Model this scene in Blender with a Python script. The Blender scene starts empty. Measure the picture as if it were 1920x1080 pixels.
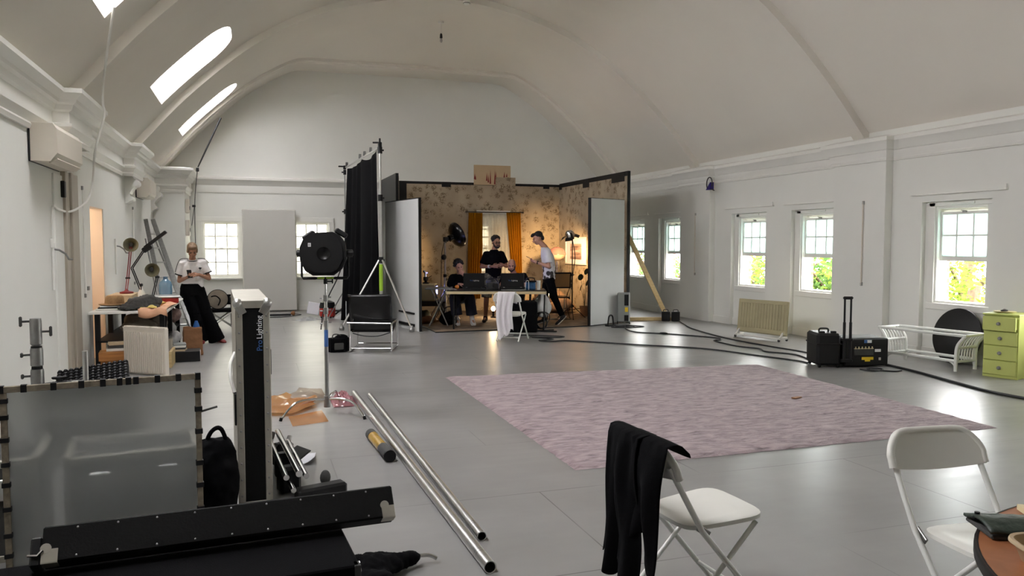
import bpy, math, random
from mathutils import Vector, Matrix, Euler, noise as mnoise
PI = math.pi
R = math.radians
random.seed(7)
S = bpy.context.scene
C = S.collection

# ------------------------------------------------------------------ camera, sky, light, exposure
cam = bpy.data.cameras.new('camera')
cam.sensor_width = 36.0
cam.lens = 1445.0 / 1920.0 * 36.0
cam.clip_start = 0.05
cam.clip_end = 400
co = bpy.data.objects.new('camera', cam)
C.objects.link(co)
co.location = (0, 0, 1.62)
co.rotation_euler = (R(90 - 3.327), 0, R(-18.525))
S.camera = co

S.view_settings.view_transform = 'Standard'
S.view_settings.look = 'None'
S.view_settings.gamma = 1.0
S.view_settings.use_curve_mapping = False
S.view_settings.exposure = 1.56
S.render.film_transparent = False
S.cycles.max_bounces = 14
S.cycles.diffuse_bounces = 9
S.cycles.glossy_bounces = 4
S.cycles.transmission_bounces = 6
S.cycles.transparent_max_bounces = 12
S.cycles.sample_clamp_indirect = 40.0
S.cycles.use_denoising = True
S.cycles.caustics_reflective = False
S.cycles.caustics_refractive = False

W = bpy.data.worlds.new('overcast_sky')
S.world = W
W.use_nodes = True
wn = W.node_tree
for n_ in list(wn.nodes):
    wn.nodes.remove(n_)
wo = wn.nodes.new('ShaderNodeOutputWorld')
wb = wn.nodes.new('ShaderNodeBackground')
wt = wn.nodes.new('ShaderNodeTexCoord')
ws = wn.nodes.new('ShaderNodeSeparateXYZ')
wr = wn.nodes.new('ShaderNodeValToRGB')
wr.color_ramp.elements[0].position = 0.0
wr.color_ramp.elements[0].color = (0.94, 0.94, 0.93, 1)
wr.color_ramp.elements[1].position = 0.7
wr.color_ramp.elements[1].color = (0.965, 0.965, 0.965, 1)
wn.links.new(wt.outputs['Generated'], ws.inputs[0])
wn.links.new(ws.outputs[2], wr.inputs[0])
wn.links.new(wr.outputs[0], wb.inputs[0])
wn.links.new(wb.outputs[0], wo.inputs[0])
wb.inputs[1].default_value = 9.0


# ------------------------------------------------------------------ materials
def lin(c):
    c = c / 255.0
    return c / 12.92 if c <= 0.04045 else ((c + 0.055) / 1.055) ** 2.4


def rgb(r, g, b):
    return (lin(r), lin(g), lin(b), 1.0)


class NT:
    """small node-tree helper"""
    def __init__(self, name):
        self.m = bpy.data.materials.new(name)
        self.m.use_nodes = True
        self.t = self.m.node_tree
        self.b = self.t.nodes['Principled BSDF']
        self.out = self.t.nodes['Material Output']

    def n(self, kind, **kw):
        x = self.t.nodes.new('ShaderNode' + kind)
        for k, v in kw.items():
            if k.startswith('i_'):
                x.inputs[k[2:].replace('_', ' ')].default_value = v
            else:
                setattr(x, k, v)
        return x

    def l(self, a, b):
        self.t.links.new(a, b)

    def coord(self, scale=(1, 1, 1), out='Object'):
        tc = self.n('TexCoord')
        mp = self.n('Mapping')
        mp.inputs['Scale'].default_value = scale
        self.l(tc.outputs[out], mp.inputs[0])
        return mp.outputs[0]

    def ramp(self, src, stops, const=False):
        r = self.n('ValToRGB')
        if const:
            r.color_ramp.interpolation = 'CONSTANT'
        el = r.color_ramp.elements
        while len(el) < len(stops):
            el.new(0.5)
        for e, (p, c) in zip(el, stops):
            e.position = p
            e.color = c if len(c) == 4 else (*c, 1)
        self.l(src, r.inputs[0])
        return r.outputs[0]

    def mix(self, fac, a, b, mode='MIX'):
        x = self.n('Mix', data_type='RGBA', blend_type=mode)
        for sock, v in ((x.inputs[0], fac), (x.inputs[6], a), (x.inputs[7], b)):
            if hasattr(v, 'is_linked') or hasattr(v, 'links'):
                self.l(v, sock)
            else:
                sock.default_value = v
        return x.outputs[2]

    def bump(self, h, strength=0.3, dist=0.01):
        x = self.n('Bump')
        x.inputs['Strength'].default_value = strength
        x.inputs['Distance'].default_value = dist
        self.l(h, x.inputs['Height'])
        self.l(x.outputs[0], self.b.inputs['Normal'])


def mat(name, col, rough=0.6, metal=0.0, var=0.08, vs=6.0, bump=0.0, bs=80.0, spec=0.5, sheen=0.0, coat=0.0):
    t = NT(name)
    b = t.b
    b.inputs['Roughness'].default_value = rough
    b.inputs['Metallic'].default_value = metal
    b.inputs['Specular IOR Level'].default_value = spec
    b.inputs['Sheen Weight'].default_value = sheen
    b.inputs['Coat Weight'].default_value = coat
    v = t.coord()
    nz = t.n('TexNoise')
    nz.inputs['Scale'].default_value = vs
    nz.inputs['Detail'].default_value = 3
    t.l(v, nz.inputs['Vector'])
    k0 = 1 - var
    c = t.ramp(nz.outputs['Fac'], [(0.3, (col[0] * k0, col[1] * k0, col[2] * k0)), (0.7, col)])
    t.l(c, b.inputs['Base Color'])
    if bump:
        n2 = t.n('TexNoise')
        n2.inputs['Scale'].default_value = bs
        n2.inputs['Detail'].default_value = 4
        t.l(v, n2.inputs['Vector'])
        t.bump(n2.outputs['Fac'], bump)
    return t.m


def thin_mat(name, col, transp=0.2, transl=0.5, rough=0.35, gloss=0.1, var=0.1, vs=8.0):
    """thin sheet: part clear, part scattering through, part scattering back"""
    t = NT(name)
    v = t.coord()
    nz = t.n('TexNoise')
    nz.inputs['Scale'].default_value = vs
    t.l(v, nz.inputs['Vector'])
    k0 = 1 - var
    c = t.ramp(nz.outputs['Fac'], [(0.3, (col[0] * k0, col[1] * k0, col[2] * k0)), (0.7, col)])
    tl = t.n('BsdfTranslucent')
    df = t.n('BsdfDiffuse')
    tp = t.n('BsdfTransparent')
    gl = t.n('BsdfGlossy')
    gl.inputs['Roughness'].default_value = rough
    t.l(c, tl.inputs[0])
    t.l(c, df.inputs[0])
    tp.inputs[0].default_value = (col[0], col[1], col[2], 1)
    m1 = t.n('MixShader')
    m1.inputs[0].default_value = transl
    t.l(df.outputs[0], m1.inputs[1])
    t.l(tl.outputs[0], m1.inputs[2])
    m2 = t.n('MixShader')
    m2.inputs[0].default_value = transp
    t.l(m1.outputs[0], m2.inputs[1])
    t.l(tp.outputs[0], m2.inputs[2])
    m3 = t.n('MixShader')
    m3.inputs[0].default_value = gloss
    t.l(m2.outputs[0], m3.inputs[1])
    t.l(gl.outputs[0], m3.inputs[2])
    t.l(m3.outputs[0], t.out.inputs[0])
    return t.m


def emit_mat(name, col, strength):
    t = NT(name)
    t.b.inputs['Base Color'].default_value = (0.02, 0.02, 0.02, 1)
    t.b.inputs['Emission Color'].default_value = col
    t.b.inputs['Emission Strength'].default_value = strength
    return t.m


M = {}
M['wall'] = mat('painted_plaster', rgb(231, 231, 226), 0.75, var=0.04, vs=1.2, bump=0.04, bs=40)
M['trim'] = mat('gloss_white_paint', rgb(233, 232, 227), 0.45, var=0.03, vs=2)
M['ceil'] = mat('vault_paint', rgb(228, 223, 214), 0.85, var=0.05, vs=0.7, bump=0.03, bs=25)
M['hip'] = M['ceil']
M['white'] = mat('white_plastic', rgb(228, 227, 220), 0.4, var=0.04)
M['whitem'] = mat('white_enamel', rgb(226, 227, 222), 0.32, var=0.04)
M['cream'] = mat('cream_plastic', rgb(224, 208, 166), 0.45, var=0.05)
M['acwhite'] = mat('aged_white_plastic', rgb(214, 206, 193), 0.5, var=0.04)
M['black'] = mat('black_plastic', rgb(14, 14, 15), 0.5, var=0.2, spec=0.35)
M['blackg'] = mat('black_gloss', rgb(9, 9, 10), 0.25, var=0.2)
M['blackcloth'] = mat('black_fabric', rgb(11, 11, 13), 0.95, var=0.25, bump=0.2, bs=200, spec=0.1)
M['blackboard'] = mat('black_fibre_board', rgb(14, 14, 13), 0.75, var=0.3, vs=40, bump=0.15, bs=120, spec=0.2)
M['chrome'] = mat('chrome', (0.78, 0.78, 0.78, 1), 0.14, 1.0, var=0.05)
M['alu'] = mat('brushed_aluminium', (0.62, 0.62, 0.6, 1), 0.34, 1.0, var=0.12, vs=12)
M['alud'] = mat('dull_steel', (0.36, 0.36, 0.35, 1), 0.42, 1.0, var=0.2, vs=20)
M['casealu'] = mat('worn_aluminium_edging', rgb(176, 172, 160), 0.45, 0.55, var=0.15, vs=14)
M['wood'] = None
M['rubber'] = mat('black_rubber', rgb(24, 24, 25), 0.7, var=0.1)
M['cable'] = mat('black_cable', rgb(26, 27, 29), 0.55, var=0.1)
M['skin'] = mat('skin', rgb(190, 142, 116), 0.55, var=0.08, vs=14)
M['skin2'] = mat('tanned_skin', rgb(163, 116, 90), 0.55, var=0.1, vs=14)
M['hairdark'] = mat('dark_brown_hair', rgb(30, 24, 21), 0.7, var=0.4, vs=60, bump=0.6, bs=90)
M['hairblond'] = mat('dark_blond_hair', rgb(132, 104, 76), 0.6, var=0.35, vs=50, bump=0.5, bs=110)
M['beard'] = mat('dark_beard', rgb(38, 30, 26), 0.85, var=0.3, vs=80, bump=0.5, bs=150)
M['teewhite'] = mat('white_cotton', rgb(226, 222, 220), 0.9, var=0.06, vs=9, bump=0.1, bs=60)
M['cloth_white'] = mat('white_cloth', rgb(228, 224, 228), 0.9, var=0.06, vs=9, bump=0.15, bs=50)
M['navy'] = mat('navy_cotton', rgb(28, 30, 48), 0.9, var=0.2, vs=12, bump=0.1, bs=90)
M['denimblack'] = mat('black_denim', rgb(12, 12, 14), 0.95, var=0.25, vs=14, bump=0.15, bs=140, spec=0.1)
M['greycloth'] = mat('grey_brown_canvas', rgb(124, 114, 100), 0.92, var=0.25, vs=9, bump=0.3, bs=60)
M['greydark'] = mat('dark_grey_cloth', rgb(70, 70, 68), 0.9, var=0.25, vs=9, bump=0.2, bs=60)
M['green'] = mat('lime_paint', rgb(192, 200, 112), 0.5, var=0.07, vs=5, bump=0.05, bs=30)
M['beige'] = mat('beige_enamel', rgb(176, 167, 132), 0.55, var=0.12, vs=4)
M['oilgrey'] = mat('grey_enamel', rgb(142, 146, 144), 0.45, var=0.06)
M['yellow'] = mat('yellow_label', rgb(238, 200, 40), 0.5, var=0.05)
M['red'] = mat('red_plastic', rgb(168, 34, 26), 0.45, var=0.1)
M['redp'] = mat('red_paint', rgb(120, 30, 30), 0.5, var=0.1)
M['blue'] = mat('blue_plastic', rgb(32, 92, 160), 0.5, var=0.15)
M['bluetxt'] = mat('blue_print', rgb(58, 98, 158), 0.5, var=0.0)
M['whitetxt'] = mat('white_print', rgb(230, 230, 230), 0.5, var=0.0)
M['indigo'] = mat('indigo_plastic', rgb(44, 28, 120), 0.45, var=0.05)
M['paper'] = mat('paper', rgb(226, 226, 232), 0.8, var=0.03)
M['card'] = mat('cardboard', rgb(176, 138, 96), 0.85, var=0.12, vs=7)
M['cardlight'] = mat('pale_cardboard', rgb(193, 172, 140), 0.85, var=0.08, vs=5)
M['kraft'] = mat('kraft_paper', rgb(142, 100, 66), 0.85, var=0.2, vs=12, bump=0.4, bs=25)
M['orange'] = mat('orange_skin', rgb(222, 132, 40), 0.5, var=0.1)
M['khaki'] = mat('khaki_paint', rgb(120, 118, 96), 0.4, var=0.08)
M['brownleather'] = mat('brown_leather', rgb(150, 100, 58), 0.5, var=0.2, vs=10, bump=0.2, bs=50)
M['darkwood'] = mat('dark_brown_wood', rgb(42, 30, 24), 0.5, var=0.3, vs=12)
M['duvet'] = mat('rumpled_bed_linen', rgb(138, 112, 92), 0.9, var=0.15, vs=6, bump=0.3, bs=14)
M['clear'] = thin_mat('clear_polythene', (0.86, 0.87, 0.88), 0.55, 0.3, 0.15, 0.22, vs=20)
M['plasticbag'] = thin_mat('white_polythene', (0.84, 0.84, 0.84), 0.2, 0.35, 0.4, 0.06, vs=20)
M['pinkfilm'] = thin_mat('pink_film', rgb(226, 160, 170), 0.45, 0.3, 0.15, 0.22, vs=20)
M['gel'] = thin_mat('orange_gel', rgb(236, 178, 116), 0.6, 0.3, 0.12, 0.2, vs=5)
M['gel2'] = thin_mat('pale_gel', rgb(206, 190, 172), 0.6, 0.3, 0.12, 0.2, vs=5)
M['net'] = thin_mat('net_curtain', rgb(236, 232, 222), 0.42, 0.6, 0.5, 0.0, vs=40)
M['diffusion'] = None
M['frosted'] = thin_mat('frosted_glass', rgb(247, 246, 247), 0.4, 0.85, 0.2, 0.05, var=0.03)
M['obscured'] = thin_mat('obscured_glass', rgb(222, 220, 214), 0.16, 0.9, 0.2, 0.04, var=0.03)
M['sashfrost'] = thin_mat('green_white_frosted_glass', rgb(206, 224, 222), 0.12, 0.85, 0.2, 0.05, var=0.03)
M['flatpaint'] = mat('grey_white_emulsion', rgb(196, 197, 196), 0.7, var=0.05, vs=2)
M['boardgrey'] = mat('off_white_foam_board', rgb(198, 196, 190), 0.8, var=0.03, vs=2)
M['paneclear'] = thin_mat('window_glass', (0.97, 0.98, 0.98), 0.94, 0.5, 0.02, 0.02, var=0.0)
M['curtain'] = thin_mat('mustard_curtain', rgb(168, 112, 22), 0.0, 0.3, 0.5, 0.0, vs=30, var=0.15)
M['skyglass'] = thin_mat('skylight_glazing', rgb(250, 249, 251), 0.8, 0.9, 0.2, 0.02, var=0.02)
M['bottleblue'] = thin_mat('blue_bottle_plastic', rgb(150, 190, 214), 0.45, 0.3, 0.08, 0.18)
M['pinkdome'] = mat('rose_brown_glass', rgb(128, 84, 80), 0.15, var=0.06, coat=0.5)
M['tan'] = mat('tan_straw', rgb(170, 134, 92), 0.85, var=0.25, vs=50, bump=0.5, bs=130)
M['yellowcloth'] = mat('yellow_duster', rgb(226, 204, 118), 0.92, var=0.12, vs=12, bump=0.2, bs=80)
M['pinkcloth'] = mat('peach_cloth', rgb(220, 170, 136), 0.92, var=0.1, vs=9, bump=0.2, bs=80)
M['lime'] = mat('lime_tape', rgb(170, 214, 60), 0.6, var=0.05)
M['leafpot'] = mat('dark_leaf', rgb(46, 62, 38), 0.5, var=0.2)
M['peach'] = mat('peach_paint', rgb(232, 212, 188), 0.7, var=0.05, vs=2)
M['doorbrown'] = mat('stone_grey_paint', rgb(168, 160, 146), 0.5, var=0.06, vs=2)
M['bluejar'] = mat('blue_case_fabric', rgb(30, 84, 128), 0.6, var=0.3, vs=25)
M['screen'] = emit_mat('lit_monitor_screen', (0.36, 0.36, 0.95, 1), 2.2)
M['bulb'] = emit_mat('tungsten_bulb', (1.0, 0.62, 0.28, 1), 40.0)
M['ground'] = mat('outside_ground', rgb(120, 128, 100), 0.95, var=0.3, vs=0.4)


def m_wood(name, a, b, scale=(1, 14, 14), rough=0.5):
    t = NT(name)
    v = t.coord(scale)
    nz = t.n('TexNoise')
    nz.inputs['Scale'].default_value = 3.0
    nz.inputs['Detail'].default_value = 5
    nz.inputs['Distortion'].default_value = 0.6
    t.l(v, nz.inputs['Vector'])
    t.l(t.ramp(nz.outputs['Fac'], [(0.3, a), (0.7, b)]), t.b.inputs['Base Color'])
    t.b.inputs['Roughness'].default_value = rough
    t.bump(nz.outputs['Fac'], 0.08)
    return t.m


M['wood'] = m_wood('raw_pine', rgb(196, 168, 118), rgb(214, 190, 142))
M['woodorange'] = m_wood('orange_ply', rgb(150, 96, 44), rgb(186, 126, 66))
M['tabletop'] = m_wood('brown_veneer', rgb(146, 92, 60), rgb(172, 114, 78), (3, 3, 3), 0.35)
M['trestle'] = m_wood('pale_ply', rgb(198, 178, 138), rgb(214, 196, 160), rough=0.6)
M['framewood'] = m_wood('weathered_batten', rgb(92, 84, 70), rgb(132, 122, 104), (8, 8, 8), 0.8)
M['parquet'] = m_wood('dark_table_laminate', rgb(30, 26, 24), rgb(44, 38, 34), (2, 2, 2), 0.4)


def m_floor():
    t = NT('grey_floor_paint')
    v = t.coord()
    nz = t.n('TexNoise')
    nz.inputs['Scale'].default_value = 1.3
    nz.inputs['Detail'].default_value = 6
    t.l(v, nz.inputs['Vector'])
    base = t.ramp(nz.outputs['Fac'], [(0.3, rgb(128, 127, 125)), (0.72, rgb(144, 143, 141))])
    # board joints: sheets 2.44 x 1.22 m laid staggered
    mp = t.n('Mapping')
    tc = t.n('TexCoord')
    t.l(tc.outputs['Object'], mp.inputs[0])
    mp.inputs['Location'].default_value = (0.7, 0.25, 0)
    br = t.n('TexBrick')
    br.offset = 0.5
    br.inputs['Scale'].default_value = 1.0
    br.inputs['Brick Width'].default_value = 2.44
    br.inputs['Row Height'].default_value = 1.22
    br.inputs['Mortar Size'].default_value = 0.005
    br.inputs['Mortar Smooth'].default_value = 0.3
    t.l(mp.outputs[0], br.inputs['Vector'])
    n4 = t.n('TexNoise')
    n4.inputs['Scale'].default_value = 0.9
    t.l(v, n4.inputs['Vector'])
    k = t.ramp(n4.outputs['Fac'], [(0.42, (0, 0, 0)), (0.6, (0.75, 0.75, 0.75))])
    jm = t.mix(1.0, br.outputs['Fac'], k, 'MULTIPLY')
    base = t.mix(jm, base, rgb(70, 69, 66))
    t.l(base, t.b.inputs['Base Color'])
    # brushed paint film: long shallow waves in the gloss
    v3 = t.coord((1.2, 7.0, 1))
    n3 = t.n('TexNoise')
    n3.inputs['Scale'].default_value = 1.6
    n3.inputs['Detail'].default_value = 3
    t.l(v3, n3.inputs['Vector'])
    r = t.ramp(n3.outputs['Fac'], [(0.2, (0.285, 0.285, 0.285)), (0.8, (0.36, 0.36, 0.36))])
    t.l(r, t.b.inputs['Roughness'])
    sub = t.n('Math', operation='SUBTRACT')
    t.l(n3.outputs['Fac'], sub.inputs[0])
    t.l(br.outputs['Fac'], sub.inputs[1])
    t.bump(sub.outputs[0], 0.05, 0.006)
    t.b.inputs['Specular IOR Level'].default_value = 0.5
    return t.m


def m_rug():
    t = NT('dusty_pink_pile')
    v = t.coord((2.4, 7, 1))
    nz = t.n('TexNoise')
    nz.inputs['Scale'].default_value = 2.4
    nz.inputs['Detail'].default_value = 8
    nz.inputs['Roughness'].default_value = 0.68
    nz.inputs['Distortion'].default_value = 0.7
    t.l(v, nz.inputs['Vector'])
    c = t.ramp(nz.outputs['Fac'], [(0.3, rgb(84, 68, 72)), (0.42, rgb(136, 118, 122)), (0.56, rgb(166, 147, 150)), (0.72, rgb(184, 167, 170))])
    t.l(c, t.b.inputs['Base Color'])
    t.b.inputs['Roughness'].default_value = 0.95
    t.b.inputs['Specular IOR Level'].default_value = 0.1
    t.b.inputs['Sheen Weight'].default_value = 0.3
    t.bump(nz.outputs['Fac'], 0.7, 0.03)
    return t.m


def m_wallpaper():
    t = NT('floral_wallpaper')
    v = t.coord()
    nz = t.n('TexNoise')
    nz.inputs['Scale'].default_value = 26
    nz.inputs['Detail'].default_value = 4
    t.l(v, nz.inputs['Vector'])
    vo = t.n('TexVoronoi')
    vo.inputs['Scale'].default_value = 6.0
    vo.inputs['Randomness'].default_value = 0.75
    t.l(v, vo.inputs['Vector'])
    ad = t.n('Math', operation='ADD')
    t.l(vo.outputs['Distance'], ad.inputs[0])
    mu = t.n('Math', operation='MULTIPLY')
    mu.inputs[1].default_value = 0.75
    t.l(nz.outputs['Fac'], mu.inputs[0])
    t.l(mu.outputs[0], ad.inputs[1])
    mask = t.ramp(ad.outputs[0], [(0.66, (1, 1, 1)), (0.9, (0, 0, 0))])
    n2 = t.n('TexNoise')
    n2.inputs['Scale'].default_value = 34
    t.l(v, n2.inputs['Vector'])
    m2 = t.ramp(n2.outputs['Fac'], [(0.4, (0, 0, 0)), (0.52, (1, 1, 1))])
    mk = t.mix(1.0, mask, m2, 'MULTIPLY')
    n3 = t.n('TexNoise')
    n3.inputs['Scale'].default_value = 2.2
    n3.inputs['Detail'].default_value = 5
    t.l(v, n3.inputs['Vector'])
    base = t.ramp(n3.outputs['Fac'], [(0.3, rgb(150, 138, 118)), (0.7, rgb(172, 160, 138))])
    c = t.mix(mk, base, rgb(112, 98, 76))
    t.l(c, t.b.inputs['Base Color'])
    t.b.inputs['Roughness'].default_value = 0.7
    t.bump(n3.outputs['Fac'], 0.12, 0.02)
    return t.m


def m_brick():
    t = NT('red_brick')
    tc = t.n('TexCoord')
    mp = t.n('Mapping')
    mp.inputs['Rotation'].default_value = (R(90), 0, R(0))
    t.l(tc.outputs['Object'], mp.inputs[0])
    br = t.n('TexBrick')
    br.inputs['Scale'].default_value = 1.0
    br.inputs['Brick Width'].default_value = 0.215
    br.inputs['Row Height'].default_value = 0.075
    br.inputs['Mortar Size'].default_value = 0.008
    br.inputs['Color1'].default_value = rgb(176, 104, 78)
    br.inputs['Color2'].default_value = rgb(150, 82, 60)
    br.inputs['Mortar'].default_value = rgb(180, 168, 150)
    t.l(mp.outputs[0], br.inputs['Vector'])
    t.l(br.outputs['Color'], t.b.inputs['Base Color'])
    t.b.inputs['Roughness'].default_value = 0.9
    return t.m


def m_leaf(name, a, b):
    t = NT(name)
    v = t.coord()
    nz = t.n('TexNoise')
    nz.inputs['Scale'].default_value = 1.6
    t.l(v, nz.inputs['Vector'])
    c = t.ramp(nz.outputs['Fac'], [(0.35, a), (0.65, b)])
    tl = t.n('BsdfTranslucent')
    df = t.n('BsdfDiffuse')
    t.l(c, tl.inputs[0])
    t.l(c, df.inputs[0])
    m1 = t.n('MixShader')
    m1.inputs[0].default_value = 0.45
    t.l(df.outputs[0], m1.inputs[1])
    t.l(tl.outputs[0], m1.inputs[2])
    t.l(m1.outputs[0], t.out.inputs[0])
    return t.m


def m_camo():
    t = NT('camouflage_cotton')
    v = t.coord()
    nz = t.n('TexNoise')
    nz.inputs['Scale'].default_value = 14
    t.l(v, nz.inputs['Vector'])
    c = t.ramp(nz.outputs['Fac'], [(0.0, rgb(56, 58, 46)), (0.45, rgb(112, 106, 84)), (0.56, rgb(78, 80, 62)), (0.64, rgb(136, 128, 106))], True)
    t.l(c, t.b.inputs['Base Color'])
    t.b.inputs['Roughness'].default_value = 0.9
    return t.m


def m_printhem():
    """white cotton with a dark blotchy print along the lower band (object z below 1.0)"""
    t = NT('white_cotton_printed_hem')
    v = t.coord()
    vo = t.n('TexVoronoi')
    vo.inputs['Scale'].default_value = 11
    t.l(v, vo.inputs['Vector'])
    blot = t.ramp(vo.outputs['Distance'], [(0.45, (1, 1, 1)), (0.55, (0, 0, 0))])
    sp = t.n('SeparateXYZ')
    t.l(v, sp.inputs[0])
    mr = t.n('MapRange')
    mr.inputs['From Min'].default_value = 1.12
    mr.inputs['From Max'].default_value = 1.2
    mr.inputs['To Min'].default_value = 1
    mr.inputs['To Max'].default_value = 0
    t.l(sp.outputs[2], mr.inputs['Value'])
    mk = t.mix(1.0, blot, mr.outputs[0], 'MULTIPLY')
    t.l(t.mix(mk, rgb(214, 212, 216), rgb(58, 54, 54)), t.b.inputs['Base Color'])
    t.b.inputs['Roughness'].default_value = 0.9
    return t.m


def m_cane():
    t = NT('woven_cane')
    v = t.coord((60, 60, 60))
    ck = t.n('TexChecker')
    ck.inputs['Scale'].default_value = 1.0
    t.l(v, ck.inputs['Vector'])
    c = t.mix(ck.outputs['Fac'], rgb(178, 138, 84), rgb(142, 104, 62))
    tp = t.n('BsdfTransparent')
    mx = t.n('MixShader')
    mx.inputs[0].default_value = 0.28
    t.l(c, t.b.inputs['Base Color'])
    t.l(t.b.outputs[0], mx.inputs[1])
    t.l(tp.outputs[0], mx.inputs[2])
    t.l(mx.outputs[0], t.out.inputs[0])
    return t.m


def m_carpet():
    t = NT('worn_beige_carpet')
    v = t.coord()
    nz = t.n('TexNoise')
    nz.inputs['Scale'].default_value = 5
    nz.inputs['Detail'].default_value = 8
    t.l(v, nz.inputs['Vector'])
    t.l(t.ramp(nz.outputs['Fac'], [(0.3, rgb(104, 88, 72)), (0.7, rgb(150, 130, 108))]), t.b.inputs['Base Color'])
    t.b.inputs['Roughness'].default_value = 0.95
    t.bump(nz.outputs['Fac'], 0.5, 0.02)
    return t.m


def m_picture():
    t = NT('faded_group_photograph')
    v = t.coord((1, 9, 9))
    nz = t.n('TexNoise')
    nz.inputs['Scale'].default_value = 1.6
    nz.inputs['Detail'].default_value = 5
    t.l(v, nz.inputs['Vector'])
    t.l(t.ramp(nz.outputs['Fac'], [(0.35, rgb(108, 84, 78)), (0.5, rgb(176, 146, 134)), (0.65, rgb(214, 196, 184))]), t.b.inputs['Base Color'])
    t.b.inputs['Roughness'].default_value = 0.4
    return t.m


def m_diffusion():
    t = NT('frosted_diffusion_sheet')
    gl = t.n('BsdfGlass')
    gl.inputs['Roughness'].default_value = 0.3
    gl.inputs['IOR'].default_value = 1.18
    gl.inputs['Color'].default_value = (0.9, 0.91, 0.9, 1)
    tl = t.n('BsdfTranslucent')
    tl.inputs[0].default_value = rgb(186, 188, 186)
    df = t.n('BsdfDiffuse')
    df.inputs[0].default_value = rgb(176, 179, 178)
    m1 = t.n('MixShader')
    m1.inputs[0].default_value = 0.3
    t.l(df.outputs[0], m1.inputs[1])
    t.l(tl.outputs[0], m1.inputs[2])
    m2 = t.n('MixShader')
    m2.inputs[0].default_value = 0.55
    t.l(m1.outputs[0], m2.inputs[1])
    t.l(gl.outputs[0], m2.inputs[2])
    t.l(m2.outputs[0], t.out.inputs[0])
    return t.m


M['diffusion'] = m_diffusion()
M['floor'] = m_floor()
M['rug'] = m_rug()
M['wallpaper'] = m_wallpaper()
M['brick'] = m_brick()
M['leaf'] = m_leaf('yellow_green_leaves', rgb(74, 98, 34), rgb(122, 136, 58))
M['leaf2'] = m_leaf('green_leaves', rgb(52, 78, 38), rgb(90, 114, 60))
M['bark'] = mat('bark', rgb(110, 92, 74), 0.9, var=0.4, vs=12)
M['camo'] = m_camo()
M['printhem'] = m_printhem()
M['cane'] = m_cane()
M['carpet'] = m_carpet()
M['picture'] = m_picture()


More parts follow.
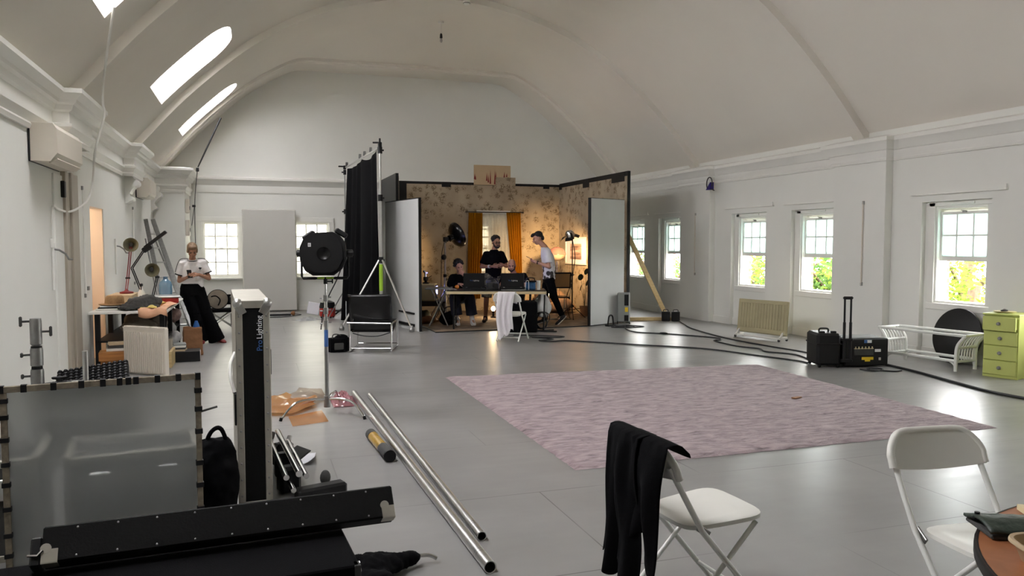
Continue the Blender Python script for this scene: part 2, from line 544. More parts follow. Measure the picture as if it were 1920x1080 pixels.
# ------------------------------------------------------------------ mesh building
class MB:
    def __init__(self):
        self.v = []
        self.f = []
        self.M = Matrix.Identity(4)

    def add(self, vs, fs, T=None):
        o = len(self.v)
        X = self.M @ T if T is not None else self.M
        self.v += [tuple(X @ Vector(p)) for p in vs]
        self.f += [tuple(i + o for i in f) for f in fs]
        return self

    def box(self, c, s, rz=0, rx=0, ry=0, bev=0.0):
        T = Matrix.Translation(c) @ Euler((rx, ry, rz)).to_matrix().to_4x4()
        x, y, z = s[0] / 2, s[1] / 2, s[2] / 2
        if bev <= 0:
            vs = [(-x, -y, -z), (x, -y, -z), (x, y, -z), (-x, y, -z), (-x, -y, z), (x, -y, z), (x, y, z), (-x, y, z)]
            fs = [(0, 3, 2, 1), (4, 5, 6, 7), (0, 1, 5, 4), (1, 2, 6, 5), (2, 3, 7, 6), (3, 0, 4, 7)]
            return self.add(vs, fs, T)
        b = min(bev, x * 0.98, y * 0.98, z * 0.98)
        vs = []
        idx = {}
        for sx in (-1, 1):
            for sy in (-1, 1):
                for sz in (-1, 1):
                    for a in range(3):
                        p = [sx * (x - b), sy * (y - b), sz * (z - b)]
                        p[a] = (sx * x, sy * y, sz * z)[a]
                        idx[(sx, sy, sz, a)] = len(vs)
                        vs.append(tuple(p))
        fs = []
        for a in range(3):
            u, w = [(1, 2), (2, 0), (0, 1)][a]
            for sa in (-1, 1):
                q = []
                for su, sw in ((-1, -1), (1, -1), (1, 1), (-1, 1)):
                    k = [0, 0, 0]
                    k[a], k[u], k[w] = sa, su, sw
                    q.append(idx[(*k, a)])
                fs.append(tuple(q if sa > 0 else q[::-1]))
        for a in range(3):
            u, w = [(1, 2), (2, 0), (0, 1)][a]
            for su in (-1, 1):
                for sw in (-1, 1):
                    q = []
                    for sa, ax in ((-1, u), (1, u), (1, w), (-1, w)):
                        k = [0, 0, 0]
                        k[a], k[u], k[w] = sa, su, sw
                        q.append(idx[(*k, ax)])
                    fs.append(tuple(q if su * sw > 0 else q[::-1]))
        for sx in (-1, 1):
            for sy in (-1, 1):
                for sz in (-1, 1):
                    q = [idx[(sx, sy, sz, a)] for a in range(3)]
                    fs.append(tuple(q if sx * sy * sz > 0 else q[::-1]))
        return self.add(vs, fs, T)

    def bb(self, a, b, bev=0.0):
        c = [(a[i] + b[i]) / 2 for i in range(3)]
        s = [abs(b[i] - a[i]) for i in range(3)]
        return self.box(c, s, bev=bev)

    def beam(self, p, q, w, h, bev=0.0, up=(0, 0, 1)):
        """rectangular bar from p to q, w across, h along up"""
        p, q = Vector(p), Vector(q)
        d = q - p
        L = d.length
        d.normalize()
        u = Vector(up)
        s = d.cross(u)
        if s.length < 1e-4:
            s = d.cross(Vector((0, 1, 0)))
        s.normalize()
        u = s.cross(d)
        T = Matrix((s, d, u)).transposed().to_4x4()
        T.translation = (p + q) / 2
        k = MB()
        k.box((0, 0, 0), (w, L, h), bev=bev)
        return self.add(k.v, k.f, T)

    def tube(self, pts, r, n=8, closed=False, cap=True):
        pts = [Vector(p) for p in pts]
        m = len(pts)
        rs = list(r) if hasattr(r, '__len__') else [r] * m
        vs, fs = [], []
        prev = None
        for i, p in enumerate(pts):
            if closed:
                d = pts[(i + 1) % m] - pts[i - 1]
            else:
                d = pts[min(i + 1, m - 1)] - pts[max(i - 1, 0)]
            if d.length < 1e-9:
                d = Vector((0, 0, 1))
            d.normalize()
            if prev is None:
                a = Vector((0, 0, 1)) if abs(d.z) < 0.9 else Vector((1, 0, 0))
                s = d.cross(a).normalized()
            else:
                s = prev - d * prev.dot(d)
                if s.length < 1e-6:
                    s = d.cross(Vector((0.3, 0.5, 0.8)))
                s.normalize()
            prev = s
            u = d.cross(s)
            for k in range(n):
                a = 2 * PI * k / n
                vs.append(p + (s * math.cos(a) + u * math.sin(a)) * rs[i])
        cnt = m if closed else m - 1
        for i in range(cnt):
            j = (i + 1) % m
            for k in range(n):
                k2 = (k + 1) % n
                fs.append((i * n + k, i * n + k2, j * n + k2, j * n + k))
        if cap and not closed:
            fs.append(tuple(range(n))[::-1])
            fs.append(tuple((m - 1) * n + k for k in range(n)))
        return self.add(vs, fs)

    def cyl(self, p, q, r, r2=None, n=16, cap=True):
        return self.tube([p, q], [r, r if r2 is None else r2], n, cap=cap)

    def lathe(self, prof, n=24, T=None, cap=True):
        vs, fs = [], []
        m = len(prof)
        for r, z in prof:
            for k in range(n):
                a = 2 * PI * k / n
                vs.append((r * math.cos(a), r * math.sin(a), z))
        for i in range(m - 1):
            for k in range(n):
                k2 = (k + 1) % n
                fs.append((i * n + k, i * n + k2, (i + 1) * n + k2, (i + 1) * n + k))
        if cap and prof[0][0] > 1e-5:
            fs.append(tuple(range(n))[::-1])
        if cap and prof[-1][0] > 1e-5:
            fs.append(tuple((m - 1) * n + k for k in range(n)))
        return self.add(vs, fs, T)

    def ell(self, c, r, n=16, m=10, T=None):
        if not hasattr(r, '__len__'):
            r = (r, r, r)
        X = Matrix.Translation(c)
        if T is not None:
            X = X @ T
        vs = [(0, 0, -r[2])]
        for i in range(1, m):
            t = -PI / 2 + PI * i / m
            for k in range(n):
                a = 2 * PI * k / n
                vs.append((r[0] * math.cos(t) * math.cos(a), r[1] * math.cos(t) * math.sin(a), r[2] * math.sin(t)))
        vs.append((0, 0, r[2]))
        fs = []
        for k in range(n):
            fs.append((0, 1 + (k + 1) % n, 1 + k))
        for i in range(m - 2):
            for k in range(n):
                k2 = (k + 1) % n
                a = 1 + i * n
                fs.append((a + k, a + k2, a + n + k2, a + n + k))
        a = 1 + (m - 2) * n
        for k in range(n):
            fs.append((a + k, a + (k + 1) % n, len(vs) - 1))
        return self.add(vs, fs, X)

    def rcone(self, p, q, r1, r2, n=14):
        """closed tapered capsule"""
        p, q = Vector(p), Vector(q)
        d = (q - p)
        L = d.length
        d.normalize() if L > 1e-6 else None
        if L < 1e-6:
            return self.ell(p, r1, n)
        pts, rs = [], []
        for i in range(5):
            a = -PI / 2 + PI / 2 * i / 4
            pts.append(p + d * (r1 * math.sin(a)))
            rs.append(max(r1 * math.cos(a), r1 * 0.06))
        for i in range(5):
            a = PI / 2 * i / 4
            pts.append(q + d * (r2 * math.sin(a)))
            rs.append(max(r2 * math.cos(a), r2 * 0.06))
        return self.tube(pts, rs, n)

    def loft(self, rings, n=20):
        """rings: (centre, rx, ry[, rotz]) horizontal ellipses stacked upward"""
        vs, fs = [], []
        for r in rings:
            c, rx, ry = Vector(r[0]), r[1], r[2]
            w = r[3] if len(r) > 3 else 0
            for k in range(n):
                a = 2 * PI * k / n
                x, y = rx * math.cos(a), ry * math.sin(a)
                vs.append(c + Vector((x * math.cos(w) - y * math.sin(w), x * math.sin(w) + y * math.cos(w), 0)))
        m = len(rings)
        for i in range(m - 1):
            for k in range(n):
                k2 = (k + 1) % n
                fs.append((i * n + k, i * n + k2, (i + 1) * n + k2, (i + 1) * n + k))
        fs.append(tuple(range(n))[::-1])
        fs.append(tuple((m - 1) * n + k for k in range(n)))
        return self.add(vs, fs)

    def prism(self, poly, z0, z1, T=None):
        n = len(poly)
        vs = [(x, y, z0) for x, y in poly] + [(x, y, z1) for x, y in poly]
        fs = [tuple(range(n))[::-1], tuple(range(n, 2 * n))]
        for k in range(n):
            k2 = (k + 1) % n
            fs.append((k, k2, n + k2, n + k))
        return self.add(vs, fs, T)

    def grid(self, fn, nu, nv):
        vs = [tuple(fn(i / nu, j / nv)) for j in range(nv + 1) for i in range(nu + 1)]
        fs = []
        for j in range(nv):
            for i in range(nu):
                a = j * (nu + 1) + i
                fs.append((a, a + 1, a + nu + 2, a + nu + 1))
        return self.add(vs, fs)

    def build(self, name, material, parent=None, loc=None, rz=0, sharp=38, solid=0.0, subsurf=0):
        me = bpy.data.meshes.new(name)
        me.from_pydata(self.v, [], self.f)
        me.validate()
        me.update()
        me.polygons.foreach_set('use_smooth', [True] * len(me.polygons))
        me.set_sharp_from_angle(angle=R(sharp))
        me.materials.append(material)
        o = bpy.data.objects.new(name, me)
        C.objects.link(o)
        if parent is not None:
            o.parent = parent
        if loc is not None:
            o.location = loc
        o.rotation_euler = (0, 0, rz)
        if solid:
            md = o.modifiers.new('thickness', 'SOLIDIFY')
            md.thickness = solid
            md.offset = 0
        if subsurf:
            md = o.modifiers.new('smooth', 'SUBSURF')
            md.levels = md.render_levels = subsurf
        return o


def tag(o, label=None, cat=None, group=None, kind=None):
    if label:
        o['label'] = label
    if cat:
        o['category'] = cat
    if group:
        o['group'] = group
    if kind:
        o['kind'] = kind
    return o


def thing(name, label, cat, loc=(0, 0, 0), rz=0, group=None):
    o = bpy.data.objects.new(name, None)
    o.empty_display_size = 0.1
    C.objects.link(o)
    o.location = loc
    o.rotation_euler = (0, 0, rz)
    return tag(o, label, cat, group)


def struct(o):
    o['kind'] = 'structure'
    return o


def dup(o, loc=None, rz=None, label=None, group=None, parent=None):
    c = o.copy()
    C.objects.link(c)
    if parent is not None:
        c.parent = parent
    for ch in list(o.children):
        dup(ch, parent=c)
    if loc is not None:
        c.location = loc
    if rz is not None:
        c.rotation_euler = (0, 0, rz)
    if label:
        c['label'] = label
    if group:
        c['group'] = group
    return c


def baked(o, name):
    """replace an object's modifiers by their result"""
    bpy.context.view_layer.update()
    dg = bpy.context.evaluated_depsgraph_get()
    me = bpy.data.meshes.new_from_object(o.evaluated_get(dg))
    o.modifiers.clear()
    old = o.data
    o.data = me
    bpy.data.meshes.remove(old)
    me.name = name
    return o


def blob(mb, name, material, parent=None, loc=None, rz=0, voxel=0.012, smooth=4, sharp=60, wrinkle=0.0, freq=12.0):
    """fuse the closed shapes of mb into one continuous skin"""
    o = mb.build(name, material, parent, loc, rz, sharp=180)
    md = o.modifiers.new('fuse', 'REMESH')
    md.mode = 'VOXEL'
    md.voxel_size = voxel
    if smooth:
        ms = o.modifiers.new('relax', 'SMOOTH')
        ms.factor = 0.5
        ms.iterations = smooth
    baked(o, name)
    me = o.data
    me.polygons.foreach_set('use_smooth', [True] * len(me.polygons))
    if len(me.materials) == 0:
        me.materials.append(material)
    if wrinkle:
        ns = [v.normal.copy() for v in me.vertices]
        for v, n in zip(me.vertices, ns):
            p = v.co * freq
            w = nz3(p.x, p.y, p.z * 0.7) + 0.5 * nz3(p.x * 2.3 + 7, p.y * 2.3, p.z * 1.5)
            w = (0.45 - abs(w)) * 1.4
            v.co += n * (w * wrinkle)
            if v.co.z < 0 and parent is None:
                v.co.z = 0.0
        me.update()
    return o


def text(body, size, material, T, parent=None, name='lettering', depth=0.0008, align='LEFT'):
    cu = bpy.data.curves.new(name, 'FONT')
    cu.body = body
    cu.size = size
    cu.extrude = depth
    cu.align_x = align
    o = bpy.data.objects.new(name, cu)
    C.objects.link(o)
    bpy.context.view_layer.update()
    dg = bpy.context.evaluated_depsgraph_get()
    me = bpy.data.meshes.new_from_object(o.evaluated_get(dg))
    bpy.data.objects.remove(o)
    bpy.data.curves.remove(cu)
    me.transform(T)
    me.materials.clear()
    me.materials.append(material)
    o = bpy.data.objects.new(name, me)
    C.objects.link(o)
    if parent is not None:
        o.parent = parent
    return o


def arc(c, r, a0, a1, n=8, ax='xz'):
    out = []
    for i in range(n + 1):
        a = a0 + (a1 - a0) * i / n
        p = [c[0], c[1], c[2]]
        p['xyz'.index(ax[0])] += r * math.cos(a)
        p['xyz'.index(ax[1])] += r * math.sin(a)
        out.append(tuple(p))
    return out


def bez(p0, p1, p2, p3, n=10):
    p0, p1, p2, p3 = map(Vector, (p0, p1, p2, p3))
    out = []
    for i in range(n + 1):
        t = i / n
        out.append(p0 * (1 - t) ** 3 + p1 * 3 * t * (1 - t) ** 2 + p2 * 3 * t * t * (1 - t) + p3 * t ** 3)
    return out


def spline(pts, k=6):
    """Catmull-Rom through pts"""
    P = [Vector(p) for p in pts]
    out = []
    for i in range(len(P) - 1):
        a = P[max(i - 1, 0)]
        b, c = P[i], P[i + 1]
        d = P[min(i + 2, len(P) - 1)]
        for j in range(k):
            t = j / k
            out.append(0.5 * ((2 * b) + (c - a) * t + (2 * a - 5 * b + 4 * c - d) * t * t + (3 * b - a - 3 * c + d) * t ** 3))
    out.append(P[-1])
    return out


def nz3(x, y, z=0.0):
    return mnoise.noise(Vector((x, y, z)))

# ================================================================== the room
XC = 3.57
_prof = [(0, 6.21), (0.6, 6.17), (1.2, 6.07), (2.0, 5.86), (2.75, 5.55), (3.47, 5.12), (4.05, 4.66), (4.75, 4.0), (5.37, 3.3), (5.75, 2.87)]
_half = [(p.x, p.y) for p in spline([(a, b, 0) for a, b in _prof], 5)]


def vz(d):
    d = abs(d)
    for (a, za), (b, zb) in zip(_half, _half[1:]):
        if d <= b:
            return za + (zb - za) * (d - a) / max(b - a, 1e-9) + 0.1
    return _half[-1][1] + 0.1


Y_ARCH = 18.05


def hipz(y):
    return 5.75 + max(0.0, Y_ARCH - y) * 0.24


def ceil_z(x, y):
    a, b = vz(x - XC), hipz(y)
    k = 0.12
    h = max(k - abs(a - b), 0.0) / k
    return min(a, b) - h * h * k * 0.25


# floor
m = MB()
m.bb((-3.7, -6.2, -0.12), (9.6, 19.6, 0.0))
struct(m.build('floor', M['floor']))

# vault, a solid shell with the skylight slots cut through it
NU, NV = 96, 104
xs = [XC + (i / NU * 2 - 1) * 5.72 for i in range(NU + 1)]
ys = [-6.1 + j / NV * (19.5 + 6.1) for j in range(NV + 1)]
m = MB()
for off in (0.0, 0.24):
    m.v += [(x, y, ceil_z(x, y) + off) for y in ys for x in xs]
n1 = NU + 1
o2 = (NU + 1) * (NV + 1)
for j in range(NV):
    for i in range(NU):
        a = j * n1 + i
        m.f.append((a, a + n1, a + n1 + 1, a + 1))
        m.f.append((o2 + a, o2 + a + 1, o2 + a + n1 + 1, o2 + a + n1))
for j in range(NV):
    a, b = j * n1, j * n1 + NU
    m.f.append((a, o2 + a, o2 + a + n1, a + n1))
    m.f.append((b, b + n1, o2 + b + n1, o2 + b))
for i in range(NU):
    a, b = i, NV * n1 + i
    m.f.append((a, a + 1, o2 + a + 1, o2 + a))
    m.f.append((b, o2 + b, o2 + b + 1, b + 1))
ceiling = m.build('ceiling', M['ceil'], sharp=50)
SLOTS = [(2.6, 4.05), (5.35, 6.5), (7.35, 8.8), (12.42, 13.9), (16.88, 17.82)]  # first two are out of view, the second added to brighten the right wall
c_ = MB()
SX0, SX1 = -1.38, -0.27
for y0, y1 in SLOTS:
    rr = 0.34
    hw = min(0.5, (y1 - y0) / 2 - 0.03)
    poly = [(SX0, y0), (SX1 - rr, y0)] + [(SX1 - rr + rr * math.sin(a), y0 + hw - hw * math.cos(a)) for a in [PI / 2 * k / 6 for k in range(1, 7)]]
    poly += [(SX1 - rr + rr * math.sin(a), y1 - hw - hw * math.cos(a)) for a in [PI / 2 + PI / 2 * k / 6 for k in range(0, 6)]] + [(SX1 - rr, y1), (SX0, y1)]
    c_.prism(poly, 3.2, 6.6)
cut = c_.build('cutter', M['ceil'])
bm_ = ceiling.modifiers.new('slots', 'BOOLEAN')
bm_.object = cut
bm_.operation = 'DIFFERENCE'
bm_.solver = 'EXACT'
baked(ceiling, 'ceiling')
bpy.data.objects.remove(cut)
me = ceiling.data
me.polygons.foreach_set('use_smooth', [True] * len(me.polygons))
me.set_sharp_from_angle(angle=R(30))
struct(ceiling)

# glazing of each skylight, lying on the outer skin
for k, (y0, y1) in enumerate(SLOTS):
    sk = thing('window_%d' % (k + 20), None, None, (0, 0, 0))
    struct(sk)
    m = MB()
    m.grid(lambda u, v: (SX0 - 0.05 + u * (SX1 - SX0 + 0.1), y0 - 0.05 + v * (y1 - y0 + 0.1), vz(SX0 - 0.05 + u * (SX1 - SX0 + 0.1) - XC) + 0.262), 8, 3)
    m.build('pane', M['skyglass'], sk, solid=0.01)
    m = MB()
    for y in (y0 - 0.06, y1 + 0.06):
        m.tube([(x, y, vz(x - XC) + 0.27) for x in [SX0 - 0.08 + i / 6 * (SX1 - SX0 + 0.16) for i in range(7)]], 0.03, 6)
    m.build('window_frame', M['trim'], sk)


# ribs across the vault
def rib(y, w, h, name, full=True):
    pts = []
    nn = 72
    for i in range(nn + 1):
        d = -5.62 + 11.24 * i / nn
        z = vz(d) - 0.0
        if z < 3.0:
            continue
        e = 0.02
        t = Vector((2 * e, 0, vz(d + e) - vz(d - e))).normalized()
        nrm = Vector((t.z, 0, -t.x))
        pts.append((Vector((XC + d, 0, z)), nrm))
    mm = MB()
    vs = []
    for p, nr in pts:
        a = p + nr * h
        b = p - nr * 0.05
        for (q, yy) in ((b, y - w / 2), (a, y - w / 2 + 0.015), (a, y + w / 2 - 0.015), (b, y + w / 2)):
            vs.append((q.x, yy, q.z))
    fs = []
    for i in range(len(pts) - 1):
        for k in range(4):
            k2 = (k + 1) % 4
            fs.append((i * 4 + k, i * 4 + k2, i * 4 + 4 + k2, i * 4 + 4 + k))
    fs += [(0, 3, 2, 1), tuple((len(pts) - 1) * 4 + k for k in range(4))]
    mm.add(vs, fs)
    return struct(mm.build(name, M['ceil'], sharp=30))


for k, y in enumerate((14.5, 9.74, 5.0, 0.25)):
    rib(y, 0.26, 0.11, 'trim_%d' % (k + 1))


# arch moulding where the hipped end meets the back bay: curved flanks and a level tie
def arch_end():
    pts = []
    for i in range(41):
        d = -5.6 + 11.2 * i / 40
        pts.append((XC + d, min(vz(d), 5.77)))
    mm = MB()
    vs = []
    for x, z in pts:
        d = x - XC
        nx = -d / 5.6 * 0.8 if z < 5.74 else 0
        nzv = -1 if z > 5.74 else -0.6
        for (o_, yy) in ((0.0, Y_ARCH - 0.04), (0.07, Y_ARCH - 0.03), (0.07, Y_ARCH + 0.1), (0.1, Y_ARCH + 0.12), (0.1, Y_ARCH + 0.2), (0.0, Y_ARCH + 0.2)):
            vs.append((x + nx * o_, yy, z + nzv * o_))
    nn = 6
    fs = []
    for i in range(len(pts) - 1):
        for k in range(nn):
            k2 = (k + 1) % nn
            fs.append((i * nn + k, i * nn + k2, i * nn + nn + k2, i * nn + nn + k))
    mm.add(vs, fs)
    struct(mm.build('trim_9', M['ceil'], sharp=30))


arch_end()

# right wall: piers, window niches, openings
NICHE = [16.79, 14.99, 12.09, 10.29, 7.48, 5.68, 2.8, 1.0]
XW, XN, XB, XO = 9.02, 9.10, 9.26, 9.38
ZS, ZH, ZN = 0.79, 2.13, 2.2
m = MB()
mb_ = MB()
edges = sorted(NICHE)
prev = -6.2
for y in edges:
    m.bb((XW, prev, 0), (XB, y, ZN))
    a, b = y + 0.1, y + 0.93
    m.bb((XN, y, 0), (XB, y + 1.1, ZS))
    m.bb((XN, y, ZS), (XB, a, ZN))
    m.bb((XN, b, ZS), (XB, y + 1.1, ZN))
    m.bb((XN, a, ZH), (XB, b, ZN))
    mb_.bb((XB, prev, -0.2), (XO, a, 3.4))
    mb_.bb((XB, a, -0.2), (XO, b, ZS - 0.03))
    mb_.bb((XB, a, ZH), (XO, b, 3.4))
    prev = y + 1.1
    mb_.bb((XB, b, -0.2), (XO, prev, 3.4))
m.bb((XW, prev, 0), (XB, 19.6, ZN))
mb_.bb((XB, prev, -0.2), (XO, 19.6, 3.4))
m.bb((XW, -6.2, ZN), (XB, 19.6, 3.4))
struct(m.build('wall_right', M['wall']))
struct(mb_.build('wall_outside', M['brick']))
for k, (a, b) in enumerate(((-0.3, 0.8), (4.42, 5.5), (9.12, 10.2), (13.76, 14.9), (18.3, 19.4))):
    m = MB()
    m.bb((8.885, a, 0), (XW, b, 3.1), bev=0.006)
    struct(m.build('trim_%d' % (10 + k), M['wall']))

# left wall with the lit doorway
XL = -2.0
m = MB()
m.bb((XL - 0.15, -6.2, 0), (XL, 11.23, 3.4))
m.bb((XL - 0.15, 11.23, 2.1), (XL, 12.17, 3.4))
m.bb((XL - 0.15, 12.17, 0), (XL, 19.6, 3.4))
struct(m.build('wall_left', M['wall']))
m = MB()
m.bb((-3.7, 10.9, 0), (-3.6, 13.4, 2.6))
m.bb((-3.6, 13.3, 0), (-2.15, 13.4, 2.6))
m.bb((-3.6, 10.9, 0), (-2.15, 11.0, 2.6))
m.bb((-3.7, 10.9, 2.5), (-2.15, 13.4, 2.6))
m.bb((-2.16, 12.14, 0), (-2.01, 12.168, 2.1))
m.bb((-2.6, 12.168, 0), (-2.16, 12.4, 2.5))
struct(m.build('wall_passage', M['peach']))
la = bpy.data.lights.new('passage_lamp', 'POINT')
la.energy = 9
la.color = (1.0, 0.93, 0.85)
la.shadow_soft_size = 0.15
lo = bpy.data.objects.new('passage_lamp', la)
lo.location = (-2.85, 11.5, 2.2)
C.objects.link(lo)

# back wall with four sash windows
BW = [(-1.13, -0.30), (0.94, 1.77), (3.02, 3.85), (5.1, 5.93)]
YB = 19.35
m = MB()
prev = -2.1
for a, b in BW:
    m.bb((prev, YB, 0), (a, YB + 0.2, 3.2))
    m.bb((a, YB, 0), (b, YB + 0.2, 0.82))
    m.bb((a, YB, 2.13), (b, YB + 0.2, 3.2))
    prev = b
m.bb((prev, YB, 0), (9.3, YB + 0.2, 3.2))
m.bb((-2.1, YB, 3.2), (9.3, YB + 0.2, 6.7))
struct(m.build('wall_back', M['wall']))
m = MB()
m.bb((-2.15, -6.2, 0), (9.5, -6.0, 6.7))
struct(m.build('wall_front', M['wall']))
# corner pillar at the far left
m = MB()
m.bb((-2.0, 17.9, 0), (-1.38, YB, 3.0), bev=0.008)
struct(m.build('trim_20', M['wall']))


def sweep(path, prof, flip):
    """sweep an (offset, z) profile along a level polyline; offsets go to the left of travel unless flip"""
    P = [Vector((p[0], p[1])) for p in path]
    mm = MB()
    vs = []
    sgn = -1 if flip else 1
    for i, p in enumerate(P):
        d0 = (p - P[i - 1]).normalized() if i else None
        d1 = (P[i + 1] - p).normalized() if i < len(P) - 1 else None
        d0 = d0 or d1
        d1 = d1 or d0
        n0 = Vector((-d0.y, d0.x))
        n1_ = Vector((-d1.y, d1.x))
        nn = (n0 + n1_)
        nn = nn / max(nn.length_squared, 1e-6) * 2
        for o_, z in prof:
            q = p + nn * (o_ * sgn)
            vs.append((q.x, q.y, z))
    k = len(prof)
    fs = []
    for i in range(len(P) - 1):
        for j in range(k):
            j2 = (j + 1) % k
            fs.append((i * k + j, i * k + j2, i * k + k + j2, i * k + k + j))
    fs.append(tuple(range(k)))
    fs.append(tuple((len(P) - 1) * k + j for j in range(k))[::-1])
    mm.add(vs, fs)
    return mm


PL = [(0, 2.7), (0.025, 2.7), (0.04, 2.74), (0.03, 2.76), (0.05, 2.8), (0.075, 2.83), (0.075, 2.86), (0.05, 2.87), (0.05, 2.98), (0.08, 3.0), (0.1, 3.05), (0.13, 3.07), (0.14, 3.1), (0.18, 3.14), (0.2, 3.16), (0.2, 3.205), (0, 3.24)]
pl = [(XL, -6)]
for a, b in ((-0.3, 0.8), (4.4, 5.5), (9.2, 10.3), (13.8, 14.9)):
    pl += [(XL, a), (XL + 0.16, a), (XL + 0.16, b), (XL, b)]
pl += [(XL, 17.9), (-1.38, 17.9), (-1.38, YB)]
struct(sweep(pl, PL, True).build('trim_21', M['trim'], sharp=25))
PB = [(0, 2.8), (0.02, 2.8), (0.03, 2.83), (0.03, 2.97), (0.06, 3.0), (0.09, 3.05), (0.13, 3.08), (0.15, 3.1), (0.15, 3.14), (0, 3.18)]
struct(sweep([(-1.38, YB), (9.02, YB)], PB, True).build('trim_22', M['trim'], sharp=25))
PR = [(0, 2.84), (0.025, 2.84), (0.035, 2.87), (0.03, 2.89), (0.05, 2.94), (0.05, 2.99), (0.07, 3.0), (0.1, 3.06), (0.13, 3.1), (0.15, 3.12), (0.15, 3.175), (0, 3.22)]
pr = [(XW, -6)]
for a, b in ((-0.3, 0.8), (4.42, 5.5), (9.12, 10.2), (13.76, 14.9), (18.3, 19.3)):
    pr += [(XW, a), (8.885, a), (8.885, b), (XW, b)]
struct(sweep(pr, PR, False).build('trim_23', M['trim'], sharp=25))


# corbels under the cornice breaks
def corbel(x, y, face, n_):
    mm = MB()
    pf = [(0, 2.28), (0.05, 2.3), (0.1, 2.36), (0.07, 2.44), (0.1, 2.5), (0.17, 2.58), (0.17, 2.66), (0.13, 2.7), (0.15, 2.74), (0.15, 2.8), (0, 2.8)]
    vs = [(x + face * a, y + s * 0.17, z) for s in (-1, 1) for a, z in pf]
    k = len(pf)
    fs = [tuple(range(k)), tuple(range(k, 2 * k))[::-1]] + [(j, (j + 1) % k, k + (j + 1) % k, k + j) for j in range(k)]
    mm.add(vs, fs)
    mm.tube([(x + face * 0.15, y - 0.19, 2.62), (x + face * 0.15, y + 0.19, 2.62)], 0.06, 12)
    mm.tube([(x + face * 0.08, y - 0.18, 2.36), (x + face * 0.08, y + 0.18, 2.36)], 0.04, 12)
    return struct(mm.build('trim_%d' % n_, M['trim'], sharp=30))


corbel(XL, 14.35, 1, 30)
corbel(XL, 17.75, 1, 31)
corbel(XW, 18.0, -1, 32)

# skirting
m = MB()
prev = -6
for y in edges:
    m.bb((XW - 0.018, prev, 0), (XW, y, 0.14))
    m.bb((XN - 0.018, y, 0), (XN, y + 1.1, 0.14))
    prev = y + 1.1
m.bb((XW - 0.018, prev, 0), (XW, YB, 0.14))
struct(m.build('baseboard_right', M['trim']))
m = MB()
m.bb((XL, -6, 0), (XL + 0.018, 9.6, 0.14))
m.bb((XL, 12.2, 0), (XL + 0.018, 17.9, 0.14))
struct(m.build('baseboard_left', M['trim']))
m = MB()
m.bb((-1.38, YB - 0.018, 0), (XW, YB, 0.12))
struct(m.build('baseboard_back', M['trim']))


# ------------------------------------------------------------------ windows
def sash_window_right(k, yn):
    w = thing('window_%d' % k, None, None, (0, yn, 0))
    struct(w)
    a, b = 0.1, 0.93
    m = MB()       # outer box frame and inner bead
    for y0, y1, z0, z1 in ((a, a + 0.03, ZS, ZH), (b - 0.03, b, ZS, ZH), (a + 0.031, b - 0.031, ZH - 0.03, ZH), (a + 0.031, b - 0.031, ZS, ZS + 0.025)):
        m.bb((XN + 0.005, y0, z0), (XN + 0.2, y1, z1), bev=0.003)
    m.bb((XN - 0.022, a - 0.08, ZS - 0.1), (XN + 0.0, b + 0.12, ZS - 0.005), bev=0.006)
    m.bb((XN - 0.018, b, ZS - 0.01), (XN, b + 0.1, ZN - 0.015), bev=0.004)
    m.bb((XN - 0.018, a - 0.1, ZH + 0.005), (XN, b + 0.1, ZN - 0.002), bev=0.004)
    m.bb((XN - 0.035, a + 0.2, ZH + 0.02), (XN - 0.015, b - 0.2, ZH + 0.05), bev=0.004)
    m.build('window_frame', M['trim'], w)

    def sash(name, x, z0, z1, rows, top, bot):
        m = MB()
        y0, y1 = a + 0.026, b - 0.026
        m.bb((x, y0, z0), (x + 0.04, y0 + 0.035, z1))
        m.bb((x, y1 - 0.035, z0), (x + 0.04, y1, z1))
        m.bb((x + 0.001, y0 + 0.034, z0), (x + 0.039, y1 - 0.034, z0 + bot))
        m.bb((x + 0.001, y0 + 0.034, z1 - top), (x + 0.039, y1 - 0.034, z1))
        for q in (1, 2):
            y = y0 + (y1 - y0) * q / 3
            m.bb((x + 0.008, y - 0.011, z0 + bot), (x + 0.032, y + 0.011, z1 - top))
        for q in range(1, rows):
            z = z0 + bot + (z1 - top - z0 - bot) * q / rows
            m.bb((x + 0.01, y0 + 0.03, z - 0.011), (x + 0.03, y1 - 0.03, z + 0.011))
        s = m.build(name, M['trim'], w)
        return s, y0, y1

    s, y0, y1 = sash('upper_sash', XN + 0.115, 1.44, ZH - 0.03, 2, 0.045, 0.04)
    m = MB()
    m.bb((XN + 0.133, y0, 1.46), (XN + 0.137, y1, ZH - 0.04))
    m.build('pane', M['paneclear'], s)
    s, y0, y1 = sash('lower_sash', XN + 0.06, 1.375, 2.055, 2, 0.04, 0.065)
    m = MB()
    m.bb((XN + 0.078, y0, 1.4), (XN + 0.082, y1, 2.04))
    m.build('pane', M['sashfrost'], s)
    m = MB()
    m.box((XN + 0.05, (a + b) / 2, 2.05), (0.03, 0.06, 0.02), bev=0.004)
    m.tube([(XN + 0.05, (a + b) / 2 - 0.03, 2.06), (XN + 0.03, (a + b) / 2 + 0.04, 2.07)], 0.006, 6)
    m.build('sash_lock', M['alud'], s)


for k, y in enumerate(NICHE):
    sash_window_right(k + 1, y)
    # picture-rail ledge over each niche
    m = MB()
    m.bb((XW - 0.04, y - 0.22, 2.295), (XW, y + 1.28, 2.315), bev=0.003)
    m.bb((XW - 0.04, y - 0.22, 2.315), (XW - 0.025, y - 0.2, 2.37))
    struct(m.build('trim_%d' % (40 + k), M['trim']))


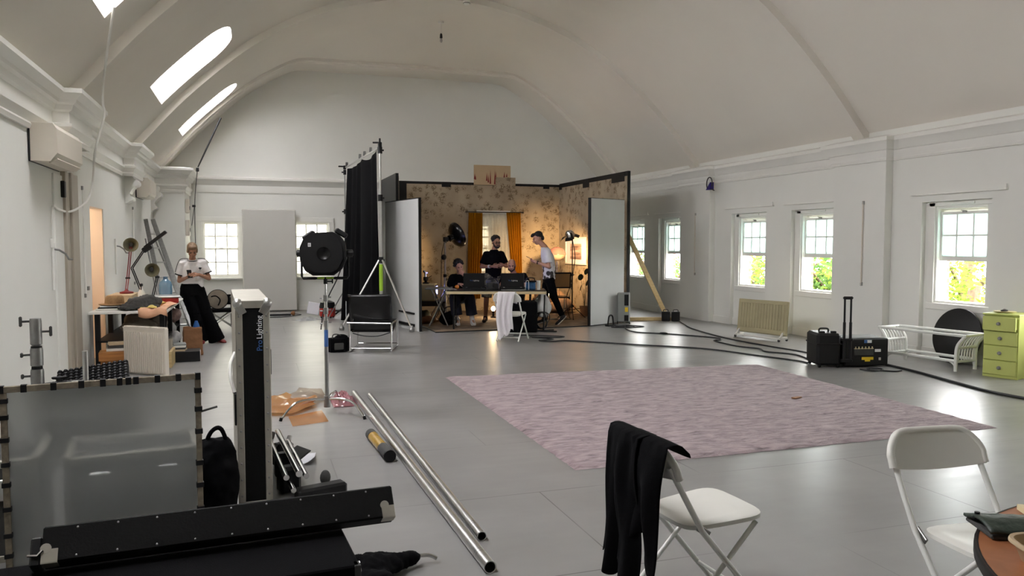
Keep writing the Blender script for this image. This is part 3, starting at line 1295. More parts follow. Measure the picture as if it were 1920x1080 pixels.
def sash_window_back(k, x0, x1):
    w = thing('window_%d' % (k + 11), None, None, (0, 0, 0))
    struct(w)
    m = MB()
    m.bb((x0 - 0.11, YB - 0.03, 0.82), (x0, YB, 2.23), bev=0.005)
    m.bb((x1, YB - 0.03, 0.82), (x1 + 0.11, YB, 2.23), bev=0.005)
    m.bb((x0 - 0.115, YB - 0.034, 2.13), (x1 + 0.115, YB, 2.235), bev=0.005)
    m.bb((x0 - 0.15, YB - 0.09, 0.77), (x1 + 0.15, YB, 0.815), bev=0.008)
    for a, b, c, d in ((x0, x0 + 0.03, 0.82, 2.13), (x1 - 0.03, x1, 0.82, 2.13), (x0 + 0.031, x1 - 0.031, 2.1, 2.13), (x0 + 0.031, x1 - 0.031, 0.82, 0.85)):
        m.bb((a, YB + 0.01, c), (b, YB + 0.14, d))
    m.build('window_frame', M['trim'], w)
    for nm, y, z0, z1 in (('lower_sash', YB + 0.05, 0.85, 1.5), ('upper_sash', YB + 0.095, 1.47, 2.1)):
        m = MB()
        a, b = x0 + 0.026, x1 - 0.026
        for p in ((a, a + 0.035, z0, z1), (b - 0.035, b, z0, z1), (a + 0.034, b - 0.034, z0, z0 + 0.04), (a + 0.034, b - 0.034, z1 - 0.03, z1)):
            m.bb((p[0], y, p[2]), (p[1], y + 0.035, p[3]))
        for q in (1, 2):
            x = a + (b - a) * q / 3
            m.bb((x - 0.014, y + 0.002, z0 + 0.03), (x + 0.014, y + 0.033, z1 - 0.02))
        z = (z0 + z1) / 2
        m.bb((a + 0.03, y + 0.004, z - 0.014), (b - 0.03, y + 0.031, z + 0.014))
        s = m.build(nm, M['trim'], w)
        m = MB()
        m.bb((a, y + 0.016, z0), (b, y + 0.019, z1))
        m.build('pane', M['obscured'], s)
        if nm == 'lower_sash':
            m = MB()
            m.box(((a + b) / 2, y + 0.02, z1 + 0.01), (0.07, 0.03, 0.02), bev=0.004)
            m.build('sash_lock', M['trim'], s)


for k, (a, b) in enumerate(BW):
    sash_window_back(k, a, b)


def portal(loc, sx, sy, rot):
    l = bpy.data.lights.new('daylight_portal', 'AREA')
    l.shape = 'RECTANGLE'
    l.size, l.size_y = sx, sy
    l.cycles.is_portal = True
    o = bpy.data.objects.new('daylight_portal', l)
    o.location = loc
    o.rotation_euler = rot
    C.objects.link(o)


for y in NICHE:
    portal((9.44, y + 0.515, (ZS + ZH) / 2), 1.45, 1.0, (0, R(90), 0))
for a, b in BW:
    portal(((a + b) / 2, YB + 0.3, 1.475), 0.95, 1.45, (R(-90), 0, 0))
for y0, y1 in SLOTS:
    ang = math.atan2(vz(SX1 - XC) - vz(SX0 - XC), SX1 - SX0)
    portal(((SX0 + SX1) / 2 - 0.12, (y0 + y1) / 2, vz((SX0 + SX1) / 2 - XC) + 0.42), 1.7, y1 - y0 + 0.2, (0, -ang, 0))

# ------------------------------------------------------------------ outside
m = MB()
m.bb((-60, -60, -5.2), (90, 90, -5.0))
tag(m.build('outside_ground', M['ground']), kind='structure')


def tree(x, y, r, z, mt, label, n=7500):
    t = thing('garden_tree', label, 'tree', (x, y, -5.0), 0, 'trees outside the right-hand windows')
    m = MB()
    m.tube(spline([(0, 0, 0), (0.1, 0.1, 2), (-0.05, 0.1, z + 5 - 0.5), (0.1, 0, z + 5 + r * 0.5)], 4), [0.22 - 0.008 * i for i in range(13)], 8)
    for q in range(7):
        a = q * 0.9
        m.tube([(0, 0.05, z + 5 - 1 + 0.2 * q), (math.cos(a) * r * 0.4, math.sin(a) * r * 0.4, z + 5 - 0.4 + 0.3 * q), (math.cos(a) * r * 0.75, math.sin(a) * r * 0.75, z + 5 + 0.1 + 0.3 * q)], [0.07, 0.05, 0.02], 6)
    m.build('trunk', M['bark'], t)
    m = MB()
    rnd = random.Random(int(x * 100 + y * 10))
    clumps = [(rnd.uniform(-.7, .7) * r, rnd.uniform(-.7, .7) * r, rnd.uniform(-.75, .6) * r) for _ in range(26)]
    for _ in range(n):
        c = rnd.choice(clumps)
        p = Vector((c[0] + rnd.gauss(0, r * 0.2), c[1] + rnd.gauss(0, r * 0.2), z + 5 + c[2] * 0.8 + rnd.gauss(0, r * 0.16)))
        if p.z > 7.0:
            continue
        e = Euler((rnd.uniform(-0.9, 0.9), rnd.uniform(-0.9, 0.9), rnd.uniform(0, 6.28))).to_matrix()
        s = rnd.uniform(0.045, 0.11)
        m.v += [tuple(p + e @ Vector(q)) for q in ((0, -s, 0), (s * .5, 0, s * .15), (0, s, 0), (-s * .5, 0, s * .15))]
        k = len(m.v)
        m.f.append((k - 4, k - 3, k - 2, k - 1))
    tag(m.build('foliage', mt, t), kind='stuff')


for q, (x, y, r, z, mt) in enumerate([(14.0, 12.0, 2.7, -0.6, 'leaf'), (13.6, 15.2, 2.4, -0.3, 'leaf2'), (14.4, 18.6, 2.8, -0.5, 'leaf'), (16.2, 22.2, 3.0, -0.2, 'leaf'), (14.6, 25.2, 2.6, -0.7, 'leaf2'), (15.2, 28.6, 2.6, -0.4, 'leaf2'), (17.0, 33.0, 3.2, -0.2, 'leaf2'), (18.5, 16.0, 3.0, 0.0, 'leaf'), (14.0, 8.0, 2.6, -0.6, 'leaf')]):
    tree(x, y, r, z, M[mt], '%s leafy tree in the garden beyond the right-hand sash windows' % ('yellow-green' if mt == 'leaf' else 'darker green'))

# ================================================================== the film set
# ------------------------------------------------------------------ flats
def flat(name, label, p, q, h, thick, front, edge, group, cut=None):
    """upright panel standing on the line p-q; front face to the left of p->q"""
    P, Q = Vector((p[0], p[1], 0)), Vector((q[0], q[1], 0))
    L = (Q - P).length
    rz = math.atan2(Q.y - P.y, Q.x - P.x)
    t = thing(name, label, 'set wall', (P.x, P.y, 0), rz, group)
    m = MB()
    m.bb((0, -thick / 2, 0), (L, thick / 2, h), bev=0.002)
    core = m.build('frame', edge, t)
    m = MB()
    if cut is None:
        m.bb((0.03, thick / 2, 0.02), (L - 0.03, thick / 2 + 0.004, h - 0.05))
    m.build('facing', front, t) if cut is None else None
    return t, L


SETG = 'walls of the film set'
# back wall of the set with its window hole
SY, SX0_, SX1_, SH = 17.8, 2.82, 7.2, 3.06
wx0, wx1, wz0, wz1 = 5.12, 5.86, 0.72, 2.36
t = thing('set_wall', 'floral wallpapered set wall behind the people with mustard curtains hung on it', 'set wall', (SX0_, SY, 0), 0, SETG)
m = MB()
L = SX1_ - SX0_
a, b = wx0 - SX0_, wx1 - SX0_
for p, q in (((0, 0), (a, SH)), ((b, 0), (L, SH)), ((a, 0), (b, wz0)), ((a, wz1), (b, SH))):
    m.bb((p[0], 0, p[1]), (q[0], 0.06, q[1]))
m.build('frame', M['black'], t)
m = MB()
wl = 0.57
for p, q in (((wl, 0), (a, SH - 0.06)), ((b, 0), (L, SH - 0.06)), ((a, 0), (b, wz0)), ((a, wz1), (b, SH - 0.06))):
    m.bb((p[0], -0.006, p[1]), (q[0], 0, q[1]))
m.build('wallpaper', M['wallpaper'], t)
m = MB()
for x, w_, h_ in ((1.4, 0.22, 0.06), (3.95, 0.16, 0.05)):
    m.bb((x, -0.012, SH - 0.06 - h_), (x + w_, -0.006, SH))
m.build('gaffer_tape', M['black'], t)
m = MB()
for p, q in (((a - 0.05, wz0), (a, wz1)), ((b, wz0), (b + 0.05, wz1)), ((a - 0.05, wz1), (b + 0.05, wz1 + 0.04)), ((a - 0.06, wz0 - 0.04), (b + 0.06, wz0))):
    m.bb((p[0], -0.03, p[1]), (q[0], 0.06, q[1]))
for z in (1.14, 1.55, 1.96):
    m.bb((a, 0.02, z - 0.012), (b, 0.05, z + 0.012))
m.bb(((a + b) / 2 - 0.012, 0.02, wz0), ((a + b) / 2 + 0.012, 0.05, wz1))
m.build('window_frame', M['trim'], t)

# right-hand wall of the set
t = thing('set_wall', 'wallpapered set wall at right angles, black edged, with the framed picture on it', 'set wall', (7.2, 17.8, 0), R(-90), SETG)
L = 17.8 - 14.12
m = MB()
m.bb((0, 0, 0), (L, 0.06, SH + 0.02))
m.build('frame', M['black'], t)
m = MB()
m.bb((0, -0.006, 0), (L - 0.02, 0.0, SH - 0.08))
m.build('wallpaper', M['wallpaper'], t)
m = MB()
for x, w_, h_ in ((0.0, 0.18, 0.05), (1.45, 0.35, 0.1), (2.95, 0.6, 0.1)):
    m.bb((x, -0.012, SH - 0.08 - h_), (x + w_, -0.006, SH))
m.build('gaffer_tape', M['black'], t)
m = MB()
m.bb((L - 1.2, 0.06, 0.0), (L - 1.12, 0.1, SH))
m.build('batten', M['wood'], t)

# left wall of the set, mostly hidden by the grey flat
t = thing('set_wall', 'wallpapered set wall at the left of the film set behind the cream monitor', 'set wall', (2.86, 17.78, 0), R(-90), SETG)
m = MB()
m.bb((0, -0.06, 0), (1.9, 0, SH))
m.build('frame', M['black'], t)
m = MB()
m.bb((0.0, 0, 0), (1.9, 0.006, SH - 0.06))
m.build('wallpaper', M['wallpaper'], t)

# front returns: pale flats with black edges
t = thing('scenery_flat', 'plain grey-white upright flat with black edge, left of the film set', 'flat', (2.52, 15.55, 0), math.atan2(13.87 - 15.55, 2.86 - 2.52), 'black-edged flats at the sides of the set')
L = math.hypot(0.34, 1.68)
m = MB()
m.bb((0, 0, 0), (L, 0.05, 2.45), bev=0.002)
m.build('frame', M['black'], t)
m = MB()
m.bb((0.02, -0.006, 0.0), (L - 0.012, 0.0, 2.43))
m.build('facing', M['flatpaint'], t)
m = MB()
m.bb((L - 0.95, -0.03, 0.07), (L - 0.2, -0.008, 0.12))
m.bb((L - 0.95, -0.03, 0.3), (L - 0.2, -0.008, 0.33))
m.build('batten', M['black'], t)
t = thing('scenery_flat', 'plain white upright flat with black edge, beside the grey oil heater', 'flat', (6.18, 13.7, 0), math.atan2(14.14 - 13.7, 7.14 - 6.18), 'black-edged flats at the sides of the set')
L = math.hypot(0.96, 0.44)
m = MB()
m.bb((0, 0, 0), (L, 0.05, 2.5), bev=0.002)
m.build('frame', M['black'], t)
m = MB()
m.bb((0.035, -0.006, 0.02), (L - 0.004, 0.0, 2.49))
m.build('facing', M['flatpaint'], t)

# cardboard pieces standing on top of the back wall
m = MB()
m.box((0, 0, 0.235), (0.92, 0.012, 0.47))
cb = m.build('cardboard_sheet', M['cardlight'], None, (5.46, SY - 0.02, 3.01), 0)
tag(cb, 'square pale cardboard sheet with red streaks sticking up above the set wall', 'cardboard')
m = MB()
rnd = random.Random(4)
for x, z, h_ in ((-0.44, 0.13, 0.14), (-0.42, 0.12, 0.1), (-0.14, 0.1, 0.2), (-0.1, 0.06, 0.2), (-0.05, 0.03, 0.34), (0.06, 0.02, 0.36), (0.085, 0.14, 0.2), (0.3, 0.19, 0.14), (0.36, 0.2, 0.1)):
    m.add([(x - 0.022, -0.0075, z), (x + 0.018, -0.0075, z), (x + 0.004, -0.0075, z + h_)], [(0, 1, 2)])
m.build('red_streaks', M['redp'], cb, solid=0.0)
m = MB()
m.box((0, 0, 0), (0.5, 0.01, 0.26))
tag(m.build('wallpaper_offcut', M['wallpaper'], None, (5.79, SY - 0.034, 3.07), 0), 'small wallpaper offcut in front of the streaked cardboard on the set wall', 'wallpaper')

# set carpet
m = MB()
m.prism([(3.1, 13.6), (6.16, 13.72), (7.1, 14.1), (7.16, 17.76), (2.9, 17.76), (2.95, 15.2), (3.1, 15.0)], 0.0, 0.012)
cp = m.build('set_carpet', M['carpet'])
tag(cp, 'worn beige carpet on the floor of the film set', 'carpet')
m = MB()
m.tube([(3.1, 15.0, 0.008), (3.1, 13.6, 0.008), (6.16, 13.72, 0.008)], 0.012, 6)
m.build('binding', M['black'], cp)


# ------------------------------------------------------------------ curtains of the set window
def drape(name, label, xs0, xs1, z0, z1, y, mt, amp, n, gather=None, group=None, cat='curtain', thick=0.004):
    m = MB()

    def fn(u, v):
        z = z1 + (z0 - z1) * v
        k = gather(v) if gather else (0.0, 1.0)
        x = xs0 + (xs1 - xs0) * (k[0] + (k[1] - k[0]) * u)
        ph = u * n * 2 * PI
        return (x, y + amp * (0.7 + 0.5 * v) * math.sin(ph + 0.5 * math.sin(3 * v)) + 0.012 * math.sin(9 * u + 4 * v), z)
    m.grid(fn, n * 8, 14)
    o = m.build(name, mt, sharp=180, solid=thick)
    return tag(o, label, cat, group)


g_l = lambda v: (0.0 - 0.1 * v, 1.0 - 0.3 * max(0, v - 0.4))
g_r = lambda v: (0.0 + 0.35 * min(1, v * 1.6), 1.0 + 0.15 * v)
drape('curtain', 'mustard curtain hanging left of the net-covered set window', 4.84, 5.18, 0.3, 2.34, 17.67, M['curtain'], 0.03, 6, g_l, 'mustard curtains of the set')
drape('curtain', 'mustard curtain hanging right of the net-covered set window', 5.78, 6.14, 0.3, 2.35, 17.67, M['curtain'], 0.03, 6, g_r, 'mustard curtains of the set')
drape('net_curtain', 'white net curtain covering the set window between the mustard curtains', 5.1, 5.9, 0.6, 2.32, 17.735, M['net'], 0.012, 9, None, None, 'curtain', 0.001)
m = MB()
m.tube([(4.8, 17.7, 2.36), (6.2, 17.7, 2.36)], 0.012, 8)
m.ell((4.79, 17.7, 2.36), 0.022)
m.ell((6.21, 17.7, 2.36), 0.022)
tag(m.build('curtain_rail', M['darkwood']), 'thin rail carrying the mustard curtains above the set window', 'rail')

# framed picture
t = thing('picture_frame', 'white framed faded group photograph on the right-hand set wall', 'picture', (7.19, 16.72, 1.44), R(-90))
m = MB()
for p, q in (((-0.6, -0.32), (0.6, -0.28)), ((-0.6, 0.28), (0.6, 0.32)), ((-0.6, -0.28), (-0.56, 0.28)), ((0.56, -0.28), (0.6, 0.28))):
    m.bb((p[0], -0.03, p[1]), (q[0], 0, q[1]), bev=0.004)
m.build('frame', M['white'], t)
m = MB()
m.bb((-0.56, -0.012, -0.28), (0.56, -0.004, 0.28))
m.build('mount', M['paper'], t)
m = MB()
m.bb((-0.32, -0.016, -0.2), (0.34, -0.012, 0.17))
m.build('photograph', M['picture'], t)


# ------------------------------------------------------------------ stands and lamps
def light_stand(t, h, spread=0.32, leg_z=0.62, r=0.014, mt=None, rot=0.0, low=0.0):
    mt = mt or M['alud']
    m = MB()
    m.cyl((0, 0, low + 0.12), (0, 0, h * 0.55), r, n=10)
    m.cyl((0, 0, h * 0.5), (0, 0, h), r * 0.75, n=10)
    m.build('pole', mt, t)
    for k in range(3):
        a = rot + k * 2 * PI / 3
        m = MB()
        m.cyl((math.cos(a) * 0.02, math.sin(a) * 0.02, leg_z), (math.cos(a) * spread, math.sin(a) * spread, 0.012), r * 0.6, n=8)
        m.cyl((0, 0, 0.2), (math.cos(a) * spread * 0.62, math.sin(a) * spread * 0.62, 0.2 + (leg_z - 0.2) * 0.02 + 0.02), r * 0.35, n=6)
        m.ell((math.cos(a) * spread, math.sin(a) * spread, 0.014), 0.014, 8, 6)
        m.build('leg', mt, t)
    m = MB()
    for z in (leg_z, h * 0.55):
        m.cyl((0, 0, z - 0.03), (0, 0, z + 0.03), r * 1.8, n=10)
        m.box((0.03, 0, z), (0.035, 0.012, 0.02), bev=0.003)
    m.build('collar', M['black'], t)


# large black dish lamp
t = thing('dish_lamp', 'large black dish lamp on a metal stand left of the mustard curtains', 'lamp', (3.76, 15.6, 0), 0)
light_stand(t, 1.72, 0.38, 0.6, 0.02, rot=0.4)
DM = Matrix.Translation((0.2, 0.03, 1.76)) @ Euler((0, R(68), R(18))).to_matrix().to_4x4()
m = MB()
m.lathe([(0.03, -0.13), (0.07, -0.12), (0.075, -0.05), (0.13, -0.03), (0.22, 0.02), (0.265, 0.075), (0.272, 0.105), (0.262, 0.1), (0.21, 0.035), (0.1, -0.01), (0.001, -0.012)], 32, DM)
m.build('dish', M['blackg'], t)
m = MB()
m.cyl((0.0, 0, 1.64), (0.06, 0.02, 1.73), 0.035, n=10)
m.box((0.02, 0, 1.7), (0.1, 0.08, 0.1), rz=0.3, bev=0.01)
m.build('yoke', M['black'], t)
m = MB()
m.tube(spline([(0.0, 0, 1.68), (-0.07, -0.02, 1.4), (-0.08, 0.0, 0.9), (-0.1, 0.03, 0.3), (-0.2, 0.1, 0.02)], 5), 0.007, 6)
m.ell((-0.03, -0.03, 1.33), (0.06, 0.05, 0.06), 10, 8)
m.build('cable', M['black'], t)

# second stand pole beside it with a clamp head
t = thing('light_stand', 'slim metal light stand standing just behind the dish lamp', 'stand', (3.86, 15.95, 0), 0)
light_stand(t, 1.55, 0.3, 0.55, 0.016, rot=1.3)

# bare tungsten lamp on the right
t = thing('tungsten_lamp', 'open-faced tungsten lamp with barn doors on a thin black stand', 'lamp', (6.45, 15.2, 0), 0)
light_stand(t, 1.72, 0.34, 0.28, 0.014, M['black'], rot=0.2)
LM = Matrix.Translation((-0.06, 0.0, 1.8)) @ Euler((R(200), R(-8), R(-35))).to_matrix().to_4x4()
m = MB()
m.M = LM
m.lathe([(0.03, -0.09), (0.07, -0.08), (0.1, -0.03), (0.115, 0.03), (0.105, 0.03), (0.09, -0.02), (0.05, -0.06), (0.001, -0.065)], 24)
m.build('housing', M['chrome'], t)
for k, (dx, dy) in enumerate(((1, 0), (-1, 0), (0, 1), (0, -1))):
    m = MB()
    m.M = LM
    m.box((dx * 0.15, dy * 0.15, 0.05), (0.1 if dx else 0.17, 0.1 if dy else 0.17, 0.003), ry=-0.5 * dx, rx=0.5 * dy)
    m.build('barn_door', M['black'], t)
m = MB()
m.M = LM
m.ell((0, 0, -0.02), (0.02, 0.02, 0.03), 10, 8)
m.build('bulb', M['bulb'], t)
m = MB()
m.box((0.0, 0, 1.74), (0.09, 0.05, 0.07), rz=0.5, bev=0.012)
m.box((0.09, 0.02, 1.8), (0.1, 0.02, 0.02), rz=0.4, bev=0.004)
m.build('bracket', M['black'], t)
m = MB()
m.tube(spline([(0, 0, 1.7), (0.05, -0.03, 1.35), (0.01, -0.03, 1.0), (-0.06, -0.04, 0.72), (-0.16, -0.05, 0.4), (-0.1, -0.1, 0.03)], 5), 0.008, 6)
m.box((-0.05, -0.04, 0.7), (0.04, 0.03, 0.12), bev=0.006)
m.build('cable', M['black'], t)


def spot(name, loc, aim, energy, color, ang, blend=0.6, size=0.06):
    l = bpy.data.lights.new(name, 'SPOT')
    l.energy = energy
    l.color = color
    l.spot_size = R(ang)
    l.spot_blend = blend
    l.shadow_soft_size = size
    o = bpy.data.objects.new(name, l)
    o.location = loc
    o.rotation_euler = (Vector(aim) - Vector(loc)).to_track_quat('-Z', 'Y').to_euler()
    C.objects.link(o)
    return o


TUNG = (1.0, 0.6, 0.26)
spot('tungsten_beam', (6.43, 15.28, 1.74), (6.8, 17.4, 0.95), 170, TUNG, 92, 0.9)
spot('dish_beam', (3.98, 15.8, 1.84), (3.02, 17.4, 1.35), 150, TUNG, 66, 1.0, 0.12)

# mushroom floor lamp
t = thing('floor_lamp', 'rose brown domed floor lamp on a slim chrome stem beside the cane chair', 'lamp', (6.58, 16.4, 0.012), 0)
m = MB()
m.lathe([(0.14, 0), (0.14, 0.015), (0.03, 0.03), (0.012, 0.04)], 24)
m.build('base', M['chrome'], t)
m = MB()
m.cyl((0, 0, 0.03), (0, 0, 1.36), 0.012, n=10)
m.cyl((0.07, 0, 0.03), (0.03, 0, 1.3), 0.006, n=8)
m.build('stem', M['chrome'], t)
m = MB()
m.lathe([(0.0005, 1.53), (0.09, 1.51), (0.16, 1.46), (0.2, 1.39), (0.21, 1.35), (0.2, 1.35), (0.15, 1.45), (0.08, 1.5), (0.0005, 1.52)], 32)
m.build('lamp_shade', M['pinkdome'], t)
m = MB()
m.lathe([(0.205, 1.345), (0.17, 1.28), (0.1, 1.22), (0.03, 1.2), (0.03, 1.21), (0.1, 1.235), (0.16, 1.29), (0.195, 1.345)], 32, cap=False)
m.build('lower_shade', thin_mat('opal_acrylic', rgb(236, 222, 204), 0.25, 0.5, 0.15, 0.12), t)

# cantilever cane chair
t = thing('cane_chair', 'black framed cane chair with cantilever chrome tube legs by the floor lamp', 'chair', (6.13, 15.25, 0.012), R(172))
m = MB()
for s in (-1, 1):
    x = s * 0.22
    pts = [(x, 0.2, 0.44), (x, -0.2, 0.44), (x, -0.25, 0.42), (x, -0.25, 0.06), (x, -0.2, 0.012), (x, 0.24, 0.012)]
    m.tube(spline(pts, 4), 0.012, 8)
    m.tube(spline([(x, 0.18, 0.44), (x * 1.02, 0.23, 0.6), (x * 1.0, 0.28, 0.97)], 4), 0.011, 8)
    m.tube(spline([(x * 1.15, 0.25, 0.66), (x * 1.2, 0.05, 0.67), (x * 1.2, -0.15, 0.66)], 4), 0.011, 8)
m.tube([(-0.22, 0.24, 0.012), (0.22, 0.24, 0.012)], 0.012, 8)
m.build('frame', M['chrome'], t)
m = MB()
for p, q in (((-0.22, -0.22), (0.22, -0.18)), ((-0.22, 0.16), (0.22, 0.2)), ((-0.22, -0.2), (-0.185, 0.2)), ((0.185, -0.2), (0.22, 0.2))):
    m.bb((p[0], p[1], 0.45), (q[0], q[1], 0.475), bev=0.004)
m.build('seat', M['black'], t)
m = MB()
m.bb((-0.19, -0.19, 0.46), (0.19, 0.17, 0.465))
m.build('seat_panel', M['cane'], t)
m = MB()
T = Matrix.Translation((0, 0.265, 0.83)) @ Euler((R(-8), 0, 0)).to_matrix().to_4x4()
m.M = T
for p, q in (((-0.23, -0.17), (0.23, -0.14)), ((-0.23, 0.14), (0.23, 0.17)), ((-0.23, -0.17), (-0.2, 0.17)), ((0.2, -0.17), (0.23, 0.17))):
    m.bb((p[0], -0.012, p[1]), (q[0], 0.012, q[1]), bev=0.005)
m.build('backrest', M['black'], t)
m = MB()
m.M = T
m.bb((-0.2, -0.003, -0.14), (0.2, 0.003, 0.14))
m.build('backrest_panel', M['cane'], t)
for s in (-1, 1):
    m = MB()
    m.box((s * 0.262, 0.02, 0.68), (0.035, 0.28, 0.018), bev=0.006)
    m.build('armrest', M['black'], t)

# small glowing lamp on the set floor
t = thing('floor_lamp', 'small glowing bulb lamp on the set floor behind the table, between the legs', 'lamp', (4.9, 15.9, 0.013), 0)
m = MB()
m.lathe([(0.06, 0), (0.06, 0.02), (0.025, 0.03), (0.025, 0.12), (0.03, 0.14)], 18)
m.build('base', M['black'], t)
m = MB()
m.ell((0, 0, 0.19), (0.045, 0.045, 0.055), 16, 10)
m.build('bulb', emit_mat('warm_white_bulb', (1.0, 0.82, 0.55, 1), 12.0), t)
pl_ = bpy.data.lights.new('floor_bulb_light', 'POINT')
pl_.energy = 6
pl_.color = (1.0, 0.72, 0.42)
pl_.shadow_soft_size = 0.05
po_ = bpy.data.objects.new('floor_bulb_light', pl_)
po_.location = (4.9, 15.9, 0.3)
C.objects.link(po_)

# rumpled bedding in the set corner
m = MB()
rnd = random.Random(11)
for q in range(16):
    m.ell((rnd.uniform(-0.45, 0.45), rnd.uniform(-0.5, 0.6), rnd.uniform(0.05, 0.36) * (1 if q < 9 else 0.5)), (rnd.uniform(0.16, 0.3), rnd.uniform(0.14, 0.28), rnd.uniform(0.09, 0.17)), 14, 9, Euler((rnd.uniform(-.4, .4), rnd.uniform(-.4, .4), rnd.uniform(0, 3))).to_matrix().to_4x4())
tag(blob(m, 'crumpled_duvet', M['duvet'], None, (6.42, 16.62, 0.07), 0, 0.018, 4, wrinkle=0.03, freq=7), 'heap of rumpled brown bedding in the right corner of the set', 'bedding')
m = MB()
m.ell((0, 0, 0.16), (0.3, 0.24, 0.17), 18, 12)
m.ell((0.1, -0.1, 0.1), (0.24, 0.2, 0.12), 18, 12)
m.ell((-0.14, 0.06, 0.22), (0.16, 0.14, 0.1), 14, 10)
tag(blob(m, 'floor_cushion', M['duvet'], None, (5.62, 16.6, 0.015), 0, 0.016, 3, wrinkle=0.018, freq=8), 'brown floor cushion behind the table, left of the cane chair', 'cushion')

# house plant at the set wall
t = thing('house_plant', 'dark round-leaved plant beside the white flat at the right of the set', 'plant', (6.92, 15.6, 0.012), 0)
m = MB()
m.lathe([(0.08, 0), (0.11, 0.2), (0.12, 0.22), (0.1, 0.22), (0.09, 0.2), (0.001, 0.19)], 20)
m.build('pot', M['kraft'], t)
m = MB()
for k, (x, y, z) in enumerate(((-0.1, 0, 0.86), (0.06, 0.05, 0.98), (0.02, -0.1, 0.74), (-0.05, 0.1, 0.62))):
    m.tube(spline([(0, 0, 0.18), (x * 0.3, y * 0.3, z * 0.6), (x, y, z)], 5), 0.004, 5)
m.build('stem', M['leafpot'], t)
for k, (x, y, z) in enumerate(((-0.1, 0, 0.86), (0.06, 0.05, 0.98), (0.02, -0.1, 0.74), (-0.05, 0.1, 0.62))):
    m = MB()
    m.ell((x, y, z), (0.065, 0.008, 0.075), 14, 8, Euler((0.3, 0.2 * k, 0.4 * k)).to_matrix().to_4x4())
    m.build('leaf', M['leafpot'], t)

# ------------------------------------------------------------------ cream monitor on a low table
t = thing('low_table', 'low dark wooden table under the cream monitor', 'table', (3.42, 15.75, 0.012), R(-10))
m = MB()
m.bb((-0.36, -0.24, 0.37), (0.36, 0.24, 0.41), bev=0.004)
m.bb((-0.32, -0.2, 0.31), (0.32, 0.2, 0.37))
m.build('tabletop', M['darkwood'], t)
for sx in (-1, 1):
    for sy in (-1, 1):
        m = MB()
        m.box((sx * 0.32, sy * 0.2, 0.185), (0.06, 0.06, 0.37), bev=0.004)
        m.build('leg', M['darkwood'], t)
t = thing('crt_monitor', 'boxy cream monitor with a glowing bluish screen on the low dark table', 'monitor', (3.4, 15.72, 0.422), R(70))
m = MB()
m.bb((-0.21, -0.2, 0.01), (0.21, 0.2, 0.36), bev=0.02)
m.bb((-0.17, 0.2, 0.05), (0.17, 0.27, 0.31), bev=0.02)
for z in (0.29, 0.3, 0.31):
    m.bb((-0.213, -0.1, z), (-0.209, 0.15, z + 0.004))
m.build('casing', M['cream'], t)
m = MB()
m.bb((-0.185, -0.207, 0.04), (0.185, -0.198, 0.34), bev=0.01)
m.build('bezel', M['greydark'], t)
m = MB()
m.bb((-0.15, -0.212, 0.14), (0.12, -0.206, 0.31), bev=0.003)
m.build('screen', M['screen'], t)
t = thing('tripod_head', 'small black and chrome camera head standing on top of the cream monitor', 'camera support', (3.38, 15.72, 0.785), 0)
m = MB()
m.lathe([(0.07, 0), (0.07, 0.02), (0.03, 0.03), (0.03, 0.06)], 18)
m.box((0, 0, 0.1), (0.09, 0.07, 0.08), rz=0.5, bev=0.012)
m.tube([(0.03, 0, 0.1), (0.12, -0.02, 0.16)], 0.008, 6)
m.build('body', M['black'], t)
m = MB()
m.cyl((0, 0, 0.14), (-0.01, 0, 0.24), 0.022, n=10)
m.ell((-0.03, 0, 0.25), (0.03, 0.02, 0.03), 10, 8)
m.box((0.02, 0, 0.22), (0.05, 0.03, 0.03), bev=0.006)
m.build('clamp', M['chrome'], t)
m = MB()
m.ell((0, 0, 0.07), (0.2, 0.11, 0.075), 18, 10)
m.ell((-0.14, 0, 0.06), (0.08, 0.08, 0.055), 14, 8)
m.rcone((0.12, 0, 0.06), (0.24, 0.02, 0.05), 0.05, 0.03)
tag(blob(m, 'leather_bag', M['brownleather'], None, (3.3, 15.15, 0.013), 0.15, 0.012, 3, wrinkle=0.008, freq=14), 'soft tan leather bag on the set carpet below the cream monitor', 'bag')
m = MB()
m.ell((0, 0, 0.1), (0.14, 0.12, 0.11), 16, 10)
m.rcone((-0.05, 0, 0.16), (0.06, 0.02, 0.19), 0.05, 0.03)
tag(blob(m, 'cloth_bundle', M['khaki'], None, (3.36, 15.78, 0.014), 0, 0.014, 3), 'drab bundle stowed beneath the low dark table', 'bag')

# ------------------------------------------------------------------ work table in front of the set
TR = math.atan2(13.35 - 13.93, 5.12 - 3.39)
t = thing('trestle_table', 'folding work table with dark top and pale edge across the set front', 'table', (3.39, 13.93, 0), TR)
L, D = 1.84, 0.76
m = MB()
m.bb((0, 0.0, 0.722), (L, D, 0.742), bev=0.003)
m.build('tabletop', M['parquet'], t)
m = MB()
m.bb((0.0, -0.012, 0.675), (L, 0.0, 0.725), bev=0.002)
m.bb((0.0, D, 0.675), (L, D + 0.012, 0.725), bev=0.002)
m.bb((-0.012, -0.012, 0.675), (0.0, D + 0.012, 0.725))
m.bb((L, -0.012, 0.675), (L + 0.012, D + 0.012, 0.725))
m.build('edge_rail', M['trestle'], t)
for x, y in ((0.12, 0.08), (0.12, D - 0.08), (L - 0.28, 0.08), (L - 0.28, D - 0.08)):
    m = MB()
    m.cyl((x, y, 0.013 if y > 0.3 else 0.002), (x, y, 0.68), 0.016, n=10)
    m.build('leg', M['black'], t)
m = MB()
m.cyl((0.12, 0.08, 0.22), (0.12, D - 0.08, 0.22), 0.01, n=8)
m.cyl((L - 0.28, 0.08, 0.22), (L - 0.28, D - 0.08, 0.22), 0.01, n=8)
m.cyl((L - 0.28, 0.1, 0.4), (L - 0.62, 0.1, 0.68), 0.011, n=8)
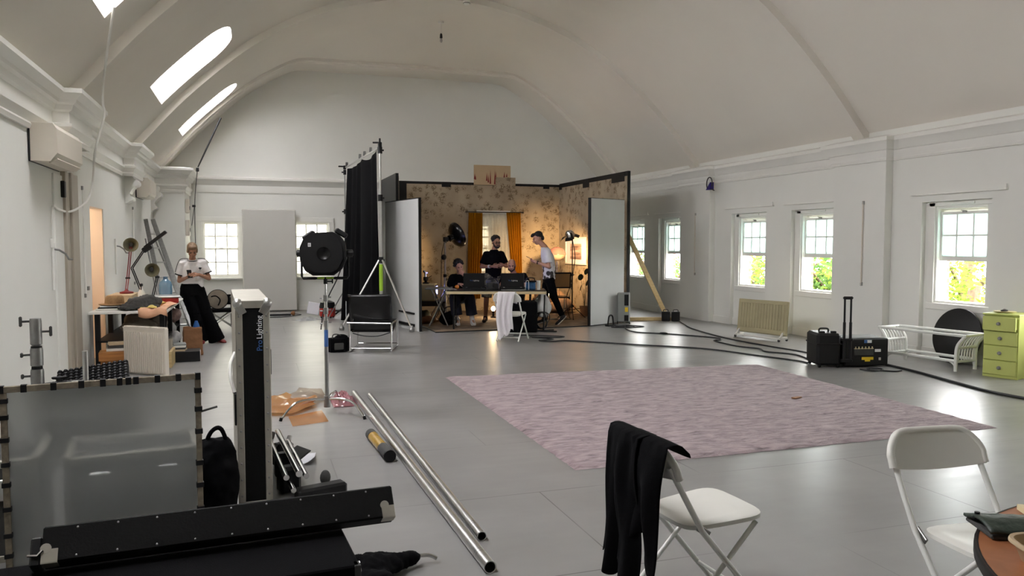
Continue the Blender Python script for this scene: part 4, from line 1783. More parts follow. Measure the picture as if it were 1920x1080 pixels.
m.cyl((0.12, 0.4, 0.35), (0.45, 0.4, 0.68), 0.01, n=8)
m.build('brace', M['black'], t)

# second, grey table whose corner shows behind the work table
t = thing('folding_table', 'grey-topped folding table with slanted silver legs at the left end', 'table', (3.2, 14.85, 0.012), R(-18))
m = MB()
m.bb((0, -0.28, 0.715), (0.5, 0.3, 0.74), bev=0.008)
m.build('tabletop', M['oilgrey'], t)
for x0, x1, y in ((0.12, 0.44, -0.22), (0.42, 0.08, -0.22), (0.12, 0.44, 0.24), (0.42, 0.08, 0.24)):
    m = MB()
    m.cyl((x0, y, 0.715), (x1, y, 0.005), 0.012, n=8)
    m.build('leg', M['alu'], t)


def on_table(u, v, z=0.743):
    c, s = math.cos(TR), math.sin(TR)
    return (3.39 + u * c - v * s, 13.93 + u * s + v * c, z)


def laptop(u, v, w, label):
    t = thing('monitor_case', label, 'monitor', on_table(u, v), TR + R(180), 'black monitors on the work table')
    m = MB()
    m.box((0, 0.02, 0.03), (w + 0.04, 0.26, 0.06), bev=0.008)
    m.build('base', M['black'], t)
    m = MB()
    T = Matrix.Translation((0, 0.14, 0.05)) @ Euler((R(-10), 0, 0)).to_matrix().to_4x4()
    m.M = T
    m.box((0, 0, 0.135), (w, 0.04, 0.27), bev=0.01)
    lid = m.build('lid', M['black'], t)
    X = T @ Matrix.Translation((0.075, 0.0215, 0.125)) @ Euler((R(90), 0, R(180))).to_matrix().to_4x4()
    text('Pro', 0.036, M['bluetxt'], X, lid, 'lettering')
    text('Lighting', 0.036, M['whitetxt'], X @ Matrix.Translation((0.058, 0, 0)), lid, 'lettering')
    m = MB()
    m.M = T
    m.box((0, -0.021, 0.14), (w - 0.05, 0.003, 0.22))
    m.build('screen', M['screen'], lid)
    m = MB()
    for x in (-w / 2 + 0.06, w / 2 - 0.06):
        m.box((x, 0.155, 0.06), (0.035, 0.012, 0.03), bev=0.003)
    m.build('latch', M['chrome'], t)
    return t


laptop(0.5, 0.3, 0.4, 'black lettered monitor standing open in front of the curly-haired person')
laptop(1.22, 0.28, 0.44, 'black lettered monitor standing open in front of the bald person')
# camera gear heap between the monitors
t = thing('video_camera', 'dark camera rig lying between the two black monitors', 'camera', on_table(0.85, 0.26), TR)
m = MB()
m.box((0, 0, 0.07), (0.22, 0.16, 0.14), bev=0.012)
m.box((-0.08, 0.02, 0.15), (0.1, 0.1, 0.06), bev=0.01)
m.build('body', M['greydark'], t)
m = MB()
m.cyl((0.04, -0.06, 0.08), (0.06, -0.2, 0.08), 0.05, n=18)
m.build('lens', M['black'], t)
m = MB()
m.tube(spline([(-0.1, 0, 0.14), (-0.08, 0, 0.2), (0.04, 0, 0.21), (0.1, 0, 0.14)], 5), 0.012, 8)
m.build('handle', M['black'], t)
m = MB()
m.tube(spline([(-0.12, -0.08, 0.03), (-0.2, -0.12, 0.02), (-0.1, -0.16, 0.02), (0.1, -0.12, 0.02)], 6), 0.006, 6)
m.build('cable', M['cable'], t)
t = thing('battery_charger', 'blue and black padded case on the right end of the work table', 'case', on_table(1.56, 0.24), TR)
m = MB()
m.box((0, 0, 0.075), (0.2, 0.14, 0.15), bev=0.02)
m.build('body', M['bluejar'], t)
m = MB()
m.box((0.0, 0, 0.16), (0.22, 0.15, 0.03), bev=0.01)
m.tube(spline([(-0.08, 0, 0.17), (-0.06, 0, 0.22), (0.06, 0, 0.22), (0.08, 0, 0.17)], 5), 0.01, 8)
m.build('lid', M['black'], t)
m = MB()
m.lathe([(0.032, 0), (0.043, 0.17), (0.045, 0.175), (0.04, 0.175), (0.031, 0.01), (0.001, 0.008)], 24)
tag(m.build('paper_cup', M['white'], None, on_table(1.71, 0.24)), 'tall white cup at the right end of the work table', 'cup')
m = MB()
m.ell((0, 0, 0.042), 0.042, 18, 12)
tag(m.build('orange', M['orange'], None, on_table(0.16, 0.42)), 'orange beside the left black monitor', 'orange')
m = MB()
m.grid(lambda u, v: (u * 0.2 - 0.1, v * 0.14 - 0.07, 0.006 + 0.008 * math.sin(5 * u + 3 * v)), 8, 6)
tag(m.build('paper_sheet', M['paper'], None, on_table(0.07, 0.24), 0.5, solid=0.001), 'crumpled white paper on the left end of the work table', 'paper')
m = MB()
m.tube(spline([(0, 0, 0.006), (0.01, 0, 0.12), (0.02, 0, 0.17), (0.06, 0.01, 0.168), (0.065, 0.01, 0.006)], 6), 0.005, 6)
m.tube(spline([(0, 0, 0.006), (-0.15, -0.06, 0.006), (-0.3, -0.02, 0.006), (-0.38, -0.06, 0.006), (-0.45, -0.02, 0.006)], 6), 0.004, 6)
tag(m.build('white_lead', M['white'], None, on_table(1.46, 0.1), TR), 'white looped lead beside the right black monitor', 'cable')

# black carry case and bags in front of / under the table
t = thing('speaker_case', 'black box standing behind the folding chair draped in white', 'case', (4.62, 13.32, 0.003), R(-14))
m = MB()
m.bb((-0.3, -0.2, 0.0), (0.3, 0.2, 0.56), bev=0.02)
m.build('body', M['blackcloth'], t)
m = MB()
m.tube(spline([(-0.08, -0.205, 0.36), (-0.06, -0.225, 0.39), (0.06, -0.225, 0.39), (0.08, -0.205, 0.36)], 5), 0.008, 8)
m.build('handle', M['black'], t)
m = MB()
rnd = random.Random(3)
m.grid(lambda u, v: ((0.05 + 0.13 * math.sin(PI * min(1, 0.15 + v * 0.9)) ** 0.8) * math.cos(2 * PI * u) * (1 + 0.14 * math.sin(14 * PI * u) + 0.25 * nz3(3 * math.cos(2 * PI * u), 3 * math.sin(2 * PI * u), v * 5)), (0.04 + 0.1 * math.sin(PI * min(1, 0.15 + v * 0.9)) ** 0.8) * math.sin(2 * PI * u) * (1 + 0.14 * math.cos(10 * PI * u)), v * 0.48), 48, 10)
tag(m.build('plastic_bag', M['plasticbag'], None, (5.28, 13.92, 0.2), 0.3, sharp=180, solid=0.001), 'white plastic bag hanging under the right end of the work table', 'bag')
t = thing('water_bottle', 'clear water bottle on the floor under the right end of the work table', 'bottle', (5.02, 13.9, 0.013), 0)
m = MB()
m.lathe([(0.036, 0), (0.038, 0.02), (0.035, 0.1), (0.038, 0.18), (0.014, 0.24), (0.014, 0.26)], 18)
m.build('body', M['clear'], t)
m = MB()
m.cyl((0, 0, 0.255), (0, 0, 0.275), 0.016, n=12)
m.build('cap', M['blue'], t)
t = thing('cable_coil', 'coiled black cable leaning against the right trestle leg', 'cable', (5.14, 13.52, 0.003), 0.2)
for k in range(4):
    m = MB()
    m.tube([(0.02 * k - 0.03 + 0.15 * math.cos(a) * (0.8 + 0.08 * k), 0.02 * k + 0.05 * math.sin(2 * a + k), 0.165 + 0.155 * math.sin(a)) for a in [2 * PI * i / 28 for i in range(28)]], 0.009, 6, closed=True)
    m.build('loop', M['cable'], t)
t = thing('floor_stand', 'flat black stand foot lying at the right trestle leg', 'stand', (4.96, 13.16, 0.0), 0)
m = MB()
m.beam((-0.28, 0.02, 0.014), (0.3, 0.1, 0.014), 0.03, 0.024, bev=0.004)
m.beam((0.0, 0.02, 0.014), (0.26, -0.16, 0.014), 0.03, 0.024, bev=0.004)
m.build('foot', M['black'], t)
m = MB()
m.cyl((0.08, 0.05, 0.02), (0.1, 0.05, 0.67), 0.014, n=10)
m.build('pole', M['black'], t)
m = MB()
m.ell((0, 0, 0.12), (0.2, 0.14, 0.13), 18, 12)
m.ell((0.08, 0.02, 0.18), (0.14, 0.1, 0.09), 14, 10)
bg = blob(m, 'equipment_bag', M['blackcloth'], None, (3.62, 14.75, 0.013), 0.3, 0.014, 3, wrinkle=0.01, freq=11)
tag(bg, 'black soft bag under the left end of the work table', 'bag')
m = MB()
m.tube(spline([(-0.1, 0, 0.22), (-0.08, -0.02, 0.34), (0.06, -0.02, 0.35), (0.12, 0, 0.24)], 6), 0.012, 8)
m.build('handle', M['black'], bg)

# ================================================================== people
def frame(f, u):
    f = Vector(f).normalized()
    u = Vector(u)
    s = f.cross(u).normalized()
    u = s.cross(f)
    return Matrix((s, f, u)).transposed().to_4x4()


def add_hand(m, wrist, d, n, side, curl=0.5, spread=0.0):
    """palm, four fingers and a thumb; d along the fingers, n out of the palm, side = +1/-1 thumb side along d x n"""
    w = Vector(wrist)
    d = Vector(d).normalized()
    n = Vector(n)
    n = (n - d * n.dot(d)).normalized()
    a = d.cross(n) * side          # towards the thumb
    T = Matrix((a, d, n)).transposed().to_4x4()
    m.ell(w + d * 0.048, (0.041, 0.054, 0.017), 14, 10, T)
    m.rcone(w - d * 0.02, w + d * 0.03, 0.024, 0.026)
    for i, L in enumerate((0.072, 0.08, 0.074, 0.058)):
        b = w + d * (0.09 - 0.006 * abs(i - 1)) + a * (0.033 - 0.0225 * i)
        dd = (d + a * (0.06 - 0.04 * i)).normalized()
        p = b
        ang = 0.0
        for q, k in enumerate((0.46, 0.31, 0.23)):
            ang += curl * (0.75 + 0.12 * i) * (1.0 if q else 0.7)
            v = dd * math.cos(ang) + n * math.sin(ang)
            e = p + v * L * k * 1.1
            m.rcone(p, e, 0.0088 - 0.0008 * q, 0.0082 - 0.0009 * q, 8)
            p = e
    p = w + d * 0.022 + a * 0.03
    v = (d * 0.62 + a * 0.7 + n * 0.25).normalized()
    m.rcone(p - a * 0.012, p + v * 0.03, 0.0145, 0.0115, 8)
    p2 = p + v * 0.03
    v2 = (d * 0.85 + a * 0.25 + n * 0.45 * (0.5 + curl)).normalized()
    m.rcone(p2, p2 + v2 * 0.03, 0.0112, 0.0095, 8)
    m.rcone(p2 + v2 * 0.03, p2 + v2 * 0.052, 0.0095, 0.0075, 8)


def add_head(m, c, f, u, s=1.0):
    T = Matrix.Translation(c) @ frame(f, u) @ Matrix.Scale(s, 4)
    k = MB()
    k.ell((0, -0.012, 0.032), (0.074, 0.094, 0.084), 20, 14)
    k.ell((0, 0.03, -0.02), (0.061, 0.066, 0.094), 18, 14)
    k.ell((0, 0.044, -0.078), (0.043, 0.046, 0.034), 16, 10)
    k.rcone((0, 0.09, 0.012), (0, 0.113, -0.026), 0.009, 0.0135, 10)
    for x in (-1, 1):
        k.ell((x * 0.012, 0.1, -0.03), (0.01, 0.012, 0.009), 8, 6)
        k.ell((x * 0.03, 0.079, 0.026), (0.026, 0.016, 0.01), 12, 8)
        k.ell((x * 0.036, 0.066, -0.03), (0.026, 0.026, 0.03), 12, 8)
        k.ell((x * 0.075, -0.006, -0.012), (0.011, 0.022, 0.033), 12, 8, Euler((0, 0, x * 0.35)).to_matrix().to_4x4())
    k.ell((0, 0.09, -0.056), (0.024, 0.011, 0.007), 12, 8)
    k.ell((0, 0.088, -0.068), (0.021, 0.011, 0.008), 12, 8)
    m.add(k.v, k.f, T)
    return T


def face_parts(t, T, brow, hairmat):
    m = MB()
    m.M = T
    for x in (-1, 1):
        m.ell((x * 0.03, 0.089, 0.004), (0.013, 0.006, 0.006), 10, 8)
    for part, x in (('eye', -1), ('eye', 1)):
        k = MB()
        k.M = T
        k.ell((x * 0.03, 0.0905, 0.003), (0.013, 0.006, 0.0055), 10, 8)
        k.build('eye', M['black'], t)
        k = MB()
        k.M = T
        k.tube([(x * 0.014, 0.098, 0.022), (x * 0.032, 0.096, 0.028), (x * 0.05, 0.083, 0.022)], [0.003, 0.0042, 0.0025], 6)
        k.build('eyebrow', hairmat, t)


def add_body(m, J, w=1.0):
    """skin: neck, trunk, limbs, hands"""
    m.rcone(J['head'] + Vector((0, 0, -0.05)) - J['f'] * 0.02, J['nb'], 0.052 * w, 0.058 * w)
    m.rcone(J['nb'], J['chest'], 0.062 * w, 0.11 * w)
    m.rcone(J['shL'], J['shR'], 0.046 * w, 0.046 * w)
    m.rcone(J['chest'], J['waist'], 0.11 * w, 0.105 * w)
    m.rcone(J['waist'], J['pelvis'], 0.105 * w, 0.12 * w)
    for s in 'LR':
        m.rcone(J['sh' + s], J['el' + s], 0.044 * w, 0.039 * w)
        m.rcone(J['el' + s], J['wr' + s], 0.041 * w, 0.026 * w)
        m.rcone(J['pelvis'], J['hip' + s], 0.1 * w, 0.088 * w)
        m.rcone(J['hip' + s], J['kn' + s], 0.083 * w, 0.056 * w)
        mid = J['kn' + s].lerp(J['an' + s], 0.3)
        m.rcone(J['kn' + s], mid, 0.053 * w, 0.053 * w)
        m.rcone(mid, J['an' + s], 0.053 * w, 0.036 * w)
        d = J['toe' + s] - J['an' + s]
        m.rcone(J['an' + s] - d.normalized() * 0.02, J['toe' + s], 0.036, 0.026)
        h = J.get('hand' + s)
        if h:
            add_hand(m, J['wr' + s], h[0], h[1], h[2], h[3])


def V(*a):
    return Vector(a)


def shoe(m, an, toe, heel_up=0.0, L=0.27):
    d = (toe - an)
    d.normalize()
    heel = an - d * 0.055 + Vector((0, 0, -0.025))
    tip = toe + d * 0.035
    s = d.cross(Vector((0, 0, 1))).normalized()
    T = Matrix((s, d, s.cross(d))).transposed().to_4x4()
    m.ell(heel.lerp(tip, 0.2), (0.042, 0.075, 0.045), 14, 10, T)
    m.ell(heel.lerp(tip, 0.52), (0.046, 0.09, 0.036), 14, 10, T)
    m.ell(heel.lerp(tip, 0.8), (0.046, 0.07, 0.029), 14, 10, T)
    m.rcone(an + Vector((0, 0, 0.02)), heel.lerp(tip, 0.3), 0.045, 0.05)
    return heel, tip, T


def shoes(t, J, mt, sole=None):
    for s in 'LR':
        m = MB()
        heel, tip, T = shoe(m, J['an' + s], J['toe' + s])
        o = blob(m, 'shoe', mt, t, voxel=0.008, smooth=3)
        if sole:
            k = MB()
            n = T.to_3x3() @ Vector((0, 0, 1))
            k.ell(heel.lerp(tip, 0.5) - n * 0.03, (0.05, 0.15, 0.014), 18, 8, T)
            k.build('sole', sole, o)


def clothes(name, mt, t, parts, voxel=0.009, smooth=3):
    m = MB()
    for p in parts:
        if p[0] == 'c':
            m.rcone(*p[1:5])
        elif p[0] == 'f':
            m.cyl(p[1], p[2], p[3], p[4], 16)
        elif p[0] == 'e':
            m.ell(p[1], p[2], 18, 12, p[3] if len(p) > 3 else None)
        elif p[0] == 'l':
            m.loft(p[1], 24)
    return blob(m, name, mt, t, voxel=voxel, smooth=smooth, wrinkle=0.0055, freq=13)


def phone(name, label, loc, rot):
    t = thing(name, label, 'phone', loc, 0)
    t.rotation_euler = rot
    m = MB()
    m.box((0, 0, 0), (0.072, 0.145, 0.009), bev=0.003)
    m.build('body', M['blackg'], t)
    m = MB()
    m.box((-0.02, 0.05, -0.0055), (0.022, 0.026, 0.002))
    m.build('camera_bump', M['black'], t)
    return t


# ---- woman leaning at the left-hand table
t = thing('person', 'woman in white black-trimmed T-shirt and wide black trousers, leaning and looking at a phone', 'person', (-0.86, 13.42, 0), R(4))
J = dict(head=V(-0.075, -0.075, 1.50), f=V(0.06, -0.86, -0.42).normalized(), u=V(0, -0.3, 1), nb=V(-0.075, 0.0, 1.345), chest=V(-0.075, 0.015, 1.2), waist=V(-0.085, 0.02, 1.02), pelvis=V(-0.09, 0.03, 0.9),
         shL=V(-0.235, 0.0, 1.29), shR=V(0.1, 0.0, 1.305), elL=V(-0.275, 0.03, 1.015), elR=V(0.165, 0.0, 1.05), wrL=V(-0.165, -0.18, 1.075), wrR=V(0.01, -0.2, 1.12),
         hipL=V(-0.17, 0.03, 0.86), hipR=V(-0.01, 0.03, 0.86), knL=V(-0.05, -0.06, 0.48), knR=V(0.12, -0.06, 0.47), anL=V(0.03, -0.0, 0.075), anR=V(0.27, -0.03, 0.075), toeL=V(0.04, -0.14, 0.03), toeR=V(0.36, -0.12, 0.03),
         handL=(V(0.55, -0.75, 0.3), V(0.1, 0.3, 0.95), -1, 0.45), handR=(V(-0.75, -0.6, 0.05), V(0.0, 0.55, -0.5), -1, 0.6))
m = MB()
T = add_head(m, J['head'], J['f'], J['u'], 0.98)
add_body(m, J, 0.9)
blob(m, 'body', M['skin2'], t, voxel=0.0068, smooth=2)
face_parts(t, T, 0, M['hairblond'])
m = MB()
m.M = T
m.ell((0, -0.03, 0.042), (0.083, 0.098, 0.09), 20, 14)
m.ell((0.0, 0.045, 0.078), (0.07, 0.05, 0.036), 16, 10)
m.ell((-0.066, 0.005, 0.015), (0.02, 0.055, 0.05), 12, 8)
m.ell((0.066, 0.005, 0.015), (0.02, 0.055, 0.05), 12, 8)
m.ell((0, -0.1, -0.02), (0.05, 0.04, 0.05), 14, 10)
m.ell((0, -0.135, -0.02), (0.035, 0.035, 0.035), 12, 8)
blob(m, 'hair', M['hairblond'], t, voxel=0.008, smooth=2)
tee = clothes('t_shirt', M['teewhite'], t, [
    ('l', [((-0.085, 0.02, 0.97), 0.17, 0.125), ((-0.085, 0.02, 1.05), 0.165, 0.12), ((-0.08, 0.01, 1.18), 0.155, 0.125), ((-0.075, 0.005, 1.26), 0.158, 0.115), ((-0.073, 0.0, 1.315), 0.125, 0.09), ((-0.073, 0.0, 1.345), 0.085, 0.075)]),
    ('c', V(-0.225, 0, 1.288), V(0.09, 0, 1.302), 0.068, 0.068),
    ('f', V(-0.2, 0, 1.315), V(-0.268, 0.018, 1.11), 0.064, 0.07), ('f', V(0.06, 0, 1.325), V(0.146, 0.0, 1.14), 0.064, 0.07),
    ('c', V(0.03, -0.01, 0.955), V(0.0, -0.02, 1.04), 0.06, 0.09)])
for p, q, r in ((V(-0.2675, 0.017, 1.123), V(-0.273, 0.0185, 1.104), 0.0725), (V(0.143, 0.0, 1.152), V(0.1495, 0.0, 1.133), 0.0725)):
    m = MB()
    m.cyl(p, q, r, r, 20)
    m.build('cuff', M['black'], tee)
m = MB()
m.tube([(-0.073 + 0.082 * math.cos(a), -0.006 + 0.074 * math.sin(a), 1.345 + 0.018 * math.sin(a)) for a in [2 * PI * i / 24 for i in range(24)]], 0.011, 6, closed=True)
m.build('neckband', M['black'], tee)
for s, a, b in ((-1, V(-0.14, -0.01, 1.372), V(-0.335, 0.015, 1.16)), (1, V(0.0, -0.01, 1.376), V(0.215, 0.0, 1.18))):
    m = MB()
    mid = V(-0.265 if s < 0 else 0.135, -0.005, 1.352)
    pts = spline([a, mid, b], 6)
    for k in (-0.014, 0.0, 0.014):
        m.tube([p + V(0, -0.01 + k, 0.0) for p in pts], 0.0052, 6)
    m.build('sleeve_stripes', M['black'], tee)
# small leaf badge with a line of lettering on the chest
m = MB()
bx, by, bz = 0.035, -0.131, 1.205
for a in (-0.7, 0.0, 0.7):
    m.ell((bx + 0.016 * math.sin(a), by, bz + 0.016 * math.cos(a)), (0.0085, 0.004, 0.019), 10, 8, Euler((0, a, 0)).to_matrix().to_4x4())
m.box((bx, by, bz - 0.004), (0.03, 0.006, 0.003))
m.box((bx, by, bz - 0.011), (0.024, 0.006, 0.003))
m.build('badge', M['black'], tee)
text('adidas', 0.017, M['black'], Matrix.Translation((bx - 0.026, by - 0.004, bz - 0.032)) @ Euler((R(90), 0, 0)).to_matrix().to_4x4(), tee, 'lettering', 0.002)
clothes('trousers', M['denimblack'], t, [
    ('l', [((-0.09, 0.03, 0.78), 0.185, 0.14), ((-0.09, 0.03, 0.9), 0.18, 0.135), ((-0.088, 0.025, 1.0), 0.15, 0.118), ((-0.086, 0.02, 1.05), 0.13, 0.112)]),
    ('f', V(-0.165, 0.03, 0.86), V(-0.05, -0.06, 0.47), 0.115, 0.094), ('f', V(-0.05, -0.06, 0.48), V(0.035, 0.0, 0.035), 0.093, 0.125),
    ('f', V(-0.01, 0.03, 0.86), V(0.12, -0.06, 0.46), 0.115, 0.094), ('f', V(0.12, -0.06, 0.47), V(0.265, -0.02, 0.035), 0.093, 0.13)])
shoes(t, J, M['redp'])
phone('smartphone', 'dark smartphone held by the woman in the white black-trimmed T-shirt', (-0.965, 13.17, 1.135), (R(58), 0, R(20)))

# ---- man in black T-shirt behind the work table
t = thing('person', 'bearded curly-haired man in black T-shirt and camouflage shorts standing behind the table', 'person', (4.63, 15.02, 0.012), R(-17))
J = dict(head=V(0.06, -0.03, 1.625), f=V(0.38, -0.88, -0.16).normalized(), u=V(0, -0.1, 1), nb=V(0.02, 0.02, 1.465), chest=V(0.015, 0.03, 1.3), waist=V(0.0, 0.03, 1.08), pelvis=V(-0.01, 0.03, 0.95),
         shL=V(-0.155, 0.02, 1.39), shR=V(0.18, 0.03, 1.395), elL=V(-0.235, 0.0, 1.13), elR=V(0.265, 0.0, 1.14), wrL=V(-0.02, -0.2, 1.14), wrR=V(0.205, -0.22, 1.17),
         hipL=V(-0.11, 0.03, 0.92), hipR=V(0.09, 0.03, 0.92), knL=V(-0.14, -0.0, 0.5), knR=V(0.11, 0.0, 0.5), anL=V(-0.16, 0.03, 0.08), anR=V(0.11, 0.04, 0.08), toeL=V(-0.19, -0.1, 0.03), toeR=V(0.14, -0.1, 0.03),
         handL=(V(0.95, -0.25, 0.1), V(0.2, 0.8, -0.2), 1, 0.5), handR=(V(-0.45, -0.75, 0.05), V(-0.8, 0.3, 0.1), 1, 0.7))
m = MB()
T = add_head(m, J['head'], J['f'], J['u'], 1.03)
add_body(m, J, 1.0)
blob(m, 'body', M['skin2'], t, voxel=0.0068, smooth=2)
face_parts(t, T, 0, M['hairdark'])
m = MB()
m.M = T
m.ell((0, -0.03, 0.05), (0.086, 0.098, 0.082), 18, 12)
rnd = random.Random(5)
for q in range(60):
    a, b = rnd.uniform(0, 2 * PI), rnd.uniform(0.15, 1.5)
    p = V(0.084 * math.cos(a) * math.cos(b), -0.028 + 0.1 * math.sin(a) * math.cos(b), 0.045 + 0.085 * math.sin(b))
    if p.y > 0.05 and p.z < 0.07:
        continue
    m.ell(p, rnd.uniform(0.014, 0.024), 8, 6)
blob(m, 'hair', M['hairdark'], t, voxel=0.007, smooth=1)
m = MB()
m.M = T
m.ell((0, 0.052, -0.084), (0.049, 0.052, 0.034), 16, 10)
for x in (-1, 1):
    m.rcone((x * 0.05, 0.05, -0.07), (x * 0.066, 0.015, -0.01), 0.02, 0.012)
m.rcone((-0.025, 0.094, -0.046), (0.025, 0.094, -0.046), 0.008, 0.008)
blob(m, 'beard', M['beard'], t, voxel=0.007, smooth=1)
m = MB()
m.M = T
for x in (-1, 1):
    m.tube([(x * 0.032 + 0.023 * math.cos(a), 0.104, 0.003 + 0.019 * math.sin(a)) for a in [2 * PI * i / 16 for i in range(16)]], 0.0025, 6, closed=True)
    m.tube([(x * 0.055, 0.102, 0.006), (x * 0.078, 0.0, 0.006)], 0.002, 6)
m.tube([(-0.01, 0.107, 0.006), (0.01, 0.107, 0.006)], 0.002, 6)
m.build('spectacles', M['black'], t)
clothes('t_shirt', M['blackcloth'], t, [
    ('l', [((-0.005, 0.03, 0.84), 0.175, 0.135), ((0.0, 0.03, 1.0), 0.165, 0.13), ((0.01, 0.03, 1.2), 0.17, 0.132), ((0.012, 0.03, 1.33), 0.165, 0.122), ((0.015, 0.025, 1.42), 0.115, 0.09), ((0.018, 0.02, 1.475), 0.072, 0.072)]),
    ('c', V(-0.145, 0.02, 1.385), V(0.17, 0.03, 1.39), 0.062, 0.062),
    ('f', V(-0.145, 0.02, 1.4), V(-0.218, 0.005, 1.19), 0.06, 0.064), ('f', V(0.165, 0.03, 1.405), V(0.246, 0.005, 1.2), 0.06, 0.064)])
clothes('shorts', M['camo'], t, [
    ('l', [((-0.01, 0.03, 0.8), 0.19, 0.14), ((-0.01, 0.03, 0.95), 0.18, 0.13), ((-0.01, 0.03, 1.0), 0.17, 0.12)]),
    ('f', V(-0.11, 0.03, 0.92), V(-0.14, 0.005, 0.5), 0.115, 0.105), ('f', V(0.09, 0.03, 0.92), V(0.11, 0.005, 0.5), 0.115, 0.105)])
shoes(t, J, M['black'])
m = MB()
p, q = J['elL'], J['wrL']
m.cyl(p.lerp(q, 0.66), p.lerp(q, 0.78), 0.037, 0.035, 18)
m.build('wristband', M['white'], t)

# ---- man in white T-shirt walking at the right end of the table
t = thing('person', 'dark-haired man in white print-hemmed T-shirt and black jeans stepping left with a phone', 'person', (5.5, 14.28, 0.012), R(-21))
J = dict(head=V(-0.165, 0.0, 1.705), f=V(-0.88, -0.12, -0.42).normalized(), u=V(-0.35, 0, 1), nb=V(-0.03, 0.0, 1.53), chest=V(0.02, 0.0, 1.35), waist=V(0.05, 0.0, 1.1), pelvis=V(0.055, 0.0, 0.96),
         shL=V(0.015, -0.17, 1.45), shR=V(0.0, 0.175, 1.46), elL=V(0.05, -0.2, 1.15), elR=V(0.0, 0.2, 1.16), wrL=V(-0.19, -0.12, 1.235), wrR=V(-0.2, 0.09, 1.23),
         hipL=V(0.06, -0.095, 0.93), hipR=V(0.04, 0.095, 0.93), knL=V(0.17, -0.1, 0.51), knR=V(-0.05, 0.1, 0.5), anL=V(0.33, -0.1, 0.155), anR=V(-0.04, 0.1, 0.085), toeL=V(0.215, -0.11, 0.035), toeR=V(-0.18, 0.11, 0.03),
         handL=(V(-0.9, 0.3, 0.25), V(0.1, 0.7, 0.6), 1, 0.5), handR=(V(-0.9, -0.35, 0.3), V(0.1, -0.5, 0.75), -1, 0.5))
m = MB()
T = add_head(m, J['head'], J['f'], J['u'], 1.03)
add_body(m, J, 0.98)
blob(m, 'body', M['skin'], t, voxel=0.0068, smooth=2)
face_parts(t, T, 0, M['hairdark'])
m = MB()
m.M = T
m.ell((0, -0.03, 0.05), (0.08, 0.094, 0.084), 18, 12)
m.ell((0, 0.055, 0.095), (0.06, 0.05, 0.035), 14, 10)
m.ell((0, 0.085, 0.085), (0.045, 0.03, 0.025), 14, 10)
m.ell((0, -0.08, -0.02), (0.06, 0.04, 0.06), 14, 10)
blob(m, 'hair', M['hairdark'], t, voxel=0.008, smooth=1)
clothes('t_shirt', M['printhem'], t, [
    ('l', [((0.06, 0.0, 0.9), 0.125, 0.19), ((0.06, 0.0, 1.05), 0.125, 0.18), ((0.045, 0.0, 1.2), 0.13, 0.185), ((0.02, 0.0, 1.36), 0.128, 0.195), ((-0.005, 0.0, 1.46), 0.1, 0.15), ((-0.028, 0.0, 1.525), 0.075, 0.085)]),
    ('c', V(0.014, -0.165, 1.452), V(0.0, 0.17, 1.462), 0.068, 0.068),
    ('f', V(0.012, -0.15, 1.475), V(0.043, -0.195, 1.225), 0.072, 0.08), ('f', V(0.0, 0.155, 1.48), V(0.003, 0.197, 1.235), 0.072, 0.08)])
clothes('jeans', M['denimblack'], t, [
    ('l', [((0.055, 0.0, 0.83), 0.12, 0.175), ((0.055, 0.0, 0.95), 0.115, 0.17), ((0.055, 0.0, 1.0), 0.11, 0.165)]),
    ('f', V(0.06, -0.095, 0.92), V(0.17, -0.1, 0.5), 0.098, 0.07), ('f', V(0.17, -0.1, 0.52), V(0.315, -0.1, 0.185), 0.07, 0.054),
    ('f', V(0.04, 0.095, 0.92), V(-0.05, 0.1, 0.49), 0.098, 0.07), ('f', V(-0.05, 0.1, 0.51), V(-0.04, 0.1, 0.12), 0.07, 0.055)])
shoes(t, J, M['black'], M['white'])
m = MB()
p, q = J['elL'], J['wrL']
m.cyl(p.lerp(q, 0.86), p.lerp(q, 0.94), 0.034, 0.033, 18)
m.build('watch', M['blackg'], t)
phone('smartphone', 'black smartphone held up by the man in the white print-hemmed T-shirt', (5.19, 14.4, 1.325), (R(28), R(8), R(62)))

# ---- curly-haired person seated at the left monitor
t = thing('person', 'curly dark-haired person in black seated at the left monitor, chin on hand', 'person', (4.02, 15.0, 0.012), R(-15))
J = dict(head=V(-0.11, -0.09, 1.145), f=V(0.25, -0.88, -0.3).normalized(), u=V(-0.2, -0.2, 1), nb=V(-0.1, 0.0, 0.99), chest=V(-0.09, 0.03, 0.85), waist=V(-0.07, 0.06, 0.65), pelvis=V(-0.05, 0.07, 0.55),
         shL=V(-0.26, 0.0, 0.92), shR=V(0.07, 0.0, 0.93), elL=V(-0.3, -0.24, 0.79), elR=V(0.08, -0.27, 0.8), wrL=V(-0.1, -0.3, 0.8), wrR=V(-0.03, -0.24, 0.985),
         hipL=V(-0.14, 0.05, 0.54), hipR=V(0.05, 0.05, 0.54), knL=V(-0.2, -0.4, 0.54), knR=V(0.09, -0.4, 0.54), anL=V(-0.15, -0.4, 0.09), anR=V(0.15, -0.38, 0.09), toeL=V(-0.13, -0.54, 0.035), toeR=V(0.18, -0.52, 0.035),
         handL=(V(0.9, -0.35, -0.05), V(0.1, 0.2, -0.9), -1, 0.25), handR=(V(-0.6, 0.25, 0.75), V(-0.3, 0.6, 0.3), -1, 0.8))
m = MB()
T = add_head(m, J['head'], J['f'], J['u'], 0.97)
add_body(m, J, 0.93)
blob(m, 'body', M['skin'], t, voxel=0.0068, smooth=2)
face_parts(t, T, 0, M['hairdark'])
m = MB()
m.M = T
m.ell((0, -0.035, 0.05), (0.09, 0.1, 0.085), 18, 12)
rnd = random.Random(9)
